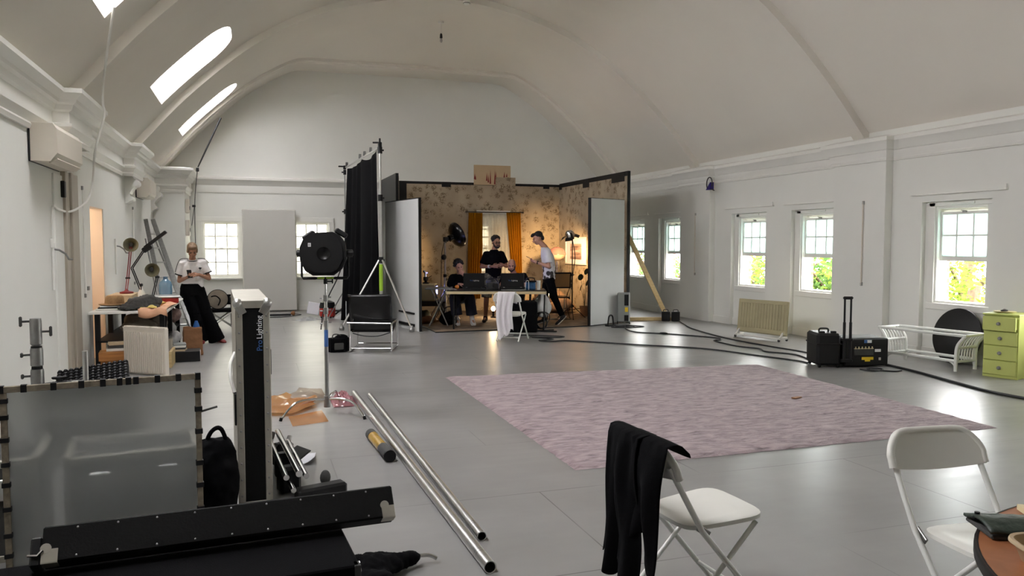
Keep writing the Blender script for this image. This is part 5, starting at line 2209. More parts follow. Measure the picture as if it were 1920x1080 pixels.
for q in range(80):
    a, b = rnd.uniform(0, 2 * PI), rnd.uniform(-0.4, 1.5)
    p = V(0.095 * math.cos(a) * math.cos(b), -0.035 + 0.108 * math.sin(a) * math.cos(b), 0.045 + 0.095 * math.sin(b))
    if p.y > 0.03 and p.z < 0.07:
        continue
    m.ell(p, rnd.uniform(0.018, 0.03), 8, 6)
blob(m, 'hair', M['hairdark'], t, voxel=0.008, smooth=1)
clothes('jumper', M['blackcloth'], t, [
    ('l', [((-0.06, 0.07, 0.5), 0.17, 0.13), ((-0.07, 0.06, 0.65), 0.16, 0.125), ((-0.09, 0.03, 0.82), 0.165, 0.125), ((-0.098, 0.01, 0.93), 0.13, 0.1), ((-0.1, 0.0, 0.985), 0.08, 0.075)]),
    ('c', V(-0.24, 0.0, 0.93), V(0.05, 0.0, 0.935), 0.06, 0.06),
    ('c', V(-0.25, 0.0, 0.92), V(-0.3, -0.24, 0.795), 0.066, 0.056), ('f', V(-0.3, -0.24, 0.8), V(-0.13, -0.29, 0.8), 0.052, 0.042),
    ('c', V(0.06, 0.0, 0.92), V(0.08, -0.27, 0.805), 0.066, 0.056), ('f', V(0.08, -0.27, 0.8), V(-0.02, -0.245, 0.955), 0.05, 0.04)])
clothes('trousers', M['navy'], t, [
    ('l', [((-0.05, 0.07, 0.45), 0.19, 0.16), ((-0.05, 0.07, 0.6), 0.17, 0.13)]),
    ('c', V(-0.14, 0.03, 0.545), V(-0.2, -0.4, 0.55), 0.115, 0.1), ('f', V(-0.2, -0.4, 0.56), V(-0.155, -0.4, 0.2), 0.105, 0.11),
    ('c', V(0.05, 0.03, 0.545), V(0.09, -0.4, 0.55), 0.115, 0.1), ('f', V(0.09, -0.4, 0.56), V(0.14, -0.385, 0.2), 0.105, 0.11)])
shoes(t, J, M['teewhite'], M['white'])
for s in 'LR':
    m = MB()
    m.cyl(J['an' + s] + V(0, 0, 0.0), J['an' + s].lerp(J['kn' + s], 0.3), 0.043, 0.05, 16)
    m.build('sock', M['teewhite'], t)

# ---- bald person seated at the right monitor
t2 = thing('person', 'bald bearded person in navy seated behind the right monitor', 'person', (4.98, 14.76, 0.012), R(-18))
J = dict(head=V(-0.04, -0.05, 1.165), f=V(-0.1, -0.9, -0.28).normalized(), u=V(0, -0.2, 1), nb=V(0.0, 0.01, 1.0), chest=V(0.02, 0.03, 0.82), waist=V(0.02, 0.07, 0.64), pelvis=V(0.02, 0.08, 0.55),
         shL=V(-0.17, 0.0, 0.93), shR=V(0.21, 0.0, 0.94), elL=V(-0.24, -0.2, 0.79), elR=V(0.28, -0.2, 0.79), wrL=V(-0.12, -0.34, 0.795), wrR=V(0.1, -0.35, 0.795),
         hipL=V(-0.08, 0.05, 0.54), hipR=V(0.13, 0.05, 0.54), knL=V(-0.25, -0.42, 0.55), knR=V(0.13, -0.42, 0.55), anL=V(-0.22, -0.42, 0.09), anR=V(0.14, -0.4, 0.09), toeL=V(-0.23, -0.55, 0.035), toeR=V(0.15, -0.54, 0.035),
         handL=(V(0.6, -0.8, 0.0), V(0.0, 0.1, -1), -1, 0.3), handR=(V(-0.6, -0.8, 0.0), V(0.0, 0.1, -1), 1, 0.3))
m = MB()
T = add_head(m, J['head'], J['f'], J['u'], 1.03)
add_body(m, J, 1.0)
blob(m, 'body', M['skin'], t2, voxel=0.0068, smooth=2)
face_parts(t2, T, 0, M['hairdark'])
m = MB()
m.M = T
m.ell((0, 0.05, -0.083), (0.047, 0.05, 0.035), 16, 10)
for x in (-1, 1):
    m.rcone((x * 0.048, 0.05, -0.07), (x * 0.064, 0.02, -0.02), 0.02, 0.012)
m.rcone((-0.022, 0.094, -0.046), (0.022, 0.094, -0.046), 0.008, 0.008)
blob(m, 'beard', M['beard'], t2, voxel=0.007, smooth=1)
clothes('t_shirt', M['blackcloth'], t2, [
    ('l', [((0.02, 0.08, 0.5), 0.19, 0.14), ((0.02, 0.07, 0.64), 0.185, 0.14), ((0.02, 0.03, 0.83), 0.19, 0.135), ((0.01, 0.01, 0.94), 0.15, 0.1), ((0.0, 0.01, 0.99), 0.085, 0.08)]),
    ('c', V(-0.14, 0.0, 0.935), V(0.18, 0.0, 0.945), 0.065, 0.065),
    ('f', V(-0.15, 0.01, 0.95), V(-0.225, -0.15, 0.81), 0.075, 0.078), ('f', V(0.19, 0.01, 0.96), V(0.265, -0.15, 0.81), 0.075, 0.078)])
clothes('trousers', M['navy'], t2, [
    ('l', [((0.02, 0.08, 0.45), 0.19, 0.16), ((0.02, 0.08, 0.6), 0.17, 0.13)]),
    ('c', V(-0.08, 0.03, 0.545), V(-0.25, -0.42, 0.555), 0.105, 0.08), ('f', V(-0.25, -0.42, 0.56), V(-0.22, -0.42, 0.12), 0.085, 0.08),
    ('c', V(0.13, 0.03, 0.545), V(0.13, -0.42, 0.555), 0.105, 0.08), ('f', V(0.13, -0.42, 0.56), V(0.14, -0.405, 0.12), 0.085, 0.08)])
shoes(t2, J, M['black'])


def stool(label, loc, rz):
    t = thing('stool', label, 'stool', loc, rz, 'stools behind the work table')
    m = MB()
    m.box((0, 0, 0.415), (0.36, 0.34, 0.035), bev=0.01)
    m.build('seat', M['white'], t)
    for sx in (-1, 1):
        for sy in (-1, 1):
            m = MB()
            m.cyl((sx * 0.13, sy * 0.12, 0.4), (sx * 0.18, sy * 0.16, 0.002), 0.012, n=8)
            m.build('leg', M['whitem'], t)
    return t


s1 = stool('white stool under the curly-haired person in black', (4.0, 15.06, 0.013), R(-15))
dup(s1, (5.02, 14.84, 0.013), R(-18), 'white stool under the bald bearded person')

# ================================================================== left side of the room
def ac_unit(label, x, y0, y1, z0, z1, d):
    t = thing('air_conditioner', label, 'air conditioner', (x, (y0 + y1) / 2, z0), 0, 'wall air conditioners')
    h, w = z1 - z0, (y1 - y0) / 2
    m = MB()
    pf = [(0, 0.0), (d * 0.75, 0.0), (d, h * 0.22), (d, h * 0.86), (d * 0.86, h), (0, h)]
    vs = [(a, s * w, b) for s in (-1, 1) for a, b in pf]
    k = len(pf)
    m.add(vs, [tuple(range(k)), tuple(range(k, 2 * k))[::-1]] + [(j, k + j, k + (j + 1) % k, (j + 1) % k) for j in range(k)])
    m.build('casing', M['acwhite'], t, sharp=20)
    m = MB()
    m.box((d * 0.8, 0, 0.012), (d * 0.34, w * 1.8, 0.012), ry=-0.5)
    m.build('air_flap', M['acwhite'], t)
    m = MB()
    m.box((0.008, 0, h / 2), (0.014, w * 2 + 0.02, h + 0.01))
    m.build('back_plate', M['black'], t)


ac_unit('larger air conditioner high on the left wall above the stone-grey door frame', -1.995, 8.4, 9.55, 2.4, 2.76, 0.24)
ac_unit('smaller air conditioner further along the left wall, near the corner pillar', -1.995, 15.4, 16.3, 2.45, 2.8, 0.24)

# stone-grey door frame at the near left
d_ = thing('door_1', None, None, (-2.0, 0, 0))
struct(d_)
m = MB()
for a, b, p in ((9.66, 9.78, 0.05), (9.78, 9.95, 0.03), (9.95, 10.05, 0.055), (10.05, 10.38, 0.035)):
    m.bb((0, a, 0), (p, b, 2.42), bev=0.006)
m.build('door_frame', M['doorbrown'], d_)
m = MB()
m.bb((0, 9.28, 0.0), (0.02, 9.66, 2.36), bev=0.004)
m.build('door_leaf', M['wall'], d_)
m = MB()
m.bb((0.02, 9.56, 2.12), (0.06, 9.64, 2.3), bev=0.006)
m.build('lock_case', M['black'], d_)
m = MB()
m.box((0.01, 0, 0), (0.02, 0.08, 0.05))
struct(m.build('trim_60', M['alud'], None, (-2.0, 10.95, 1.05)))

# slim trunking and rods on the walls
for k, (x, y, z0, z1, lab) in enumerate(((-1.985, 10.75, 0.95, 2.32, 'slim white rod on the left wall between the door frame and the lit doorway'),
                                         (-1.985, 14.95, 0.9, 2.25, 'slim white rod on the left wall behind the desk lamps'),
                                         (9.0, 14.28, 0.95, 2.25, 'slim white rod on the right wall pier nearest the film set'),
                                         (9.0, 9.54, 0.97, 2.26, 'slim white rod on the right wall pier above the black gear'))):
    t = thing('wall_rod', lab, 'rod', (x, y, 0), 0, 'window winding rods')
    if x > 5:
        t.location.x = 8.87 if k == 3 else 8.87
    m = MB()
    m.cyl((0, 0, z0), (0, 0, z1), 0.01, n=10)
    m.build('rod', M['acwhite'] if x > 5 else M['trim'], t)
    for z in (z0 + 0.02, z1 - 0.02):
        m = MB()
        m.box((0.008 if x > 5 else -0.006, 0, z), (0.03, 0.035, 0.05), bev=0.005)
        m.build('bracket', M['alud'], t)


def winder(label, y, z):
    t = thing('winding_handle', label, 'crank handle', (-1.985, y, z), 0, 'skylight winding handles')
    m = MB()
    m.cyl((0, 0, -0.45), (0, 0, 0.06), 0.014, n=10)
    m.build('rod', M['trim'], t)
    m = MB()
    m.tube([(0.0, 0, -0.02), (0.05, 0.03, -0.03), (0.1, 0.07, -0.07), (0.13, 0.08, -0.13), (0.16, 0.1, -0.13)], 0.011, 8)
    m.build('crank', M['alud'], t)
    m = MB()
    m.box((0, 0, 0.04), (0.03, 0.07, 0.1), bev=0.006)
    m.build('gear_box', M['trim'], t)


winder('crank handle on the left wall below the end of the looped white cable', 9.16, 1.58)
winder('crank handle on a rod on the left wall beyond the lit doorway', 13.05, 1.6)
m = MB()
m.tube(spline([(-1.27, 8.66, 3.97), (-1.42, 9.2, 3.67), (-1.57, 9.8, 3.4), (-1.6, 9.93, 3.22), (-1.6, 10.0, 3.08), (-1.72, 10.1, 2.7), (-1.8, 10.35, 2.35), (-1.86, 10.3, 2.12), (-1.95, 9.9, 1.98), (-1.97, 9.4, 1.98), (-1.975, 9.18, 2.0), (-1.975, 9.16, 1.8), (-1.975, 9.16, 1.62)], 8), 0.013, 8)
tag(m.build('skylight_cable', M['trim']), 'long looped white cable hanging from the nearest skylight down the left wall', 'cable')

# electrical boxes on the corner pillar
for k, (z, h_, w_, lab) in enumerate(((2.42, 0.3, 0.2, 'upper pale switch box on the side of the corner pillar'), (1.95, 0.34, 0.22, 'lower pale switch box on the side of the corner pillar'))):
    t = thing('switch_box', lab, 'switch box', (-1.378, 18.15, z), 0, 'switch boxes on the pillar')
    m = MB()
    m.box((0.04, 0, 0), (0.08, w_, h_), bev=0.01)
    m.build('casing', M['acwhite'], t)
    m = MB()
    m.box((0.084, 0, -0.04), (0.006, w_ * 0.5, 0.08), bev=0.002)
    m.build('window', M['greydark'], t)

# black hook pole and its cord
t = thing('window_pole', 'black pole hanging aslant from the vault on a cord by the back left corner', 'pole', (0, 0, 0))
m = MB()
m.tube([(-0.62, 18.0, 4.33), (-1.1, 17.98, 3.25)], [0.022, 0.014], 10)
m.build('pole', M['black'], t)
m = MB()
m.box((-1.11, 17.98, 3.2), (0.06, 0.04, 0.08), bev=0.008)
m.box((-1.2, 18.0, 2.42), (0.07, 0.03, 0.05), bev=0.006)
m.build('catch', M['black'], t)
m = MB()
m.tube(spline([(-1.11, 17.98, 3.2), (-1.18, 18.0, 2.5), (-1.19, 18.05, 1.5)], 5), 0.009, 6)
m.tube(spline([(-1.19, 18.0, 2.42), (-1.25, 18.0, 2.0)], 4), 0.008, 6)
m.build('cord', M['greydark'], t)

# white radiator panel standing on the floor
t = thing('panel_radiator', 'loose white ribbed radiator standing on the floor before the cluttered table', 'radiator', (-1.29, 10.36, 0), math.atan2(10.14 - 10.58, 0.53))
m = MB()
m.bb((-0.34, -0.01, 0.01), (0.34, 0.05, 0.585), bev=0.008)
m.build('panel', M['acwhite'], t)
for k in range(20):
    m = MB()
    x = -0.3 + 0.6 * k / 19
    m.box((x, -0.018, 0.28), (0.015, 0.02, 0.5), bev=0.005)
    m.build('rib', M['acwhite'], t)
m = MB()
for k in range(24):
    m.box((-0.32 + 0.64 * k / 23, 0.02, 0.59), (0.012, 0.06, 0.016), bev=0.003)
m.bb((-0.34, -0.012, 0.57), (0.34, -0.002, 0.588))
m.build('top_grille', M['acwhite'], t)

# cluttered table
t = thing('clutter_table', 'pale-topped work table piled with cloths and lamps against the left wall', 'table', (-1.53, 12.05, 0), 0)
m = MB()
m.bb((-0.46, -1.2, 0.72), (0.46, 1.15, 0.75), bev=0.004)
m.build('tabletop', M['white'], t)
for sx in (-1, 1):
    for y in (-1.05, -0.1, 1.05):
        m = MB()
        m.box((sx * 0.38, y, 0.36), (0.06, 0.06, 0.72), bev=0.004)
        m.build('leg', M['black'], t)
m = MB()
m.bb((-0.4, -1.08, 0.345), (0.41, 1.08, 0.37))
m.build('shelf', M['black'], t)
m = MB()
m.beam((0.4, -1.05, 0.4), (0.4, -0.72, 0.7), 0.03, 0.04)
m.build('brace', M['black'], t)

m = MB()
rnd = random.Random(2)
for q in range(9):
    m.ell((rnd.uniform(-0.22, 0.22), rnd.uniform(-0.25, 0.25), rnd.uniform(0.08, 0.2)), (rnd.uniform(0.12, 0.18), rnd.uniform(0.12, 0.2), rnd.uniform(0.06, 0.1)), 14, 9)
tag(blob(m, 'canvas_bag', M['greycloth'], None, (-1.45, 11.32, 0.372), 0.2, 0.014, 3, wrinkle=0.02, freq=9), 'slumped grey-brown canvas bag on the shelf just behind the white radiator', 'bag')
m = MB()
for q in range(9):
    m.ell((rnd.uniform(-0.2, 0.2), rnd.uniform(-0.25, 0.25), rnd.uniform(0.08, 0.2)), (rnd.uniform(0.1, 0.16), rnd.uniform(0.1, 0.18), rnd.uniform(0.07, 0.1)), 14, 9)
tag(blob(m, 'fabric_bundle', mat('floral_cloth', rgb(138, 112, 106), 0.9, var=0.5, vs=22), None, (-1.33, 12.55, 0.372), 0.1, 0.014, 3, wrinkle=0.02, freq=10), 'patterned cloth bundle on the shelf at the far end of the cluttered table', 'cloth')

m = MB()
m.lathe([(0.001, 0), (0.17, 0.0), (0.19, 0.012), (0.19, 0.016), (0.12, 0.018), (0.115, 0.06), (0.11, 0.1), (0.09, 0.125), (0.001, 0.13)], 32)
hat = m.build('straw_hat', M['tan'], None, (-1.75, 11.28, 0.807), 0)
tag(hat, 'tan straw hat at the near wall-side corner of the cluttered table', 'hat')
for k, (c, h_, lab) in enumerate((('white', 0.022, 'white-covered flat book, bottom of the pile under the straw hat'), ('black', 0.016, 'black flat book in the pile under the straw hat'), ('paper', 0.014, 'pale flat book directly under the straw hat'))):
    m = MB()
    m.box((0, 0, h_ / 2), (0.36 - 0.03 * k, 0.3 - 0.03 * k, h_), bev=0.002)
    tag(m.build('book', M[c], None, (-1.76, 11.22 + 0.01 * k, 0.7515 + (0, 0.023, 0.04)[k]), 0.05 * k), lab, 'book', 'books under the hat')
m = MB()
for q in range(4):
    m.box((0.01 * q, 0.012 * q - 0.02, 0.03 + 0.036 * q), (0.46 - 0.05 * q, 0.24 - 0.03 * q, 0.034), rz=0.5 + 0.09 * q, ry=-0.06 * q, bev=0.014)
m.box((0.17, 0.1, 0.1), (0.2, 0.16, 0.1), rz=0.8, ry=0.2, bev=0.03)
m.box((0.02, 0.0, 0.08), (0.3, 0.16, 0.12), rz=0.55, bev=0.03)
tag(blob(m, 'grey_blanket', M['greydark'], None, (-1.44, 11.12, 0.755), 0.1, 0.01, 2, wrinkle=0.016, freq=14), 'bundled grey-green blanket on the near end of the cluttered table', 'cloth')


def cloth_sheet(name, label, mt, pts, cat, nu=14, nv=14, amp=0.012, solid=0.004):
    """a draped sheet through four corners and a bend, with small folds"""
    a, b, c, d = [Vector(p) for p in pts]
    m = MB()

    def fn(u, v):
        p = a.lerp(b, u).lerp(d.lerp(c, u), v)
        p.z += amp * (math.sin(9 * u + 4 * v) + math.sin(7 * v - 3 * u)) * 0.6 + amp * 1.2
        return p
    m.grid(fn, nu, nv)
    return tag(m.build(name, mt, sharp=180, solid=solid), label, cat)


def over_edge(name, label, mt, x0, y0, x1, y1, ztop, drop, cat):
    """lies on the table top and hangs over its near edge"""
    m = MB()

    def fn(u, v):
        x = x0 + (x1 - x0) * u + 0.03 * math.sin(6 * v)
        L = (y1 - y0)
        s = v * (L + drop * (0.6 + 0.8 * abs(math.sin(3.3 * u + 0.6))))
        if s < L:
            return Vector((x, y1 - s, ztop + 0.012 * (1 + math.sin(11 * u + 7 * v)) + 0.006))
        return Vector((x, y0 - 0.02 - 0.012 * math.sin(9 * u), ztop - (s - L)))
    m.grid(fn, 16, 16)
    return tag(m.build(name, mt, sharp=180, solid=0.006), label, cat)


over_edge('yellow_cloth', 'pale yellow duster spread beside the bundled grey blanket', M['yellowcloth'], -1.42, 11.0, -1.2, 11.9, 0.78, 0.0, 'cloth')
over_edge('peach_cloth', 'peach cloth hanging over the near corner of the cluttered table', M['pinkcloth'], -1.4, 10.845, -1.06, 12.0, 0.755, 0.07, 'cloth')
t = thing('tool_tray', 'red tray with a silver rim lying on the far half of the cluttered table', 'tray', (-1.22, 12.3, 0.752), 0.1)
m = MB()
m.bb((-0.16, -0.22, 0.0), (0.16, 0.22, 0.08), bev=0.01)
m.build('body', M['red'], t)
m = MB()
m.bb((-0.18, -0.24, 0.08), (0.18, 0.24, 0.105), bev=0.008)
m.build('rim', M['alu'], t)
t = thing('carton', 'low cardboard carton against the wall behind the straw hat', 'box', (-1.76, 12.05, 0.752), 0)
m = MB()
m.bb((-0.14, -0.35, 0), (0.16, 0.35, 0.14), bev=0.004)
m.build('body', M['cardlight'], t)
m = MB()
m.bb((-0.145, -0.355, 0.14), (0.165, 0.355, 0.155), bev=0.003)
m.build('lid', M['cardlight'], t)
m = MB()
m.lathe([(0.001, 0.02), (0.08, 0.0), (0.13, 0.05), (0.15, 0.11), (0.14, 0.11), (0.12, 0.06), (0.001, 0.03)], 28)
tag(m.build('grey_bowl', M['oilgrey'], None, (-1.5, 11.75, 0.762)), 'grey bowl standing on the cluttered table below the spray bottle', 'bowl')
t = thing('spray_bottle', 'white spray bottle with black trigger among the lamps on the cluttered table', 'bottle', (-1.52, 12.05, 0.752), 0)
m = MB()
m.lathe([(0.05, 0), (0.053, 0.02), (0.05, 0.16), (0.02, 0.22), (0.018, 0.25)], 20)
m.build('body', M['white'], t)
m = MB()
m.box((0, -0.01, 0.275), (0.035, 0.1, 0.04), bev=0.008)
m.tube([(0, -0.04, 0.26), (0, -0.06, 0.21)], 0.008, 6)
m.build('trigger', M['black'], t)
m = MB()
m.lathe([(0.09, 0), (0.095, 0.02), (0.09, 0.1), (0.095, 0.12), (0.09, 0.2), (0.095, 0.22), (0.08, 0.27), (0.035, 0.31), (0.03, 0.34), (0.035, 0.35)], 24)
tag(m.build('water_bottle', M['bottleblue'], None, (-1.3, 13.0, 0.752)), 'large pale blue water bottle at the far end of the cluttered table', 'bottle')


# desk lamps
def desk_lamp(label, base, elbow, head, aim, mt, mh):
    t = thing('desk_lamp', label, 'lamp', base, 0, 'articulated desk lamps on the cluttered table')
    b = Vector(base)
    e, h = Vector(elbow) - b, Vector(head) - b
    m = MB()
    m.lathe([(0.09, 0), (0.09, 0.02), (0.03, 0.035), (0.012, 0.06)], 24)
    m.build('base', mt, t)
    for nm, p, q in (('lower_arm', Vector((0, 0, 0.05)), e), ('upper_arm', e, h)):
        m = MB()
        for o_ in (-0.012, 0.012):
            m.cyl(p + Vector((o_, 0, 0)), q + Vector((o_, 0, 0)), 0.007, n=8)
        m.build(nm, mt, t)
    m = MB()
    d = Vector(aim).normalized()
    T = Matrix.Translation(h) @ d.to_track_quat('Z', 'Y').to_matrix().to_4x4()
    m.lathe([(0.035, -0.11), (0.045, -0.1), (0.05, -0.04), (0.085, 0.02), (0.1, 0.06), (0.095, 0.06), (0.07, 0.01), (0.035, -0.03), (0.001, -0.03)], 28, T)
    hd = m.build('lamp_shade', mh, t)
    m = MB()
    m.ell(h - d * 0.005, (0.03, 0.03, 0.035), 12, 8)
    m.build('bulb', M['greydark'], hd)
    m = MB()
    m.cyl(e - Vector((0.03, 0, 0)), e + Vector((0.03, 0, 0)), 0.014, n=10)
    m.build('joint', M['black'], t)


desk_lamp('red-armed desk lamp with its round grey shade raised to the left', (-1.72, 12.1, 0.91), (-1.72, 12.25, 1.12), (-1.66, 12.2, 1.6), (0.1, -1, -0.05), M['redp'], M['khaki'])
desk_lamp('desk lamp with low grey shade beside the spray bottle', (-1.42, 12.35, 0.752), (-1.36, 12.5, 1.12), (-1.4, 12.2, 1.24), (0.25, -1, -0.1), M['black'], M['khaki'])
t = thing('bar_lamp', 'black bar-headed work lamp reaching up in front of the ladder', 'lamp', (-1.55, 12.6, 0.752), 0)
m = MB()
m.lathe([(0.08, 0), (0.08, 0.02), (0.012, 0.04)], 20)
m.build('base', M['black'], t)
for nm, p, q in (('lower_arm', (0, 0, 0.03), (-0.16, 0, 0.5)), ('upper_arm', (-0.16, 0, 0.5), (0.03, 0, 0.8))):
    m = MB()
    for o_ in (-0.012, 0.012):
        m.cyl(Vector(p) + Vector((o_, 0, 0)), Vector(q) + Vector((o_, 0, 0)), 0.008, n=8)
    m.build(nm, M['black'], t)
m = MB()
m.beam((0.02, 0, 0.8), (0.32, -0.05, 1.04), 0.06, 0.045, bev=0.006)
m.box((0.05, 0, 0.79), (0.14, 0.08, 0.08), ry=-0.6, bev=0.015)
m.build('lamp_head', M['black'], t)

# aluminium ladder leaning in the corner
t = thing('ladder', 'aluminium ladder leaning on the left wall behind the cluttered table', 'ladder', (0, 0, 0))
a0, a1 = Vector((-1.3, 13.5, 0.01)), Vector((-1.92, 16.1, 2.04))
sd = Vector((0.38, 0.06, 0))
for p, q in ((a0, a1), (a0 + sd, a1 + Vector((0.03, 0, 0.0)) + sd * 0.25)):
    m = MB()
    m.beam(p, q, 0.075, 0.1, bev=0.004, up=(0, -1, 0.6))
    m.build('stile', M['alud'], t)
for k in range(1, 8):
    u = k / 8
    m = MB()
    m.beam(a0.lerp(a1, u), (a0 + sd).lerp(a1 + Vector((0.03, 0, 0)) + sd * 0.25, u), 0.07, 0.025, bev=0.003)
    m.build('rung', M['alu'], t)
for p, q in ((a0 + Vector((-0.03, -0.2, 0)), a1 + Vector((0.03, -0.4, -0.35))), (a0 + sd + Vector((0.03, -0.2, 0)), a1 + Vector((0.2, -0.4, -0.38)))):
    m = MB()
    m.beam(p, q, 0.025, 0.05, bev=0.004, up=(0, -1, 0.6))
    m.build('stile', M['alud'], t)

# boxes and bags round the table feet
t = thing('plywood_crate', 'orange-brown plywood crate on the floor left of the white radiator', 'crate', (-1.68, 10.72, 0), 0.1)
m = MB()
m.bb((-0.15, -0.12, 0), (0.15, 0.12, 0.16))
m.build('body', M['woodorange'], t)
m = MB()
m.bb((-0.17, -0.14, 0.16), (0.17, 0.14, 0.27), bev=0.003)
m.build('lid', M['woodorange'], t)
for k, z in enumerate((0.272, 0.31, 0.345)):
    m = MB()
    m.box((0, 0, 0.016), (0.22 - 0.02 * k, 0.16, 0.032), bev=0.002)
    tag(m.build('book', M[('white', 'greydark', 'cardlight')[k]], None, (-1.66, 10.74, z), 0.1 + 0.06 * k), '%s book on the plywood crate, %s of three' % (('white', 'dark grey', 'pale brown')[k], ('lowest', 'middle', 'topmost')[k]), 'book', 'books on the crate')
m = MB()
m.bb((-0.035, -0.25, 0), (0.0, 0.25, 0.21), bev=0.003)
tag(m.build('pine_board', M['wood'], None, (-1.035, 11.1, 0.0)), 'short pine board standing at the table foot beside the radiator', 'board')
m = MB()
m.bb((-0.06, -0.1, 0), (0.06, 0.1, 0.32), bev=0.004)
tag(m.build('grey_box', M['doorbrown'], None, (-1.13, 11.35, 0.0)), 'upright grey box behind the pine board at the table foot', 'box')
t = thing('binder_box', 'black flat binder box on the floor under the brown paper bag', 'box', (-0.9, 11.5, 0), 0.05)
m = MB()
m.bb((-0.17, -0.17, 0), (0.17, 0.17, 0.14), bev=0.004)
m.build('body', M['black'], t)
m = MB()
m.bb((0.168, -0.15, 0.02), (0.174, 0.15, 0.12))
m.build('page_edge', M['white'], t)
for k in range(4):
    m = MB()
    m.box((0, 0, 0.0125), (0.16, 0.2, 0.025), bev=0.002)
    tag(m.build('book', M[('cardlight', 'greydark', 'white', 'oilgrey')[k]], None, (-0.99, 11.47, 0.1415 + 0.0262 * k), 0.08 * k - 0.1), '%s book stacked on the black binder box, %s' % (('buff', 'charcoal', 'white', 'grey')[k], ('at the bottom', 'second from bottom', 'second from top', 'on top')[k]), 'book', 'books on the binder box')
m = MB()
m.grid(lambda u, v: (0.13 * max(-1, min(1, 1.6 * math.cos(2 * PI * u))) * (1 - 0.06 * v) + 0.008 * nz3(u * 7, v * 6), 0.09 * max(-1, min(1, 1.6 * math.sin(2 * PI * u))) * (1 - 0.1 * v) + 0.012 * nz3(u * 6, v * 7, 3), v * (0.4 + 0.012 * math.sin(8 * PI * u))), 40, 14)
tag(m.build('paper_bag', M['kraft'], None, (-0.86, 12.0, 0.003), 0.15, sharp=180, solid=0.002), 'brown paper carrier bag standing behind the black binder box', 'bag')
m = MB()
for q in range(7):
    m.ell((rnd.uniform(-0.06, 0.06), rnd.uniform(-0.08, 0.08), 0.08 + 0.05 * q), (0.12 - 0.012 * q, 0.1 - 0.008 * q, 0.08), 12, 8)
m.rcone((0, 0, 0.36), (0.02, 0, 0.46), 0.045, 0.02)
tag(blob(m, 'carrier_bag', M['plasticbag'], None, (-1.14, 12.0, 0.003), 0, 0.012, 2, wrinkle=0.02, freq=12), 'knotted white plastic carrier bag left of the brown paper bag', 'bag')
m = MB()
m.loft([((0, 0, 0.0), 0.07, 0.05), ((0, 0, 0.12), 0.08, 0.06), ((0, 0, 0.3), 0.06, 0.04), ((0, 0, 0.42), 0.02, 0.015)], 16)
tag(m.build('blue_bag', M['blue'], None, (-0.86, 12.8, 0.003)), 'bright blue bag hanging at the table end behind the woman in black trousers', 'bag')

# black folding seat with grey disc, and brown box, by the back wall
t = thing('folding_stool', 'black folding seat with crossed silver legs beyond the leaning woman', 'stool', (-0.62, 15.85, 0), 0.1)
m = MB()
m.box((0, 0, 0.33), (0.46, 0.4, 0.06), bev=0.02)
m.box((0.1, 0.2, 0.52), (0.34, 0.04, 0.2), rx=-0.2, bev=0.015)
m.build('seat', M['blackcloth'], t)
for p, q in (((-0.2, -0.18, 0.01), (0.2, -0.18, 0.31)), ((0.2, -0.18, 0.01), (-0.2, -0.18, 0.31)), ((-0.2, 0.18, 0.01), (0.2, 0.18, 0.31)), ((0.2, 0.18, 0.01), (-0.2, 0.18, 0.31))):
    m = MB()
    m.cyl(p, q, 0.012, n=8)
    m.build('leg', M['alu'], t)
t = thing('reflector_pouch', 'grey round pouch leaning on the black folding seat', 'pouch', (-0.66, 15.62, 0.365), 0.1)
T = Matrix.Translation((0, 0, 0.19)) @ Euler((R(78), 0, 0)).to_matrix().to_4x4()
m = MB()
m.lathe([(0.001, -0.025), (0.16, -0.025), (0.18, -0.01), (0.18, 0.01), (0.16, 0.025), (0.001, 0.025)], 32, T)
m.build('disc', M['greycloth'], t)
m = MB()
m.M = T
m.tube([(0.18 * math.cos(a), 0.18 * math.sin(a), 0) for a in [2 * PI * i / 32 for i in range(32)]], 0.012, 6, closed=True)
m.tube(spline([(-0.12, 0.05, 0.028), (-0.03, 0.06, 0.03), (0.04, -0.02, 0.03), (0.0, -0.12, 0.028)], 5), 0.01, 6)
m.build('strap', M['blackcloth'], t)
t = thing('leather_case', 'dark brown case behind the tall flight case', 'case', (-0.28, 15.9, 0), 0.05)
m = MB()
m.bb((-0.16, -0.2, 0), (0.16, 0.2, 0.44), bev=0.02)
m.build('body', M['darkwood'], t)
m = MB()
m.bb((-0.17, -0.21, 0.44), (0.17, 0.21, 0.6), bev=0.02)
m.build('lid', M['black'], t)

# ================================================================== back of the room
m = MB()
m.box((0, 0, 1.205), (1.22, 0.045, 2.41), bev=0.02)
o = m.build('foam_board', M['boardgrey'], None, (0.36, 19.03, 0.02))
o.rotation_euler = (R(-5.0), 0, R(-1))
tag(o, 'tall blank white board leaning on the back wall between the two windows', 'board')
t = thing('vacuum_cleaner', 'red and black tub vacuum cleaner on the floor near the back wall', 'vacuum cleaner', (1.5, 17.1, 0), 0)
m = MB()
m.lathe([(0.15, 0.03), (0.17, 0.05), (0.17, 0.2), (0.165, 0.22)], 28)
m.build('tub', M['red'], t)
m = MB()
m.lathe([(0.172, 0.22), (0.172, 0.25), (0.15, 0.34), (0.06, 0.38), (0.001, 0.38)], 28)
m.build('head', M['black'], t)
m = MB()
m.tube(spline([(0.16, 0, 0.15), (0.3, -0.05, 0.16), (0.36, 0.15, 0.2), (0.2, 0.3, 0.05)], 6), 0.02, 8)
m.build('hose', M['black'], t)
for a in range(4):
    m = MB()
    m.ell((0.14 * math.cos(a * PI / 2 + 0.4), 0.14 * math.sin(a * PI / 2 + 0.4), 0.025), 0.025, 10, 8)
    m.build('castor', M['black'], t)
m = MB()
m.box((0, 0, 0.14), (0.26, 0.03, 0.28), ry=0.2, rx=-0.35, bev=0.01)
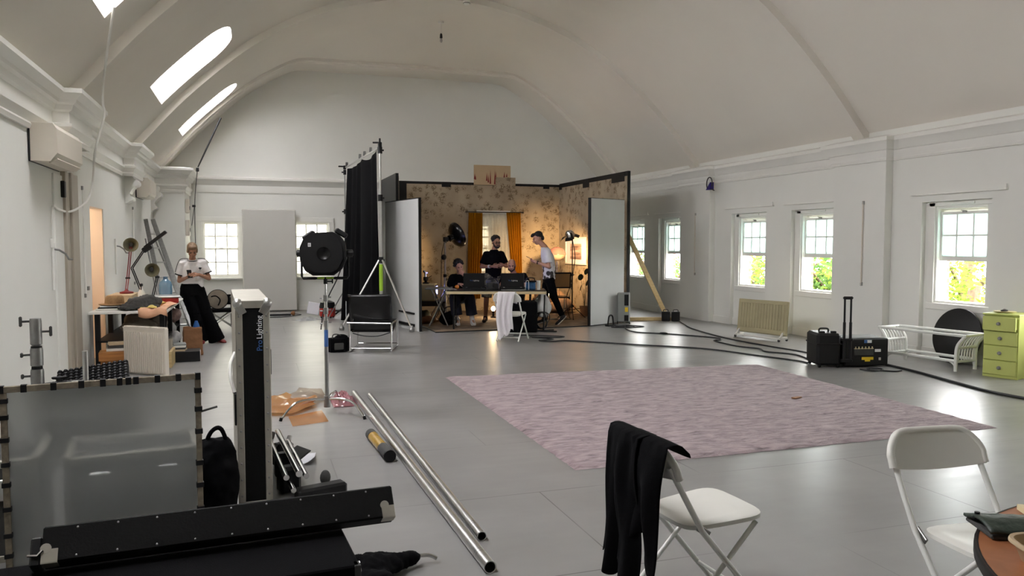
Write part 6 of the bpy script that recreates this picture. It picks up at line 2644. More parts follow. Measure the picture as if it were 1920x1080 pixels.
tag(m.build('polystyrene_piece', M['paper'], None, (1.24, 17.6, 0.03)), 'slab of white polystyrene propped behind the vacuum cleaner', 'polystyrene')
for nm, lab, loc, s, mt in (('plastic_wrap', 'crumpled clear plastic wrap on the floor left of the vacuum cleaner', (1.05, 16.75, 0.0), (0.26, 0.2, 0.08), 'clear'), ('carrier_bag', 'flattened white plastic bag on the floor right of the vacuum cleaner', (1.83, 16.95, 0.0), (0.24, 0.2, 0.12), 'plasticbag')):
    m = MB()
    m.grid(lambda u, v: ((u - 0.5) * 2 * s[0], (v - 0.5) * 2 * s[1], 0.004 + s[2] * max(0, (1 - ((u - .5) ** 2 + (v - .5) ** 2) * 4)) * (0.55 + 0.6 * nz3(u * 5, v * 5, s[0] * 9) + 0.25 * nz3(u * 14, v * 14))), 24, 24)
    tag(m.build(nm, M[mt], None, loc, 0.4, sharp=20, solid=0.001), lab, 'plastic bag')
t = thing('light_fitting', 'black stick-like fitting with brown end lying before the white board', 'fitting', (0.55, 17.9, 0), -0.1)
m = MB()
m.cyl((-0.3, 0, 0.022), (0.22, 0, 0.022), 0.02, n=10)
m.build('tube', M['black'], t)
m = MB()
m.lathe([(0.02, 0), (0.05, 0.03), (0.055, 0.07), (0.03, 0.09)], 16, Matrix.Translation((0.22, 0, 0.055)) @ Euler((0, R(90), 0)).to_matrix().to_4x4())
m.build('cap', M['brownleather'], t)
m = MB()
m.tube(spline([(-0.05, 18.2, 0.008), (0.3, 18.1, 0.008), (0.7, 18.25, 0.008), (1.0, 18.0, 0.008), (0.7, 17.6, 0.008), (0.3, 17.5, 0.008), (0.1, 17.3, 0.008)], 6), 0.008, 6)
tag(m.build('floor_cable', M['cable']), 'thin black cable curling on the floor before the white board', 'cable')

# ================================================================== hanging lamp and detector
pz = ceil_z(3.8, 16.0)
t = thing('pendant_light', 'bare pendant bulb holder hanging from the vault over the set', 'lamp', (3.8, 16.0, pz), 0)
m = MB()
m.lathe([(0.055, -0.03), (0.06, -0.01), (0.06, 0.01)], 20)
m.build('ceiling_rose', M['white'], t)
m = MB()
m.cyl((0, 0, -0.02), (0, 0, -0.24), 0.004, n=6)
m.build('cord', M['white'], t)
m = MB()
m.lathe([(0.012, -0.24), (0.025, -0.26), (0.03, -0.33), (0.022, -0.34)], 16)
m.build('bulb_holder', M['black'], t)
m = MB()
m.ell((0, 0, -0.385), (0.028, 0.028, 0.045), 14, 10)
m.build('bulb', M['clear'], t)
t = thing('smoke_detector', 'small white round detector on the crown of the vault rib', 'detector', (3.9, 14.33, vz(0.33) - 0.13), 0)
m = MB()
m.lathe([(0.001, -0.05), (0.05, -0.045), (0.065, -0.02), (0.065, 0.02)], 24)
m.build('body', M['white'], t)
m = MB()
m.lathe([(0.0665, -0.03), (0.0665, -0.02)], 24, cap=False)
m.build('vent_ring', M['black'], t)

# ================================================================== stands, lamp and chair left of the set
t = thing('backdrop_stand', 'tall silver wind-up stand with tripod legs carrying the front end of the black drape', 'stand', (2.28, 14.6, 0), 0, 'stands carrying the black drape')
m = MB()
m.cyl((0, 0, 0.08), (0, 0, 1.35), 0.034, n=14)
m.build('mast', M['alu'], t)
m = MB()
m.cyl((0, 0, 1.3), (0, 0, 2.5), 0.027, n=14)
m.build('mast', M['alu'], t)
m = MB()
m.cyl((0, 0, 2.45), (0, 0, 3.42), 0.021, n=14)
m.build('mast', M['alu'], t)
for z in (1.3, 2.47, 3.36):
    m = MB()
    m.cyl((0, 0, z - 0.06), (0, 0, z + 0.06), 0.045, n=14)
    m.box((0.05, 0, z), (0.05, 0.02, 0.03), bev=0.004)
    m.build('collar', M['black'], t)
for fx, fy in ((0.44, -0.72), (-0.75, -0.05), (0.06, 0.72)):
    m = MB()
    m.cyl((fx * 0.05, fy * 0.05, 1.3), (fx, fy, 0.05), 0.017, n=8)
    leg = m.build('leg', M['alu'], t)
    m = MB()
    m.lathe([(0.001, -0.045), (0.045, -0.045), (0.05, 0), (0.03, 0.03), (0.02, 0.07)], 14, Matrix.Translation((fx, fy, 0.047)))
    m.build('foot', M['alud'], leg)
m = MB()
m.cyl((0, 0, 0.72), (0, 0, 1.22), 0.0352, n=14)
m.build('tape_wrap', M['lime'], t)
m = MB()
m.box((0, 0, 3.46), (0.07, 0.07, 0.1), bev=0.01)
m.box((-0.07, 0.02, 3.5), (0.12, 0.03, 0.03), rz=-0.3, bev=0.006)
m.cyl((0, 0, 3.5), (0, 0, 3.58), 0.018, n=10)
m.build('clamp', M['black'], t)
t = thing('backdrop_stand', 'slimmer stand carrying the far end of the black drape', 'stand', (1.84, 16.5, 0), 0, 'stands carrying the black drape')
for z0, z1, r_ in ((0.1, 1.3, 0.02), (1.25, 2.3, 0.016), (2.25, 3.2, 0.013)):
    m = MB()
    m.cyl((0, 0, z0), (0, 0, z1), r_, n=12)
    m.build('mast', M['alud'], t)
for z in (1.28, 2.28, 3.1):
    m = MB()
    m.cyl((0, 0, z - 0.05), (0, 0, z + 0.05), 0.03, n=12)
    m.box((-0.04, 0, z), (0.05, 0.02, 0.03), bev=0.004)
    m.build('collar', M['black'], t)
for k in range(3):
    a = 0.4 + k * 2.094
    m = MB()
    m.cyl((0, 0, 0.7), (0.45 * math.cos(a), 0.45 * math.sin(a), 0.015), 0.012, n=8)
    m.build('leg', M['alud'], t)
m = MB()
m.box((0, 0, 3.2), (0.06, 0.06, 0.08), bev=0.01)
m.box((-0.07, 0, 3.22), (0.12, 0.03, 0.03), bev=0.006)
m.build('clamp', M['black'], t)
t = thing('crossbar', 'silver crossbar sloping between the two stands, holding up the black drape', 'bar', (0, 0, 0))
pa, pb = Vector((2.25, 14.62, 3.4)), Vector((1.86, 16.5, 3.2))
m = MB()
m.cyl(pa, pb, 0.02, n=10)
m.build('tube', M['alu'], t)
for u in (0.18, 0.36, 0.5, 0.93):
    p = pa.lerp(pb, u)
    m = MB()
    m.box(p + Vector((-0.02, 0, 0.04)), (0.05, 0.03, 0.09), rx=0.5, bev=0.006)
    m.build('clip', M['alud'], t)
m = MB()


def dr(u, v):
    p = (pa + Vector((-0.02, 0.08, 0))).lerp(pb + Vector((0.03, -0.05, 0)), u)
    sag = 0.09 * math.sin(PI * min(1, u * 2.2)) if u < 0.45 else 0.05 * math.sin(PI * (u - 0.45) / 0.55)
    ztop = p.z - 0.03 - sag
    z = ztop + (0.01 - ztop) * v
    off = (0.03 + 0.05 * v) * math.sin(u * 30 + 2 * math.sin(u * 9)) * (0.35 + 0.65 * v)
    return Vector((p.x + off - 0.12 * v * u, p.y + 0.03 * math.sin(u * 17) + 0.1 * v * (u - 0.5), z))


m.grid(dr, 70, 26)
tag(m.build('black_drape', M['blackcloth'], sharp=180, solid=0.006), 'large black drape hanging from the crossbar left of the film set', 'drape')


# handled weights at the flat feet
def weight(label, loc, rz):
    t = thing('stage_weight', label, 'weight', loc, rz, 'black handled stage weights')
    m = MB()
    m.box((0, 0, 0.015), (0.2, 0.12, 0.03), bev=0.006)
    m.build('base', M['black'], t)
    m = MB()
    m.tube(spline([(-0.075, 0, 0.03), (-0.06, 0, 0.12), (-0.045, 0, 0.19), (0, 0, 0.215), (0.045, 0, 0.19), (0.06, 0, 0.12), (0.075, 0, 0.03)], 5), 0.016, 8)
    m.build('handle', M['black'], t)
    return t


w1 = weight('black handled weight at the foot of the grey-white flat left of the set', (2.45, 14.9, 0), -1.2)
dup(w1, (6.6, 13.62, 0), 0.3, 'black handled weight at the foot of the white flat right of the set')

# chrome and black easy chair seen from behind
t = thing('easy_chair', 'black sling easy chair with chrome tube frame, its back to us', 'chair', (1.7, 11.72, 0), R(-18))
for s in (-1, 1):
    m = MB()
    x = s * 0.31
    m.tube([(x, -0.22, 0.02), (x, -0.22, 0.4), (x, -0.2, 0.42), (x, 0.4, 0.42), (x, 0.42, 0.4), (x, 0.42, 0.02)], 0.013, 10)
    m.tube([(x, -0.3, 0.015), (x, 0.46, 0.015)], 0.012, 10)
    m.build('side_frame', M['chrome'], t)
m = MB()
m.tube([(-0.34, -0.26, 0.44), (0.31, -0.26, 0.43)], 0.014, 10)
m.tube([(-0.31, -0.2, 0.05), (0.31, -0.2, 0.05)], 0.009, 8)
m.tube([(-0.31, 0.42, 0.05), (0.31, 0.42, 0.05)], 0.009, 8)
m.build('cross_rail', M['chrome'], t)
m = MB()
m.grid(lambda u, v: ((u - 0.5) * 0.64, -0.1 - 0.16 * v - 0.035 * math.sin(PI * u) + 0.02 * math.sin(6 * v + 3 * u), 0.3 + 0.56 * v), 12, 14)
m.build('back_sling', M['blackg'], t, solid=0.03, sharp=180)
m = MB()
m.grid(lambda u, v: ((u - 0.5) * 0.6, -0.12 + 0.56 * v, 0.3 + 0.12 * v - 0.04 * math.sin(PI * v)), 10, 10)
m.build('seat_sling', M['blackg'], t, solid=0.03, sharp=180)
m = MB()
m.tube(spline([(-0.28, -0.14, 0.27), (-0.1, -0.15, 0.23), (0.1, -0.15, 0.23), (0.28, -0.14, 0.28)], 6), 0.008, 6)
m.build('strap', M['black'], t)

# soft camera bag
m = MB()
for q in range(8):
    m.box((random.Random(q).uniform(-0.08, 0.08), random.Random(q + 9).uniform(-0.06, 0.06), 0.1), (0.16, 0.14, 0.2), rz=q * 0.3)
m.ell((0.06, 0, 0.2), (0.1, 0.08, 0.05), 14, 8)
cbg = blob(m, 'camera_bag', M['blackcloth'], None, (1.17, 11.72, 0.002), 0.2, 0.01, 3, wrinkle=0.01, freq=14)
tag(cbg, 'small grey-black camera bag on the floor left of the easy chair', 'bag')
m = MB()
m.tube(spline([(-0.1, -0.05, 0.18), (-0.08, -0.06, 0.26), (0.02, -0.05, 0.25), (0.05, -0.04, 0.2)], 5), 0.009, 6)
m.build('handle', M['greydark'], cbg)
m = MB()
m.box((-0.02, -0.135, 0.09), (0.14, 0.02, 0.1), bev=0.008)
m.build('pocket', M['greydark'], cbg)

# studio lamp on a turtle-base stand
t = thing('studio_lamp', 'big black fresnel studio lamp on a silver turtle-base stand', 'lamp', (0.64, 7.46, 0), R(-8))
m = MB()
m.cyl((0, 0, 0.1), (0, 0, 0.86), 0.019, n=14)
m.build('column', M['alud'], t)
m = MB()
m.cyl((0, 0, 0.84), (0, 0, 1.12), 0.0155, n=12)
m.cyl((0, 0, 1.1), (0, 0, 1.26), 0.012, n=12)
m.build('riser', M['chrome'], t)
for z in (0.86, 0.98, 1.1):
    m = MB()
    m.cyl((0, 0, z - 0.03), (0, 0, z + 0.03), 0.023, n=14)
    m.cyl((-0.03, 0, z), (-0.055, 0, z), 0.007, n=8)
    m.box((0.035, 0, z + 0.01), (0.03, 0.008, 0.012), bev=0.002)
    m.build('collar', M['alud'], t)
m = MB()
m.cyl((0, 0, 0.64), (0, 0, 0.8), 0.0195, n=14)
m.build('label', M['bluetxt'], t)
m = MB()
m.cyl((0, 0, 0.06), (0, 0, 0.17), 0.032, n=14)
m.build('boss', M['alud'], t)
for a in (-2.55, -0.75, 1.35):
    c, s = math.cos(a), math.sin(a)
    m = MB()
    m.tube(spline([(c * 0.03, s * 0.03, 0.14), (c * 0.16, s * 0.16, 0.155), (c * 0.3, s * 0.3, 0.15), (c * 0.38, s * 0.38, 0.11), (c * 0.48, s * 0.48, 0.014)], 5), 0.0125, 8)
    lg = m.build('leg', M['chrome'], t)
    m = MB()
    m.cyl((c * 0.475, s * 0.475, 0.03), (c * 0.485, s * 0.485, 0.0), 0.015, n=10)
    m.build('rubber_foot', M['black'], lg)
hz = 1.525
m = MB()
poly = [(-0.205, -0.06), (-0.16, -0.16), (-0.09, -0.205), (0.1, -0.205), (0.17, -0.15), (0.215, -0.05), (0.205, 0.09), (0.15, 0.17), (0.09, 0.2), (-0.1, 0.19), (-0.17, 0.14), (-0.205, 0.06)]
T = Matrix.Translation((-0.015, 0, hz)) @ Euler((R(90), 0, 0)).to_matrix().to_4x4()
m.prism(poly, -0.16, 0.14, T)
m.prism([(x * 0.86, y * 0.86) for x, y in poly], 0.139, 0.165, T)
m.box((0.15, 0.05, hz + 0.19), (0.12, 0.24, 0.05), ry=0.55, bev=0.012)
m.box((-0.15, 0.05, hz + 0.17), (0.12, 0.22, 0.04), ry=-0.6, bev=0.012)
m.build('housing', M['black'], t)
m = MB()
m.lathe([(0.001, 0.166), (0.045, 0.166), (0.055, 0.172), (0.062, 0.172), (0.062, 0.16)], 28, T @ Matrix.Translation((0.01, 0, 0)))
m.build('port', M['blackg'], t)
m = MB()
m.box((-0.13, -0.168, hz + 0.08), (0.026, 0.003, 0.034))
lb = m.build('label', M['whitetxt'], t)
text('B', 0.03, M['black'], Matrix.Translation((-0.14, -0.1703, hz + 0.069)) @ Euler((R(90), 0, 0)).to_matrix().to_4x4(), lb)
for s in (-1, 1):
    m = MB()
    m.cyl((s * 0.2, 0, hz), (s * 0.255, 0, hz), 0.035, n=16)
    m.cyl((s * 0.235, 0, hz), (s * 0.262, 0, hz), 0.022, n=8)
    m.build('tilt_knob', M['black'], t)
m = MB()
yk = [(-0.215, 0, hz), (-0.215, 0, hz - 0.215), (-0.205, 0, hz - 0.235), (0.2, 0, hz - 0.235), (0.212, 0, hz - 0.215), (0.212, 0, hz)]
m.tube(yk, 0.011, 8)
for s in (-1, 1):
    m.box((s * 0.145, 0, hz - 0.235), (0.13, 0.03, 0.026), bev=0.008)
m.build('yoke', M['black'], t)
m = MB()
m.box((0.0, 0, hz - 0.232), (0.15, 0.032, 0.016), bev=0.004)
m.build('tape_wrap', M['lime'], t)
m = MB()
m.cyl((0, 0, hz - 0.29), (0, 0, hz - 0.225), 0.018, n=12)
m.cyl((0.01, 0, hz - 0.265), (0.06, 0, hz - 0.265), 0.006, n=8)
m.box((0.065, 0, hz - 0.265), (0.012, 0.02, 0.04), bev=0.003)
m.build('spigot', M['black'], t)
m = MB()
m.tube(spline([(0.14, 0.02, hz - 0.16), (0.1, 0.02, hz - 0.26), (0.03, 0.02, hz - 0.4), (-0.02, 0.03, 1.0), (-0.05, 0.03, 0.8)], 6), 0.006, 6)
m.build('cable', M['cable'], t)


# gels and paper on the floor
def sheet(name, label, mt, poly, cat, z=0.004, amp=0.02, loc=None):
    """flat floor sheet with a gentle buckle, outline given in metres"""
    m = MB()
    cx = sum(p[0] for p in poly) / len(poly)
    cy = sum(p[1] for p in poly) / len(poly)
    n = len(poly)
    rings = 5
    vs = [(0, 0, z + amp)]
    for r_ in range(1, rings + 1):
        k = r_ / rings
        for i in range(n * 4):
            a, b = poly[i // 4], poly[(i // 4 + 1) % n]
            f = (i % 4) / 4
            x, y = (a[0] + (b[0] - a[0]) * f - cx) * k, (a[1] + (b[1] - a[1]) * f - cy) * k
            vs.append((x, y, z + amp * (0.5 + 0.9 * nz3(x * 4 + cx, y * 4 + cy, amp * 50)) * (1.0 if r_ < rings else 0.6)))
    q = n * 4
    fs = [(0, 1 + i, 1 + (i + 1) % q) for i in range(q)]
    for r_ in range(rings - 1):
        for i in range(q):
            a, b = 1 + r_ * q, 1 + (r_ + 1) * q
            fs.append((a + i, b + i, b + (i + 1) % q, a + (i + 1) % q))
    vs = [(p[0], p[1], max(p[2], 0.002)) for p in vs]
    m.add(vs, fs)
    return tag(m.build(name, mt, None, (cx, cy, 0), sharp=180, solid=0.0), label, cat)


sheet('gel_sheet', 'crumpled orange lighting gel on the floor left of the turtle-base stand', M['gel'], [(0.02, 7.55), (0.14, 8.25), (0.3, 8.4), (0.52, 8.1), (0.56, 7.75), (0.3, 7.42)], 'gel', 0.006, 0.07)
sheet('gel_sheet', 'pale clear gel behind the turtle-base stand', M['gel2'], [(0.3, 8.3), (0.45, 8.75), (0.68, 8.6), (0.7, 8.0), (0.5, 7.95)], 'gel', 0.004, 0.06)
sheet('gel_sheet', 'faint orange gel lying flat in front of the crumpled orange one', M['gel'], [(0.3, 7.0), (0.28, 7.4), (0.6, 7.6), (0.62, 7.1)], 'gel', 0.002, 0.004)
m = MB()
m.tube(spline([(0.28, 7.55, 0.03), (0.42, 7.72, 0.05), (0.56, 7.95, 0.06)], 6), 0.03, 12, cap=False)
tag(m.build('gel_roll', M['gel']), 'thin rolled orange gel lying across the crumpled orange gel', 'gel')
m = MB()
m.grid(lambda u, v: (0.12 * (u - .5) * 2, 0.26 * (v - .5) * 2, 0.006 + 0.12 * max(0, 1 - ((u - .5) ** 2 + (v - .5) ** 2) * 4) * (0.5 + 0.7 * abs(nz3(u * 5, v * 6, 2)) + 0.3 * nz3(u * 13, v * 13))), 20, 24)
tag(m.build('pink_film', M['pinkfilm'], None, (0.84, 7.95, 0), sharp=20, solid=0.001), 'scrunched pink plastic film right of the turtle-base stand', 'plastic film')
m = MB()
m.grid(lambda u, v: (0.21 * u - 0.1 - 0.03 * v, 0.3 * v - 0.15 + 0.05 * u, 0.003 + 0.05 * max(0, u - 0.5) ** 2 * 4 * (1 - v) + 0.004), 8, 8)
tag(m.build('paper_sheet', M['paper'], None, (0.31, 5.86, 0), -0.2, sharp=180, solid=0.001), 'white sheet of paper on the floor beside the chrome stand bundle', 'paper')


# poles and roll
def tube_pole(label, p, q, r_):
    t = thing('steel_tube', label, 'pole', (0, 0, 0), 0, 'steel tubes on the floor')
    p, q = Vector((p[0], p[1], r_)), Vector((q[0], q[1], r_))
    d = (q - p).normalized()
    m = MB()
    m.cyl(p, q, r_, n=24, cap=False)
    m.cyl(p, q, r_ * 0.86, n=24, cap=False)
    vs, fs = [], []
    for e, sg in ((p, 1), (q, -1)):
        k = MB()
        k.tube([e, e + d * 0.0004 * sg], [r_, r_ * 0.86], 24, cap=False)
        m.add(k.v, k.f)
    m.build('tube', M['alu'], t)
    m = MB()
    for s_ in (0.14, 0.17):
        m.tube([p + d * (s_ + 0.004), p + d * s_], r_ * 1.03, 24, cap=False)
    m.build('collar_ring', M['alud'], t)
    m = MB()
    m.cyl(p + d * 0.3, p + d * 0.305, r_ * 0.86, n=20)
    m.build('plug', M['black'], t)


tube_pole('thicker long steel tube on the floor, reaching nearest to us', (1.073, 3.54), (0.985, 8.2), 0.032)
tube_pole('thinner long steel tube on the floor, lying right of the thicker one', (1.15, 3.95), (1.13, 8.06), 0.027)
t = thing('gel_tube', 'short roll of yellow film with dark ends beside the steel tubes', 'roll', (0.91, 6.0, 0.045), R(3))
m = MB()
m.cyl((0, -0.26, 0), (0, 0.3, 0), 0.042, n=24)
m.build('roll', M['yellowcloth'] if False else mat('amber_film', rgb(176, 140, 60), 0.25, var=0.3, vs=20), t)
m = MB()
m.cyl((0, -0.38, 0), (0, -0.14, 0), 0.0445, n=24)
m.build('sleeve', M['greydark'], t)
m = MB()
m.cyl((0, 0.24, 0), (0, 0.34, 0), 0.0445, n=24)
m.build('sleeve', M['greydark'], t)
m = MB()
m.cyl((0, -0.385, 0), (0, -0.36, 0), 0.046, n=24)
m.build('end_cap', M['black'], t)

# ================================================================== foreground, left
# tall narrow flight case
t = thing('flight_case', 'tall narrow black flight case with aluminium edges and lettering, standing upright', 'flight case', (-0.012, 4.9, 0), R(2.5))
Wc, Dc, Hc = 0.2, 1.24, 1.27
m = MB()
m.bb((-Wc / 2 + 0.004, 0.004, 0.005), (Wc / 2 - 0.004, Dc - 0.004, Hc - 0.004))
m.build('shell', M['blackboard'], t)
m = MB()
e = 0.042
for x0, x1 in ((-Wc / 2, -Wc / 2 + e), (Wc / 2 - e, Wc / 2)):
    for y0, y1 in ((0, e), (Dc - e, Dc)):
        m.bb((x0, y0, 0), (x1, y1, Hc), bev=0.005)
m.bb((-Wc / 2, 0, Hc - 0.006), (Wc / 2, Dc, Hc + 0.004), bev=0.002)
for z0, z1 in ((0, e), (Hc - e, Hc)):
    m.bb((-Wc / 2, 0, z0), (-Wc / 2 + 0.008, Dc, z1), bev=0.002)
    m.bb((Wc / 2 - 0.008, 0, z0), (Wc / 2, Dc, z1), bev=0.002)
    m.bb((-Wc / 2, 0, z0), (Wc / 2, 0.006, z1 if z0 < 0.5 else Hc), bev=0.001)
m.bb((-Wc / 2, 0, 0), (-Wc / 2 + 0.003, Dc, Hc))
m.build('edging', M['casealu'], t)
for s in (-1, 1):
    for k in range(12):
        m = MB()
        m.ell((s * (Wc / 2 - e / 2), -0.001, 0.08 + k * 0.1), (0.007, 0.003, 0.007), 8, 6)
        m.build('rivet', M['alud'], t)
for s in (-1, 1):
    m = MB()
    m.ell((s * (Wc / 2 - 0.014), 0.016, Hc - 0.012), (0.03, 0.03, 0.03), 14, 10)
    m.box((s * (Wc / 2 - 0.03), -0.003, Hc - 0.05), (0.05, 0.005, 0.06), ry=s * 0.5, bev=0.002)
    m.build('ball_corner', M['alu'], t)
m = MB()
m.tube(spline([(-Wc / 2, 0.25, 0.93), (-Wc / 2 - 0.03, 0.2, 0.86), (-Wc / 2 - 0.03, 0.15, 0.78), (-Wc / 2 - 0.01, 0.12, 0.7)], 6), 0.012, 8)
m.build('handle', M['white'], t)
m = MB()
m.bb((-Wc / 2 - 0.012, 0.08, 0.5), (-Wc / 2, 0.2, 0.7), bev=0.004)
m.bb((Wc / 2, 0.1, 0.8), (Wc / 2 + 0.01, 0.2, 0.96), bev=0.004)
m.build('handle_plate', M['black'], t)
T = Matrix.Translation((0.052, 0.0033, 0.965)) @ Euler((R(90), 0, 0)).to_matrix().to_4x4() @ Euler((0, 0, R(90))).to_matrix().to_4x4()
text('Pro', 0.046, M['bluetxt'], T, t, 'lettering')
text('Lighting', 0.046, M['whitetxt'], T @ Matrix.Translation((0.074, 0, 0)), t, 'lettering')

# black tote bag
m = MB()
m.loft([((0, 0, 0.0), 0.13, 0.1), ((0.0, 0, 0.08), 0.15, 0.12), ((0.01, 0, 0.24), 0.14, 0.11), ((0.03, 0, 0.36), 0.1, 0.085), ((0.03, 0, 0.42), 0.07, 0.05)], 20)
for q in range(10):
    m.ell((random.Random(q).uniform(-0.1, 0.1), random.Random(q + 50).uniform(-0.09, 0.03), 0.05 + 0.03 * q), 0.05, 10, 8)
bg = blob(m, 'tote_bag', M['blackcloth'], None, (-0.27, 4.78, 0.003), 0, 0.012, 3, wrinkle=0.018, freq=9)
bg.scale = (1.06, 1.06, 1.12)
tag(bg, 'black fabric bag with looped handle between the white diffusion frame and the tall flight case', 'bag')
m = MB()
m.tube(spline([(-0.02, 0, 0.39), (0.02, -0.03, 0.47), (0.07, -0.03, 0.475), (0.11, 0, 0.34)], 6), 0.012, 8)
m.build('handle', M['blackcloth'], bg)

# diffusion frame
FA, FB = Vector((-1.17, 4.26, 0.0)), Vector((-0.28, 4.385, 0.0))
FL_ = (FB - FA).length
t = thing('diffusion_frame', 'square wooden frame stretched with white diffusion, held by black tape tabs', 'frame', FA, math.atan2(FB.y - FA.y, FB.x - FA.x))
FH = 0.93
for nm, p, q in (('rail', (0, -0.012, FH - 0.03), (FL_, 0.012, FH)), ('rail', (0, -0.012, 0.002), (FL_, 0.012, 0.032)), ('stile', (0, -0.012, 0.03), (0.028, 0.012, FH - 0.03)), ('stile', (FL_ - 0.028, -0.012, 0.03), (FL_, 0.012, FH - 0.03))):
    m = MB()
    m.bb(p, q, bev=0.002)
    m.build(nm, M['framewood'], t)
m = MB()
m.bb((0.02, 0.013, 0.02), (FL_ - 0.02, 0.0142, FH - 0.02))
m.build('diffusion_sheet', M['diffusion'], t)
tabs = [(x, 'h') for x in (0.005, 0.1, 0.225, 0.345, 0.44, 0.515, 0.555, 0.59, 0.69, 0.79, 0.885)] + [(z, 'r') for z in (0.08, 0.2, 0.33, 0.45, 0.62, 0.74, 0.84)] + [(z, 'l') for z in (0.1, 0.2, 0.33, 0.45, 0.55, 0.67, 0.78, 0.86)]
for p, k in tabs:
    m = MB()
    if k == 'h':
        m.box((p, 0, FH - 0.014), (0.026, 0.03, 0.037))
    elif k == 'r':
        m.box((FL_ - 0.014, 0, p), (0.037, 0.03, 0.026))
    else:
        m.box((0.014, 0, p), (0.037, 0.03, 0.022))
    m.build('tape_tab', M['black'], t)
m = MB()
m.cyl((FL_ - 0.01, 0.03, 0.715), (FL_ + 0.085, 0.06, 0.73), 0.006, n=8)
m.build('peg', M['greydark'], t)


# flight cases behind the frame
def case(label, loc, rz, s):
    t = thing('equipment_case', label, 'flight case', loc, rz, 'dark flight cases behind the diffusion frame')
    x, y, z = s[0] / 2, s[1] / 2, s[2]
    m = MB()
    m.bb((-x + 0.004, -y + 0.004, 0.004), (x - 0.004, y - 0.004, z - 0.004))
    m.build('shell', M['greydark'], t)
    m = MB()
    w_ = 0.035
    for sx in (-1, 1):
        for sy in (-1, 1):
            m.bb((sx * x, sy * y, 0), (sx * (x - w_), sy * (y - w_), z), bev=0.002)
    for zz in (0, z - w_):
        for sy in (-1, 1):
            m.bb((-x, sy * y, zz), (x, sy * (y - w_), zz + w_), bev=0.002)
        for sx in (-1, 1):
            m.bb((sx * x, -y, zz), (sx * (x - w_), y, zz + w_), bev=0.002)
    m.bb((-x, -y - 0.001, z * 0.72), (x, -y + 0.01, z * 0.78))
    m.build('edging', M['casealu'], t)
    for q in (-0.5, 0.5):
        m = MB()
        m.box((q * x, -y - 0.006, z * 0.72), (0.1, 0.014, 0.11), bev=0.004)
        m.build('latch', M['alu'], t)
    return t


case('dark flight case with pale edges seen dimly through the diffusion, on the right', (-0.66, 4.74, 0), R(8), (0.66, 0.46, 0.5))
case('dark flight case with pale edges seen dimly through the diffusion, on the left', (-1.4, 4.68, 0), R(6), (0.62, 0.5, 0.52))
t = case('low dark case under the knobbly black foam behind the diffusion frame', (-1.22, 6.75, 0), 0.05, (0.66, 0.55, 0.44))
m = MB()
m.bb((-0.25, -0.14, 0), (0.25, 0.14, 0.06), bev=0.01)
for i in range(13):
    for j in range(7):
        m.add(*(lambda k: (k.v, k.f))(MB().lathe([(0.022, 0.055), (0.02, 0.068), (0.01, 0.08), (0.001, 0.082)], 8, Matrix.Translation((-0.23 + 0.46 * i / 12, -0.12 + 0.24 * j / 6, 0)))))
o = m.build('egg_crate_foam', M['black'], None, (-1.2, 6.72, 0.45), 0.08)
o.rotation_euler = (R(24), R(-7), 0.1)
o.location.z = 0.535
tag(o, 'knobbly black egg-crate foam block propped on a case behind the diffusion frame', 'foam')
m = MB()
m.rcone((-0.08, 0, 0.05), (0.1, 0.02, 0.06), 0.05, 0.045)
m.rcone((0, 0, 0.08), (0.0, 0, 0.13), 0.015, 0.015)
m.rcone((-0.04, 0, 0.13), (0.05, 0, 0.13), 0.012, 0.012)
tag(blob(m, 'clamp_grip', M['black'], None, (-1.42, 6.6, 0.47), 0.2, 0.008, 2), 'black grip clamp lying left of the knobbly foam', 'clamp')
t = thing('upright_tube', 'bright metal tube standing upright before the knobbly foam', 'tube', (-1.2, 6.4, 0), 0)
m = MB()
m.cyl((0, 0, 0.004), (0, 0, 0.82), 0.02, n=18)
m.build('tube', M['alu'], t)
m = MB()
m.tube([(-0.02, 0, 0.6), (-0.09, 0, 0.6), (-0.09, 0, 0.35)], 0.008, 8)
m.build('bracket', M['alu'], t)

# short combo stand at the left edge
t = thing('combo_stand', 'short heavy steel stand with knobs and black legs before the left wall', 'stand', (-1.55, 6.55, 0), R(10))
for nm, z0, z1, r_ in (('receiver', 0.86, 1.06, 0.04), ('riser', 0.7, 0.84, 0.043), ('riser', 0.53, 0.68, 0.045), ('column', 0.1, 0.52, 0.03)):
    m = MB()
    m.lathe([(r_ * 0.8, z0), (r_, z0 + 0.01), (r_, z1 - 0.02), (r_ * 0.92, z1)], 20)
    m.build(nm, M['alud'], t)
for z in (0.845, 0.69, 0.525):
    m = MB()
    m.cyl((0, 0, z - 0.008), (0, 0, z + 0.008), 0.037, n=18)
    m.build('ring', M['black'], t)
for s, z in ((-1, 1.04), (1, 0.96), (-1, 0.79), (-1, 0.63), (-1, 0.46)):
    m = MB()
    m.cyl((s * 0.035, 0, z), (s * 0.085, 0, z), 0.008, n=8)
    m.box((s * 0.095, 0, z), (0.02, 0.03, 0.075 if z > 0.9 else 0.035), bev=0.006)
    m.build('tee_knob', M['greydark'], t)
for a in (0.5, 2.6, 4.7):
    c, s = math.cos(a), math.sin(a)
    m = MB()
    m.beam((c * 0.05, s * 0.05, 0.47), (c * 0.34, s * 0.34, 0.012), 0.03, 0.022, bev=0.003)
    m.build('leg', M['black'], t)
    m = MB()
    m.cyl((0, 0, 0.2), (c * 0.22, s * 0.22, 0.215), 0.008, n=8)
    m.build('strut', M['alu'], t)

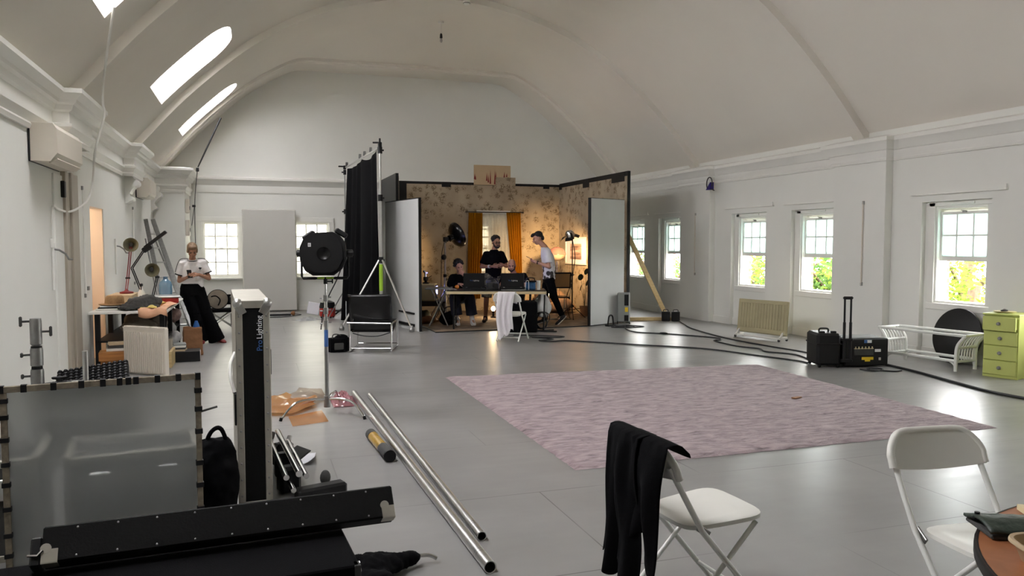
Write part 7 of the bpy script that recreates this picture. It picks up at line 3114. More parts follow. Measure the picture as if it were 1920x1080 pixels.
# bundle of grip stands on the floor
t = thing('stand_bundle', 'bundle of folded chrome grip stands lying behind the dark case lid', 'stands', (0.19, 5.35, 0), R(6))
for k, (x, z, r_, y0, y1) in enumerate(((0.0, 0.2, 0.021, -0.5, 0.62), (-0.07, 0.17, 0.018, -0.45, 0.55), (0.06, 0.15, 0.018, -0.4, 0.5), (-0.035, 0.1, 0.016, -0.5, 0.68))):
    m = MB()
    m.cyl((x, y0, z), (x + 0.02, y1, z + 0.01), r_, n=14)
    m.build('column', M['chrome'], t)
for k, (x, y, z) in enumerate(((0.0, 0.1, 0.1), (-0.02, -0.2, 0.09), (0.03, 0.42, 0.09))):
    m = MB()
    m.box((x, y, z), (0.14, 0.1, 0.17), rz=0.2 * k, bev=0.02)
    m.build('clamp_block', M['black'], t)
for k, (x, y, z) in enumerate(((0.07, 0.5, 0.1), (-0.05, 0.5, 0.14))):
    m = MB()
    m.cyl((x, y, z), (x + 0.03, y + 0.06, z + 0.08), 0.018, n=12)
    m.box((x, y, z), (0.05, 0.04, 0.05), bev=0.01)
    m.build('grip_head', M['alud'], t)
m = MB()
m.box((0.1, 0.15, 0.16), (0.1, 0.19, 0.012), rz=0.35, ry=-0.5, bev=0.005)
m.build('plate', M['greydark'], t)
m = MB()
m.box((0.14, -0.45, 0.05), (0.32, 0.1, 0.1), rz=0.2, bev=0.015)
m.build('plate', M['black'], t)
m = MB()
m.ell((0.2, -0.28, 0.09), (0.035, 0.03, 0.05), 12, 8)
m.build('knob', M['greydark'], t)

# dark case with its lid laid across it
LZ = 0.6
t = thing('case_lid', 'long black lid with steel corner brackets lying across the dark case in front', 'case lid', (-0.095, 2.982, 0.587), math.atan2(0.075, 1.2))
t.rotation_euler.x = R(54)
m = MB()
m.bb((-0.605, -0.063, -0.06), (0.605, 0.063, 0.022), bev=0.006)
m.build('board', M['blackboard'], t)
for k in range(9):
    for s in (-1, 1):
        m = MB()
        m.ell((-0.5 + k * 0.125, s * 0.048, 0.022), (0.004, 0.004, 0.002), 8, 5)
        m.build('rivet', M['alud'], t)
for x in (-0.58, 0.578):
    m = MB()
    m.box((x, -0.04, 0.0235), (0.05, 0.046, 0.004), bev=0.001)
    m.cyl((x - 0.012, -0.014, 0.022), (x - 0.012, -0.014, 0.0262), 0.017, n=14)
    m.box((x, -0.064, 0.0), (0.05, 0.004, 0.05), bev=0.001)
    m.build('corner_bracket', M['casealu'], t)
m = MB()
m.box((-0.622, -0.02, -0.02), (0.035, 0.1, 0.08), bev=0.006)
m.build('latch_plate', M['black'], t)
m = MB()
m.tube([(-0.645, -0.03, 0.02), (-0.615, -0.035, 0.025), (-0.6, -0.02, 0.03)], 0.005, 6)
m.build('latch', M['chrome'], t)
t = thing('open_case', 'open-sided black case in the bottom left corner, under the long lid', 'flight case', (-0.3, 2.86, 0), 0.063)
m = MB()
m.bb((-0.75, -0.24, 0.0), (0.62, 0.2, 0.5), bev=0.006)
m.build('shell', M['blackcloth'], t)
m = MB()
for a, b in (((0.6, -0.242), (0.622, -0.2)),):
    m.bb((a[0], a[1], 0), (b[0], b[1], 0.5), bev=0.002)
m.build('edging', M['greydark'], t)
m = MB()
m.box((0.626, -0.1, 0.42), (0.012, 0.09, 0.1), bev=0.003)
m.tube([(0.635, -0.12, 0.46), (0.645, -0.1, 0.42), (0.635, -0.08, 0.38)], 0.006, 6)
m.build('latch', M['chrome'], t)
m = MB()
m.ell((0, 0, 0.05), (0.17, 0.1, 0.055), 16, 8)
m.rcone((0.1, 0, 0.05), (0.24, 0.04, 0.045), 0.045, 0.025)
m.ell((-0.02, -0.14, 0.04), (0.1, 0.09, 0.045), 14, 8)
o = blob(m, 'black_cloth', M['blackcloth'], None, (0.5, 3.68, 0.0), 0.1, 0.01, 2, wrinkle=0.02, freq=14)
tag(o, 'black bundled strap cloth with metal tip on the floor right of the dark case', 'strap')
m = MB()
m.tube(spline([(0.24, 0.04, 0.05), (0.32, 0.05, 0.04), (0.36, 0.04, 0.02)], 5), 0.01, 8)
m.build('metal_tip', M['alu'], o)

# ================================================================== right side of the room
# rug
m = MB()
RC = [Vector((2.15, 4.99, 0)), Vector((6.16, 4.98, 0)), Vector((6.36, 8.64, 0)), Vector((2.17, 9.02, 0))]
NR = 90


def rugf(u, v):
    p = RC[0].lerp(RC[1], u).lerp(RC[3].lerp(RC[2], u), v)
    e = min(u, v, 1 - u, 1 - v)
    if e <= 0:
        p.x += 0.018 * nz3(u * 60, v * 60, 1)
        p.y += 0.018 * nz3(u * 60, v * 60, 5)
    h = 0.016 if e > 0 else 0.002
    return Vector((p.x, p.y, h + (0.006 * nz3(u * 40, v * 40) if e > 0 else 0)))


m.grid(rugf, NR, NR)
rug = m.build('rug', M['rug'], sharp=180)
tag(rug, 'large dusty pink shaggy rug lying on the grey floor', 'rug')
m = MB()
m.box((5.3, 6.55, 0.026), (0.12, 0.05, 0.012), rz=0.3, bev=0.004)
tag(m.build('scrap', M['brownleather']), 'small brown scrap lying on the pink rug', 'scrap')

# beige panel radiator on castor feet
P, Q = Vector((7.99, 11.46, 0)), Vector((8.27, 10.5, 0))
t = thing('panel_heater', 'beige ribbed panel heater on small feet standing before the right wall', 'heater', (P + Q) / 2, math.atan2(Q.y - P.y, Q.x - P.x))
L = (Q - P).length
m = MB()
T = Euler((R(-5), 0, 0)).to_matrix().to_4x4()
m.M = T
m.bb((-L / 2, -0.02, 0.09), (L / 2, 0.02, 0.66), bev=0.008)
m.bb((-L / 2 + 0.02, -0.026, 0.6), (L / 2 - 0.02, -0.018, 0.65), bev=0.003)
m.bb((-L / 2 + 0.01, -0.03, 0.1), (L / 2 - 0.01, -0.018, 0.17), bev=0.003)
m.build('panel', M['beige'], t)
for k in range(16):
    m = MB()
    m.M = T
    m.box((-L / 2 + 0.07 + (L - 0.14) * k / 15, -0.022, 0.385), (0.022, 0.012, 0.42), bev=0.005)
    m.build('rib', M['beige'], t)
m = MB()
m.bb((-L / 2 + 0.05, -0.1, 0.03), (L / 2 - 0.05, -0.07, 0.055), bev=0.004)
m.build('foot_rail', M['white'], t)
for s in (-1, 1):
    m = MB()
    x = s * (L / 2 - 0.06)
    m.bb((x - 0.015, -0.13, 0.03), (x + 0.015, 0.1, 0.07), bev=0.006)
    m.beam((x, -0.1, 0.05), (x, -0.01, 0.14), 0.03, 0.03, bev=0.004)
    m.build('foot', M['white'], t)
    for y in (-0.12, 0.09):
        m = MB()
        m.cyl((x - 0.01, y, 0.022), (x + 0.01, y, 0.022), 0.022, n=14)
        m.build('castor', M['greydark'], t)

# oil-filled heater beside the flat
t = thing('oil_heater', 'grey oil-filled column heater with yellow sticker at the foot of the white flat', 'heater', (7.0, 13.86, 0), R(-27))
m = MB()
for k in range(5):
    m.box((0, 0.06 + 0.07 * k, 0.34), (0.24, 0.05, 0.52), bev=0.02)
m.bb((-0.06, 0.0, 0.56), (0.06, 0.36, 0.59))
m.bb((-0.06, 0.0, 0.1), (0.06, 0.36, 0.13))
m.build('fins', M['oilgrey'], t)
m = MB()
m.bb((-0.125, -0.06, 0.05), (0.125, 0.03, 0.64), bev=0.02)
cb_ = m.build('control_box', M['oilgrey'], t)
for z, h_ in ((0.49, 0.22), (0.13, 0.12)):
    m = MB()
    m.box((0.055, -0.061, z), (0.085, 0.008, h_), bev=0.02)
    m.build('panel', M['black'], cb_)
m = MB()
m.box((0.055, -0.0625, 0.3), (0.06, 0.004, 0.09))
m.build('sticker', M['yellow'], cb_)
for y in (0.02, 0.3):
    m = MB()
    m.bb((-0.13, y - 0.02, 0.04), (0.13, y + 0.02, 0.06), bev=0.004)
    for s in (-1, 1):
        m.cyl((s * 0.12 - 0.01, y, 0.022), (s * 0.12 + 0.01, y, 0.022), 0.022, n=12)
    m.build('foot', M['black'], t)

# timber brace with weights
t = thing('timber_brace', 'sloping pine brace and floor batten propping the right set wall', 'brace', (0, 0, 0))
m = MB()
m.beam((7.34, 14.5, 1.92), (8.22, 14.28, 0.07), 0.045, 0.09, bev=0.003)
m.build('strut', M['wood'], t)
m = MB()
m.beam((7.34, 14.5, 0.035), (8.36, 14.2, 0.035), 0.09, 0.07, bev=0.003)
m.build('floor_batten', M['wood'], t)
for k, (x, y, lab) in enumerate(((8.12, 14.17, 'left black block weight resting at the foot of the pine brace'), (8.3, 14.08, 'right black block weight resting at the foot of the pine brace'))):
    t = thing('block_weight', lab, 'weight', (x, y - 0.02, 0.0), R(-20), 'block weights at the brace')
    m = MB()
    m.box((0, 0, 0.1), (0.16, 0.1, 0.2), bev=0.008)
    m.build('block', M['black'], t)
    m = MB()
    m.tube(spline([(-0.05, 0, 0.2), (-0.04, 0, 0.235), (0.04, 0, 0.235), (0.05, 0, 0.2)], 5), 0.009, 8)
    m.build('handle', M['greydark'], t)

# hooped wall fan / lamp
t = thing('wall_lamp', 'small hooped wall lamp with an indigo wedge, high on the right pier', 'lamp', (8.88, 13.62, 2.77), 0)
m = MB()
m.tube([(-0.1, 0.1 * math.cos(a), 0.05 + 0.13 * math.sin(a)) for a in [-0.6 + 4.2 * i / 20 for i in range(21)]], 0.011, 8)
m.tube([(-0.1, -0.07, -0.06), (0.0, -0.02, -0.08)], 0.012, 8)
m.build('hoop', M['greydark'], t)
m = MB()
m.add([(-0.12, -0.05, -0.07), (-0.12, 0.1, -0.07), (-0.12, -0.05, 0.08), (-0.03, -0.05, -0.07), (-0.03, 0.1, -0.07), (-0.03, -0.05, 0.08)], [(0, 1, 2), (3, 5, 4), (0, 3, 4, 1), (1, 4, 5, 2), (2, 5, 3, 0)])
m.build('wedge', M['indigo'], t)
m = MB()
m.box((-0.02, 0, 0.02), (0.05, 0.08, 0.16), bev=0.01)
m.build('bracket', M['acwhite'], t)

# black hard case with trolley handle
t = thing('trolley_case', 'black hard trolley case with its telescopic handle pulled up', 'case', (7.13, 8.28, 0), R(-20))
m = MB()
m.bb((-0.16, -0.17, 0.03), (0.15, 0.24, 0.45), bev=0.03)
m.bb((-0.165, -0.175, 0.3), (0.155, 0.245, 0.32), bev=0.006)
m.build('shell', M['black'], t)
for x in (-0.08, 0.07):
    m = MB()
    m.box((x, -0.1, 0.46), (0.07, 0.05, 0.03), bev=0.008)
    m.build('latch', M['black'], t)
m = MB()
m.tube(spline([(-0.06, 0.05, 0.45), (-0.05, 0.05, 0.49), (0.05, 0.05, 0.49), (0.06, 0.05, 0.45)], 5), 0.012, 8)
m.build('carry_handle', M['black'], t)
for x in (0.17, 0.25):
    m = MB()
    m.cyl((x, -0.2, 0.1), (x, -0.2, 0.6), 0.018, n=10)
    m.cyl((x, -0.2, 0.55), (x, -0.2, 0.9), 0.013, n=10)
    m.build('telescopic_tube', M['black'], t)
m = MB()
m.box((0.21, -0.2, 0.915), (0.13, 0.035, 0.04), bev=0.014)
m.build('grip', M['black'], t)
m = MB()
m.bb((0.13, -0.22, 0.08), (0.28, -0.17, 0.12), bev=0.006)
m.bb((0.13, -0.22, 0.36), (0.28, -0.17, 0.39), bev=0.006)
m.build('handle_bracket', M['black'], t)
for x, y in ((-0.12, -0.14), (0.12, -0.14), (-0.12, 0.2), (0.12, 0.2)):
    m = MB()
    m.cyl((x - 0.012, y, 0.03), (x + 0.012, y, 0.03), 0.03, n=14)
    m.build('wheel', M['black'], t)

# amplifier rack with connector panel
t = thing('dimmer_rack', 'black power box with connector panel and yellow sticker on the floor', 'power unit', (7.62, 8.2, 0), R(-12))
m = MB()
m.bb((-0.31, -0.2, 0.02), (0.29, 0.26, 0.375), bev=0.012)
m.build('casing', M['black'], t)
m = MB()
m.bb((-0.19, -0.207, 0.16), (0.08, -0.198, 0.245), bev=0.002)
m.build('connector_panel', M['greydark'], t)
for k in range(6):
    m = MB()
    m.box((-0.17 + 0.046 * k, -0.206, 0.262), (0.012, 0.012, 0.024), bev=0.002)
    m.box((-0.17 + 0.046 * k, -0.204, 0.247), (0.036, 0.008, 0.009))
    m.build('label', M['cream'], t)
m = MB()
m.box((0.0, -0.203, 0.34), (0.1, 0.006, 0.04))
m.build('badge', M['bluetxt'], t)
m = MB()
m.box((0.02, -0.205, 0.34), (0.06, 0.006, 0.036))
m.build('badge', M['whitetxt'], t)
m = MB()
m.box((0.14, -0.203, 0.22), (0.08, 0.006, 0.035))
m.build('badge', M['whitetxt'], t)
m = MB()
m.box((0.0, -0.203, 0.118), (0.16, 0.006, 0.036))
m.box((0.0, -0.203, 0.09), (0.07, 0.006, 0.024))
m.build('sticker', M['yellow'], t)
m = MB()
m.box((0.17, -0.203, 0.11), (0.028, 0.006, 0.034))
m.build('rocker_switch', M['acwhite'], t)
m = MB()
m.grid(lambda u, v: (-0.28 + 0.56 * u, -0.16 + 0.38 * v, 0.378 + 0.03 * math.sin(PI * u) * math.sin(PI * v) * (0.6 + 0.5 * nz3(u * 6, v * 6))), 20, 14)
tag(m.build('plastic_cover', M['clear'], None, (7.62, 8.2, 0.003), R(-12), sharp=20, solid=0.001), 'loose clear plastic lying over the black power box', 'plastic film')
m = MB()
m.tube(spline([(7.33, 7.86, 0.01), (7.38, 7.7, 0.01), (7.55, 7.72, 0.01), (7.62, 7.82, 0.01), (7.5, 7.9, 0.01), (7.42, 7.78, 0.012), (7.62, 7.6, 0.01), (7.76, 7.62, 0.01)], 7), 0.009, 8)
tag(m.build('adaptor_lead', M['cable']), 'short tangled black lead on the floor before the trolley case', 'cable')

# white bamboo bench frame
t = thing('bamboo_bench', 'empty white bamboo bench frame with flared slatted ends', 'bench', (8.51, 7.9, 0), R(90 + 9))
Lb, Db, Hb = 0.98, 0.4, 0.46
flare = lambda s, k: s * (0.02 + 0.1 * k)
for s in (-1, 1):
    for q in (-1, 1):
        m = MB()
        x, y = s * Lb / 2, q * Db / 2
        m.tube(spline([(x, y, 0.0), (x, y, 0.2), (x + s * 0.02, y, 0.33), (x + s * 0.11, y, Hb - 0.01)], 5), 0.023, 10)
        m.build('leg', M['whitem'], t)
    m = MB()
    for z, o_ in ((0.12, 0.0), (0.3, 0.012), (Hb, 0.11)):
        m.tube([(s * (Lb / 2 + o_), -Db / 2 - 0.015, z), (s * (Lb / 2 + o_), Db / 2 + 0.015, z)], 0.018, 10)
    m.build('end_rail', M['whitem'], t)
    for k in range(6):
        y = -Db / 2 + Db * (k + 1) / 7
        m = MB()
        m.tube(spline([(s * Lb / 2, y, 0.12), (s * Lb / 2, y, 0.22), (s * (Lb / 2 + 0.03), y, 0.35), (s * (Lb / 2 + 0.11), y, Hb)], 4), 0.011, 8)
        m.build('slat', M['whitem'], t)
for q in (-1, 1):
    for z, o_ in ((0.13, 0.0), (Hb, 0.13)):
        m = MB()
        m.tube([(-Lb / 2 - o_, q * Db / 2, z), (Lb / 2 + o_, q * Db / 2, z)], 0.02, 10)
        m.build('long_rail', M['whitem'], t)
    m = MB()
    for s in (-1, 1):
        m.tube(spline([(s * (Lb / 2), q * Db / 2, 0.03), (s * (Lb / 2 - 0.03), q * Db / 2, 0.09), (s * (Lb / 2 - 0.1), q * Db / 2, 0.125)], 4), 0.011, 8)
    m.build('corner_brace', M['whitem'], t)

# round black table top leaning on the wall
T = Matrix.Translation((0, 0, 0.375)) @ Euler((0, R(-80), 0)).to_matrix().to_4x4()
m = MB()
m.lathe([(0.001, -0.02), (0.36, -0.02), (0.375, -0.012), (0.375, 0.012), (0.36, 0.02), (0.001, 0.02)], 48, T)
t = m.build('round_board', M['black'], None, (8.93, 7.86, 0.0), 0)
tag(t, 'round black board leaning on the wall under the window, behind the bamboo bench', 'board')

# lime chest of drawers
t = thing('chest_of_drawers', 'small lime green chest of four drawers, top one ajar', 'drawers', (8.42, 7.04, 0), math.atan2(6.67 - 7.04, 0.11))
Wd, Dd, Hd = 0.385, 0.42, 0.775
m = MB()
m.bb((0.0, 0.012, 0.0), (Wd, Dd, Hd - 0.02), bev=0.003)
m.bb((-0.01, -0.012, Hd - 0.022), (Wd + 0.01, Dd, Hd), bev=0.004)
m.build('carcass', M['green'], t)
for k in range(4):
    z0 = 0.04 + k * 0.178
    o_ = -0.05 if k == 3 else 0.0
    m = MB()
    m.bb((0.012, -0.008 + o_, z0), (Wd - 0.012, 0.012 + o_, z0 + 0.168), bev=0.003)
    if k == 3:
        m.bb((0.02, o_ + 0.012, z0 + 0.02), (0.03, 0.03, z0 + 0.15))
        m.bb((Wd - 0.03, o_ + 0.012, z0 + 0.02), (Wd - 0.02, 0.03, z0 + 0.15))
    dw = m.build('drawer', M['green'], t)
    m = MB()
    m.lathe([(0.02, 0), (0.022, 0.006), (0.012, 0.012), (0.012, 0.02), (0.019, 0.026), (0.014, 0.032), (0.001, 0.033)], 18, Matrix.Translation((Wd / 2, -0.008 + o_, z0 + 0.085)) @ Euler((R(90), 0, 0)).to_matrix().to_4x4())
    m.build('knob', M['alud'], dw)
t = thing('plate', 'pale plate lying on top of the lime green chest of drawers', 'plate', (8.66, 6.96, 0.776), 0)
m = MB()
m.lathe([(0.001, 0.006), (0.08, 0.004), (0.12, 0.014), (0.125, 0.018), (0.12, 0.019), (0.08, 0.01), (0.001, 0.01)], 32)
m.build('dish', M['cream'], t)
m = MB()
m.ell((0, 0, 0.016), (0.07, 0.04, 0.014), 14, 8)
m.ell((0.04, 0.01, 0.022), (0.03, 0.02, 0.012), 12, 8)
tag(blob(m, 'dried_fruit', M['darkwood'], None, (8.65, 6.96, 0.786), 0.4, 0.006, 2), 'dark lumpy object on the pale plate atop the green drawers', 'food')


# cables on the floor
def cable(label, pts, r_=0.011, name='power_cable'):
    m = MB()
    m.tube(spline([(x, y, r_ + 0.001) for x, y in pts], 8), r_, 8)
    return tag(m.build(name, M['cable']), label, 'cable', 'black cables across the floor')


cable('black cable running from under the work table past the rug to the power box', [(4.5, 12.35), (4.75, 12.0), (4.46, 11.9), (4.62, 11.72), (4.9, 11.73), (5.28, 11.38), (5.78, 10.87), (6.5, 10.17), (6.83, 9.3), (7.03, 8.75), (7.05, 8.5)])
cable('black cable with an inline lump curling from the oil heater to the trolley case', [(6.85, 13.5), (6.6, 12.95), (6.56, 12.45), (6.94, 12.06), (7.31, 11.52), (7.45, 11.2), (7.35, 11.0), (7.2, 10.95), (7.15, 10.27), (7.3, 9.9), (7.2, 9.6), (7.4, 9.2), (7.25, 8.7)])
cable('black cable running from the brace weights to the trolley case', [(8.36, 14.05), (8.1, 13.4), (7.81, 12.58), (7.58, 11.2), (7.62, 10.12), (7.7, 9.46), (7.65, 9.0), (7.5, 8.6)])
cable('thick black cable leaving the power box towards the lower right', [(7.92, 8.08), (7.82, 7.43), (7.63, 6.66), (7.53, 6.16), (7.56, 5.7), (7.7, 5.2)], 0.016)
cable('looped black cable beside the right work table leg', [(4.3, 12.75), (4.65, 12.6), (5.05, 12.3), (4.9, 12.2), (4.5, 12.45)], 0.009)
m = MB()
m.tube(spline([(6.75, 13.62, 0.01), (6.5, 13.35, 0.01), (6.9, 13.2, 0.01), (7.15, 13.3, 0.01), (6.9, 13.55, 0.012), (6.6, 13.4, 0.02), (6.95, 13.3, 0.02)], 8), 0.01, 8)
tag(m.build('heater_flex', M['cable']), 'coiled black flex lying in front of the oil heater', 'cable')
m = MB()
m.ell((6.9, 12.09, 0.02), (0.08, 0.035, 0.02), 14, 8, Euler((0, 0, -0.8)).to_matrix().to_4x4())
tag(m.build('inline_plug', M['black']), 'flat black plug joining two cables between heater and rug', 'plug')


# ------------------------------------------------------------------ folding chairs
def folding_chair(label, loc, rz):
    t = thing('folding_chair', label, 'chair', loc, rz, 'white folding chairs')
    tilt = R(14)
    for s in (-1, 1):
        x = s * 0.212
        m = MB()
        m.tube([(x * 0.98, -0.285, 0.715), (x, -0.2, 0.56), (x, -0.125, 0.43), (x, 0.23, 0.012)], 0.0125, 10)
        lg = m.build('leg', M['whitem'], t)
        m = MB()
        m.ell((x, 0.23, 0.014), (0.016, 0.016, 0.014), 10, 8)
        m.build('foot_cap', M['white'], lg)
        x = s * 0.186
        m = MB()
        m.tube([(x, 0.17, 0.425), (x, -0.02, 0.23), (x, -0.24, 0.012)], 0.011, 10)
        lg = m.build('leg', M['whitem'], t)
        m = MB()
        m.ell((x, -0.24, 0.014), (0.015, 0.015, 0.014), 10, 8)
        m.build('foot_cap', M['white'], lg)
        m = MB()
        m.box((s * 0.2, -0.11, 0.425), (0.012, 0.07, 0.03), rx=-0.6, bev=0.003)
        m.build('hinge', M['alud'], t)
    m = MB()
    m.tube([(-0.212, 0.16, 0.095), (0.212, 0.16, 0.095)], 0.0085, 8)
    m.build('stretcher', M['whitem'], t)
    m = MB()
    m.tube([(-0.186, -0.19, 0.062), (0.186, -0.19, 0.062)], 0.0085, 8)
    m.build('stretcher', M['whitem'], t)
    # seat: rounded slab, slightly dished
    m = MB()
    n = 28

    def outline(k):
        a = 2 * PI * k / n
        e = 4.5
        c, s_ = math.cos(a), math.sin(a)
        x = 0.19 * math.copysign(abs(c) ** (2 / e), c)
        y = 0.2 * math.copysign(abs(s_) ** (2 / e), s_)
        return x * (1 + 0.1 * (y / 0.2)), y + 0.03
    vs = []
    for sc, z in ((0.9, 0.418), (1.0, 0.428), (1.0, 0.445), (0.94, 0.452), (0.6, 0.442)):
        vs += [(outline(k)[0] * sc, (outline(k)[1] - 0.03) * sc + 0.03, z + (outline(k)[1] - 0.03) * 0.06) for k in range(n)]
    fs = [tuple(range(n))[::-1]]
    for r_ in range(4):
        for k in range(n):
            k2 = (k + 1) % n
            fs.append((r_ * n + k, r_ * n + k2, (r_ + 1) * n + k2, (r_ + 1) * n + k))
    fs.append(tuple(4 * n + k for k in range(n)))
    m.add(vs, fs)
    m.build('seat', M['white'], t, sharp=50)
    # backrest: curved rounded panel with rim
    m = MB()
    NB = 14

    def bk(u, v, off):
        x = (u - 0.5) * 0.455
        edge = abs(u - 0.5) * 2
        top = 0.8 - 0.075 * max(0, edge - 0.62) ** 2 / 0.1444
        bot = 0.665 - 0.02 * (1 - edge ** 2)
        z = bot + (top - bot) * v
        y = -0.225 - (z - 0.6) * 0.38 - 0.03 * (1 - edge ** 2) + off
        return (x, y, z)
    f0 = len(m.v)
    for off in (0.012, -0.012):
        m.v += [bk(i / NB, j / 6, off) for j in range(7) for i in range(NB + 1)]
    q = (NB + 1) * 7
    for j in range(6):
        for i in range(NB):
            a = j * (NB + 1) + i
            m.f.append((a, a + NB + 1, a + NB + 2, a + 1))
            m.f.append((q + a, q + a + 1, q + a + NB + 2, q + a + NB + 1))
    rim = [i for i in range(NB + 1)] + [j * (NB + 1) + NB for j in range(1, 7)] + [6 * (NB + 1) + i for i in range(NB - 1, -1, -1)] + [j * (NB + 1) for j in range(5, 0, -1)]
    for k in range(len(rim)):
        a, b = rim[k], rim[(k + 1) % len(rim)]
        m.f.append((a, b, q + b, q + a))
    back = m.build('backrest', M['white'], t, sharp=50)
    m = MB()
    pts = [bk(0.0, v, 0.0) for v in (0.0, 0.3, 0.6, 0.85)] + [bk(u, 1.0, 0.0) for u in (0.03, 0.1, 0.2, 0.35, 0.5, 0.65, 0.8, 0.9, 0.97)] + [bk(1.0, v, 0.0) for v in (0.85, 0.6, 0.3, 0.0)]
    m.tube(spline(pts, 3), 0.0165, 10)
    m.build('rim', M['white'], back)
    return t


def face_dir(fx, fy):
    return math.atan2(fy, fx) - PI / 2


fc = folding_chair('white folding chair at the round brown table, facing us, nothing draped on it', (2.76, 2.27, 0), face_dir(-0.12, -1))
dup(fc, (1.85, 2.93, 0), face_dir(1, 0.06), 'white folding chair in the foreground with black clothing over its back')
dup(fc, (4.09, 12.2, 0), face_dir(0.6, 0.8), 'white folding chair before the film set with white clothing over its back')


def draped(name, label, mt, base, rz, width, front, backd, cat, seed, hem=0.12, folds=7):
    """garment folded over a chair back: local frame of the chair"""
    t_z, t_y = 0.826, -0.325
    m = MB()
    nu, nv = 40, 40

    def fn(u, v):
        uu = u - 0.5
        hl = backd * (1 + hem * (math.sin(5.2 * u + seed) + 0.6 * math.sin(11 * u + 2 * seed)))
        fl_ = front * (1 + 0.5 * hem * math.sin(7 * u + seed))
        tot = hl + fl_
        s = v * tot - fl_
        gather = 1 - 0.25 * max(0, s / hl) ** 1.0 * 0.6
        x = uu * width * gather + 0.02 * math.sin(7 * v + seed)
        amp = 0.005 + 0.018 * min(1, abs(s) / 0.3)
        fold = amp * math.sin(u * folds * 2 * PI * 0.5 + 1.5 * math.sin(2.2 * v + seed)) + 0.4 * amp * math.sin(u * folds * 2 * PI + 3 * v)
        if s < 0:
            y = t_y + 0.045 + 0.36 * min(-s, 0.24) * 0.9 + fold * 0.4
            z = t_z + s * 0.95
        else:
            y = t_y - 0.045 - 0.01 * math.sin(min(1, s / 0.25) * PI / 2) + fold - 0.02 * s
            z = t_z - s
        r_ = 0.035
        if abs(s) < r_:
            y = t_y - 0.045 * s / r_
            z = t_z - abs(s) * 0.35 + 0.004
        return (x, y, max(z, 0.02))
    m.grid(fn, nu, nv)
    return tag(m.build(name, mt, None, base, rz, sharp=180, solid=0.005), label, cat)


jk = draped('black_jacket', 'black garment draped over the back of the foreground folding chair', M['blackcloth'], (1.86, 2.875, 0), face_dir(1, 0.06), 0.46, 0.05, 0.5, 'clothing', 1.7, 0.14, 4)
sl = draped('sleeve', None, M['blackcloth'], (-0.05, -0.015, 0.0), 0.0, 0.24, 0.06, 0.64, None, 2.6, 0.1, 3)
sl.parent = jk
draped('white_shirt', 'white shirt draped over the back of the folding chair before the set', M['cloth_white'], (4.09, 12.2, 0), face_dir(0.6, 0.8), 0.3, 0.2, 0.7, 'clothing', 0.4, 0.1, 6)

# ------------------------------------------------------------------ round brown table
t = thing('round_table', 'round brown veneer table with dark edge in the bottom right corner', 'table', (2.6, 1.1, 0), 0)
TRD = 0.83
m = MB()
m.lathe([(0.001, 0.69), (TRD - 0.01, 0.69), (TRD - 0.006, 0.7), (TRD - 0.006, 0.72), (0.001, 0.72)], 80)
m.build('tabletop', M['tabletop'], t)
m = MB()
m.lathe([(TRD - 0.012, 0.685), (TRD, 0.688), (TRD, 0.716), (TRD - 0.008, 0.7212), (TRD - 0.012, 0.7212)], 80, cap=False)
m.build('edge_band', M['black'], t)
m = MB()
m.lathe([(0.05, 0.03), (0.035, 0.1), (0.035, 0.64), (0.2, 0.69)], 24)
m.build('pedestal', M['black'], t)
for k in range(4):
    a = k * PI / 2 + 0.4
    m = MB()
    m.beam((math.cos(a) * 0.03, math.sin(a) * 0.03, 0.06), (math.cos(a) * 0.38, math.sin(a) * 0.38, 0.022), 0.05, 0.036, bev=0.006)
    m.build('foot', M['black'], t)
# dark green leather folder
t = thing('leather_folder', 'dark green leathery folder with punched corner at the edge of the round table', 'folder', (2.29, 1.715, 0.7215), R(-24))
m = MB()
m.grid(lambda u, v: ((u - 0.5) * 0.34, (v - 0.5) * 0.17, 0.022 + 0.02 * math.sin(PI * min(1, v * 1.15)) + 0.004 * nz3(u * 9, v * 9)), 24, 14)
m.build('cover', mat('dark_green_leather', rgb(50, 62, 54), 0.45, var=0.25, vs=18, bump=0.4, bs=40), t, solid=0.008, sharp=180)
m = MB()
m.cyl((-0.145, 0.05, 0.018), (-0.145, 0.05, 0.042), 0.008, n=12)
m.build('eyelet', M['black'], t)
m = MB()
m.bb((-0.165, -0.083, 0.0005), (0.17, 0.083, 0.014), bev=0.004)
m.build('pages', M['greydark'], t)
m = MB()
m.cyl((-0.13, 0.1, 0.0052), (0.05, 0.103, 0.0052), 0.005, n=8)
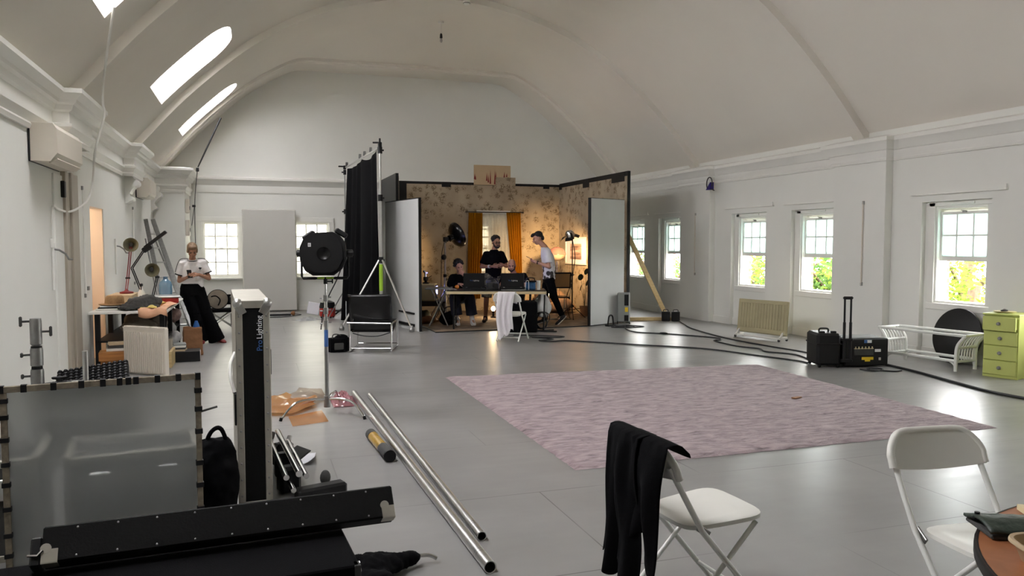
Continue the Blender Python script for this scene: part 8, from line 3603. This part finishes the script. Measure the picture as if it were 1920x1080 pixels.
t = m.build('pen', M['chrome'], None, (2.36, 1.705, 0.7215), R(-24))
tag(t, 'slim silver pen lying behind the dark green folder', 'pen')
t = thing('notebook', 'black-covered notebook with cream page edges behind the dark green folder', 'book', (2.5, 1.74, 0.7215), R(-28))
m = MB()
m.bb((-0.13, -0.09, 0.002), (0.15, 0.09, 0.02))
m.build('pages', M['cream'], t)
m = MB()
m.bb((-0.09, -0.092, 0.02), (0.153, 0.092, 0.023), bev=0.001)
m.build('cover', M['blackg'], t)
m = MB()
m.M = Matrix.Translation((0, 0, 0))
n = 40


def rrect(k, a, b, e=3.2):
    w_ = 2 * PI * k / n
    c, s = math.cos(w_), math.sin(w_)
    return a * math.copysign(abs(c) ** (2 / e), c), b * math.copysign(abs(s) ** (2 / e), s)


vs = []
for sc, z in ((0.72, 0.0), (0.78, 0.004), (0.96, 0.058), (1.03, 0.06), (1.05, 0.055), (1.05, 0.06), (1.03, 0.066), (0.94, 0.064), (0.76, 0.01), (0.7, 0.008)):
    vs += [(rrect(k, 0.115, 0.085)[0] * sc, rrect(k, 0.115, 0.085)[1] * sc, z) for k in range(n)]
fs = [tuple(range(n))[::-1]]
for r_ in range(9):
    for k in range(n):
        k2 = (k + 1) % n
        fs.append((r_ * n + k, r_ * n + k2, (r_ + 1) * n + k2, (r_ + 1) * n + k))
fs.append(tuple(9 * n + k for k in range(n)))
m.add(vs, fs)
tag(m.build('pulp_tray', M['cardlight'], None, (2.11, 1.5, 0.7215), R(-22), sharp=50), 'buff moulded pulp food tray on the round brown table', 'tray')
t = thing('mug', 'white mug just inside the right edge of the picture on the round table', 'mug', (2.575, 1.87, 0.7215), 0)
m = MB()
m.lathe([(0.03, 0), (0.036, 0.004), (0.04, 0.085), (0.037, 0.085), (0.033, 0.01), (0.001, 0.008)], 28)
m.build('body', M['white'], t)
m = MB()
m.tube(spline([(-0.038, 0.0, 0.07), (-0.062, 0.01, 0.062), (-0.064, 0.01, 0.035), (-0.037, 0.0, 0.02)], 5), 0.006, 8)
m.build('handle', M['white'], t)
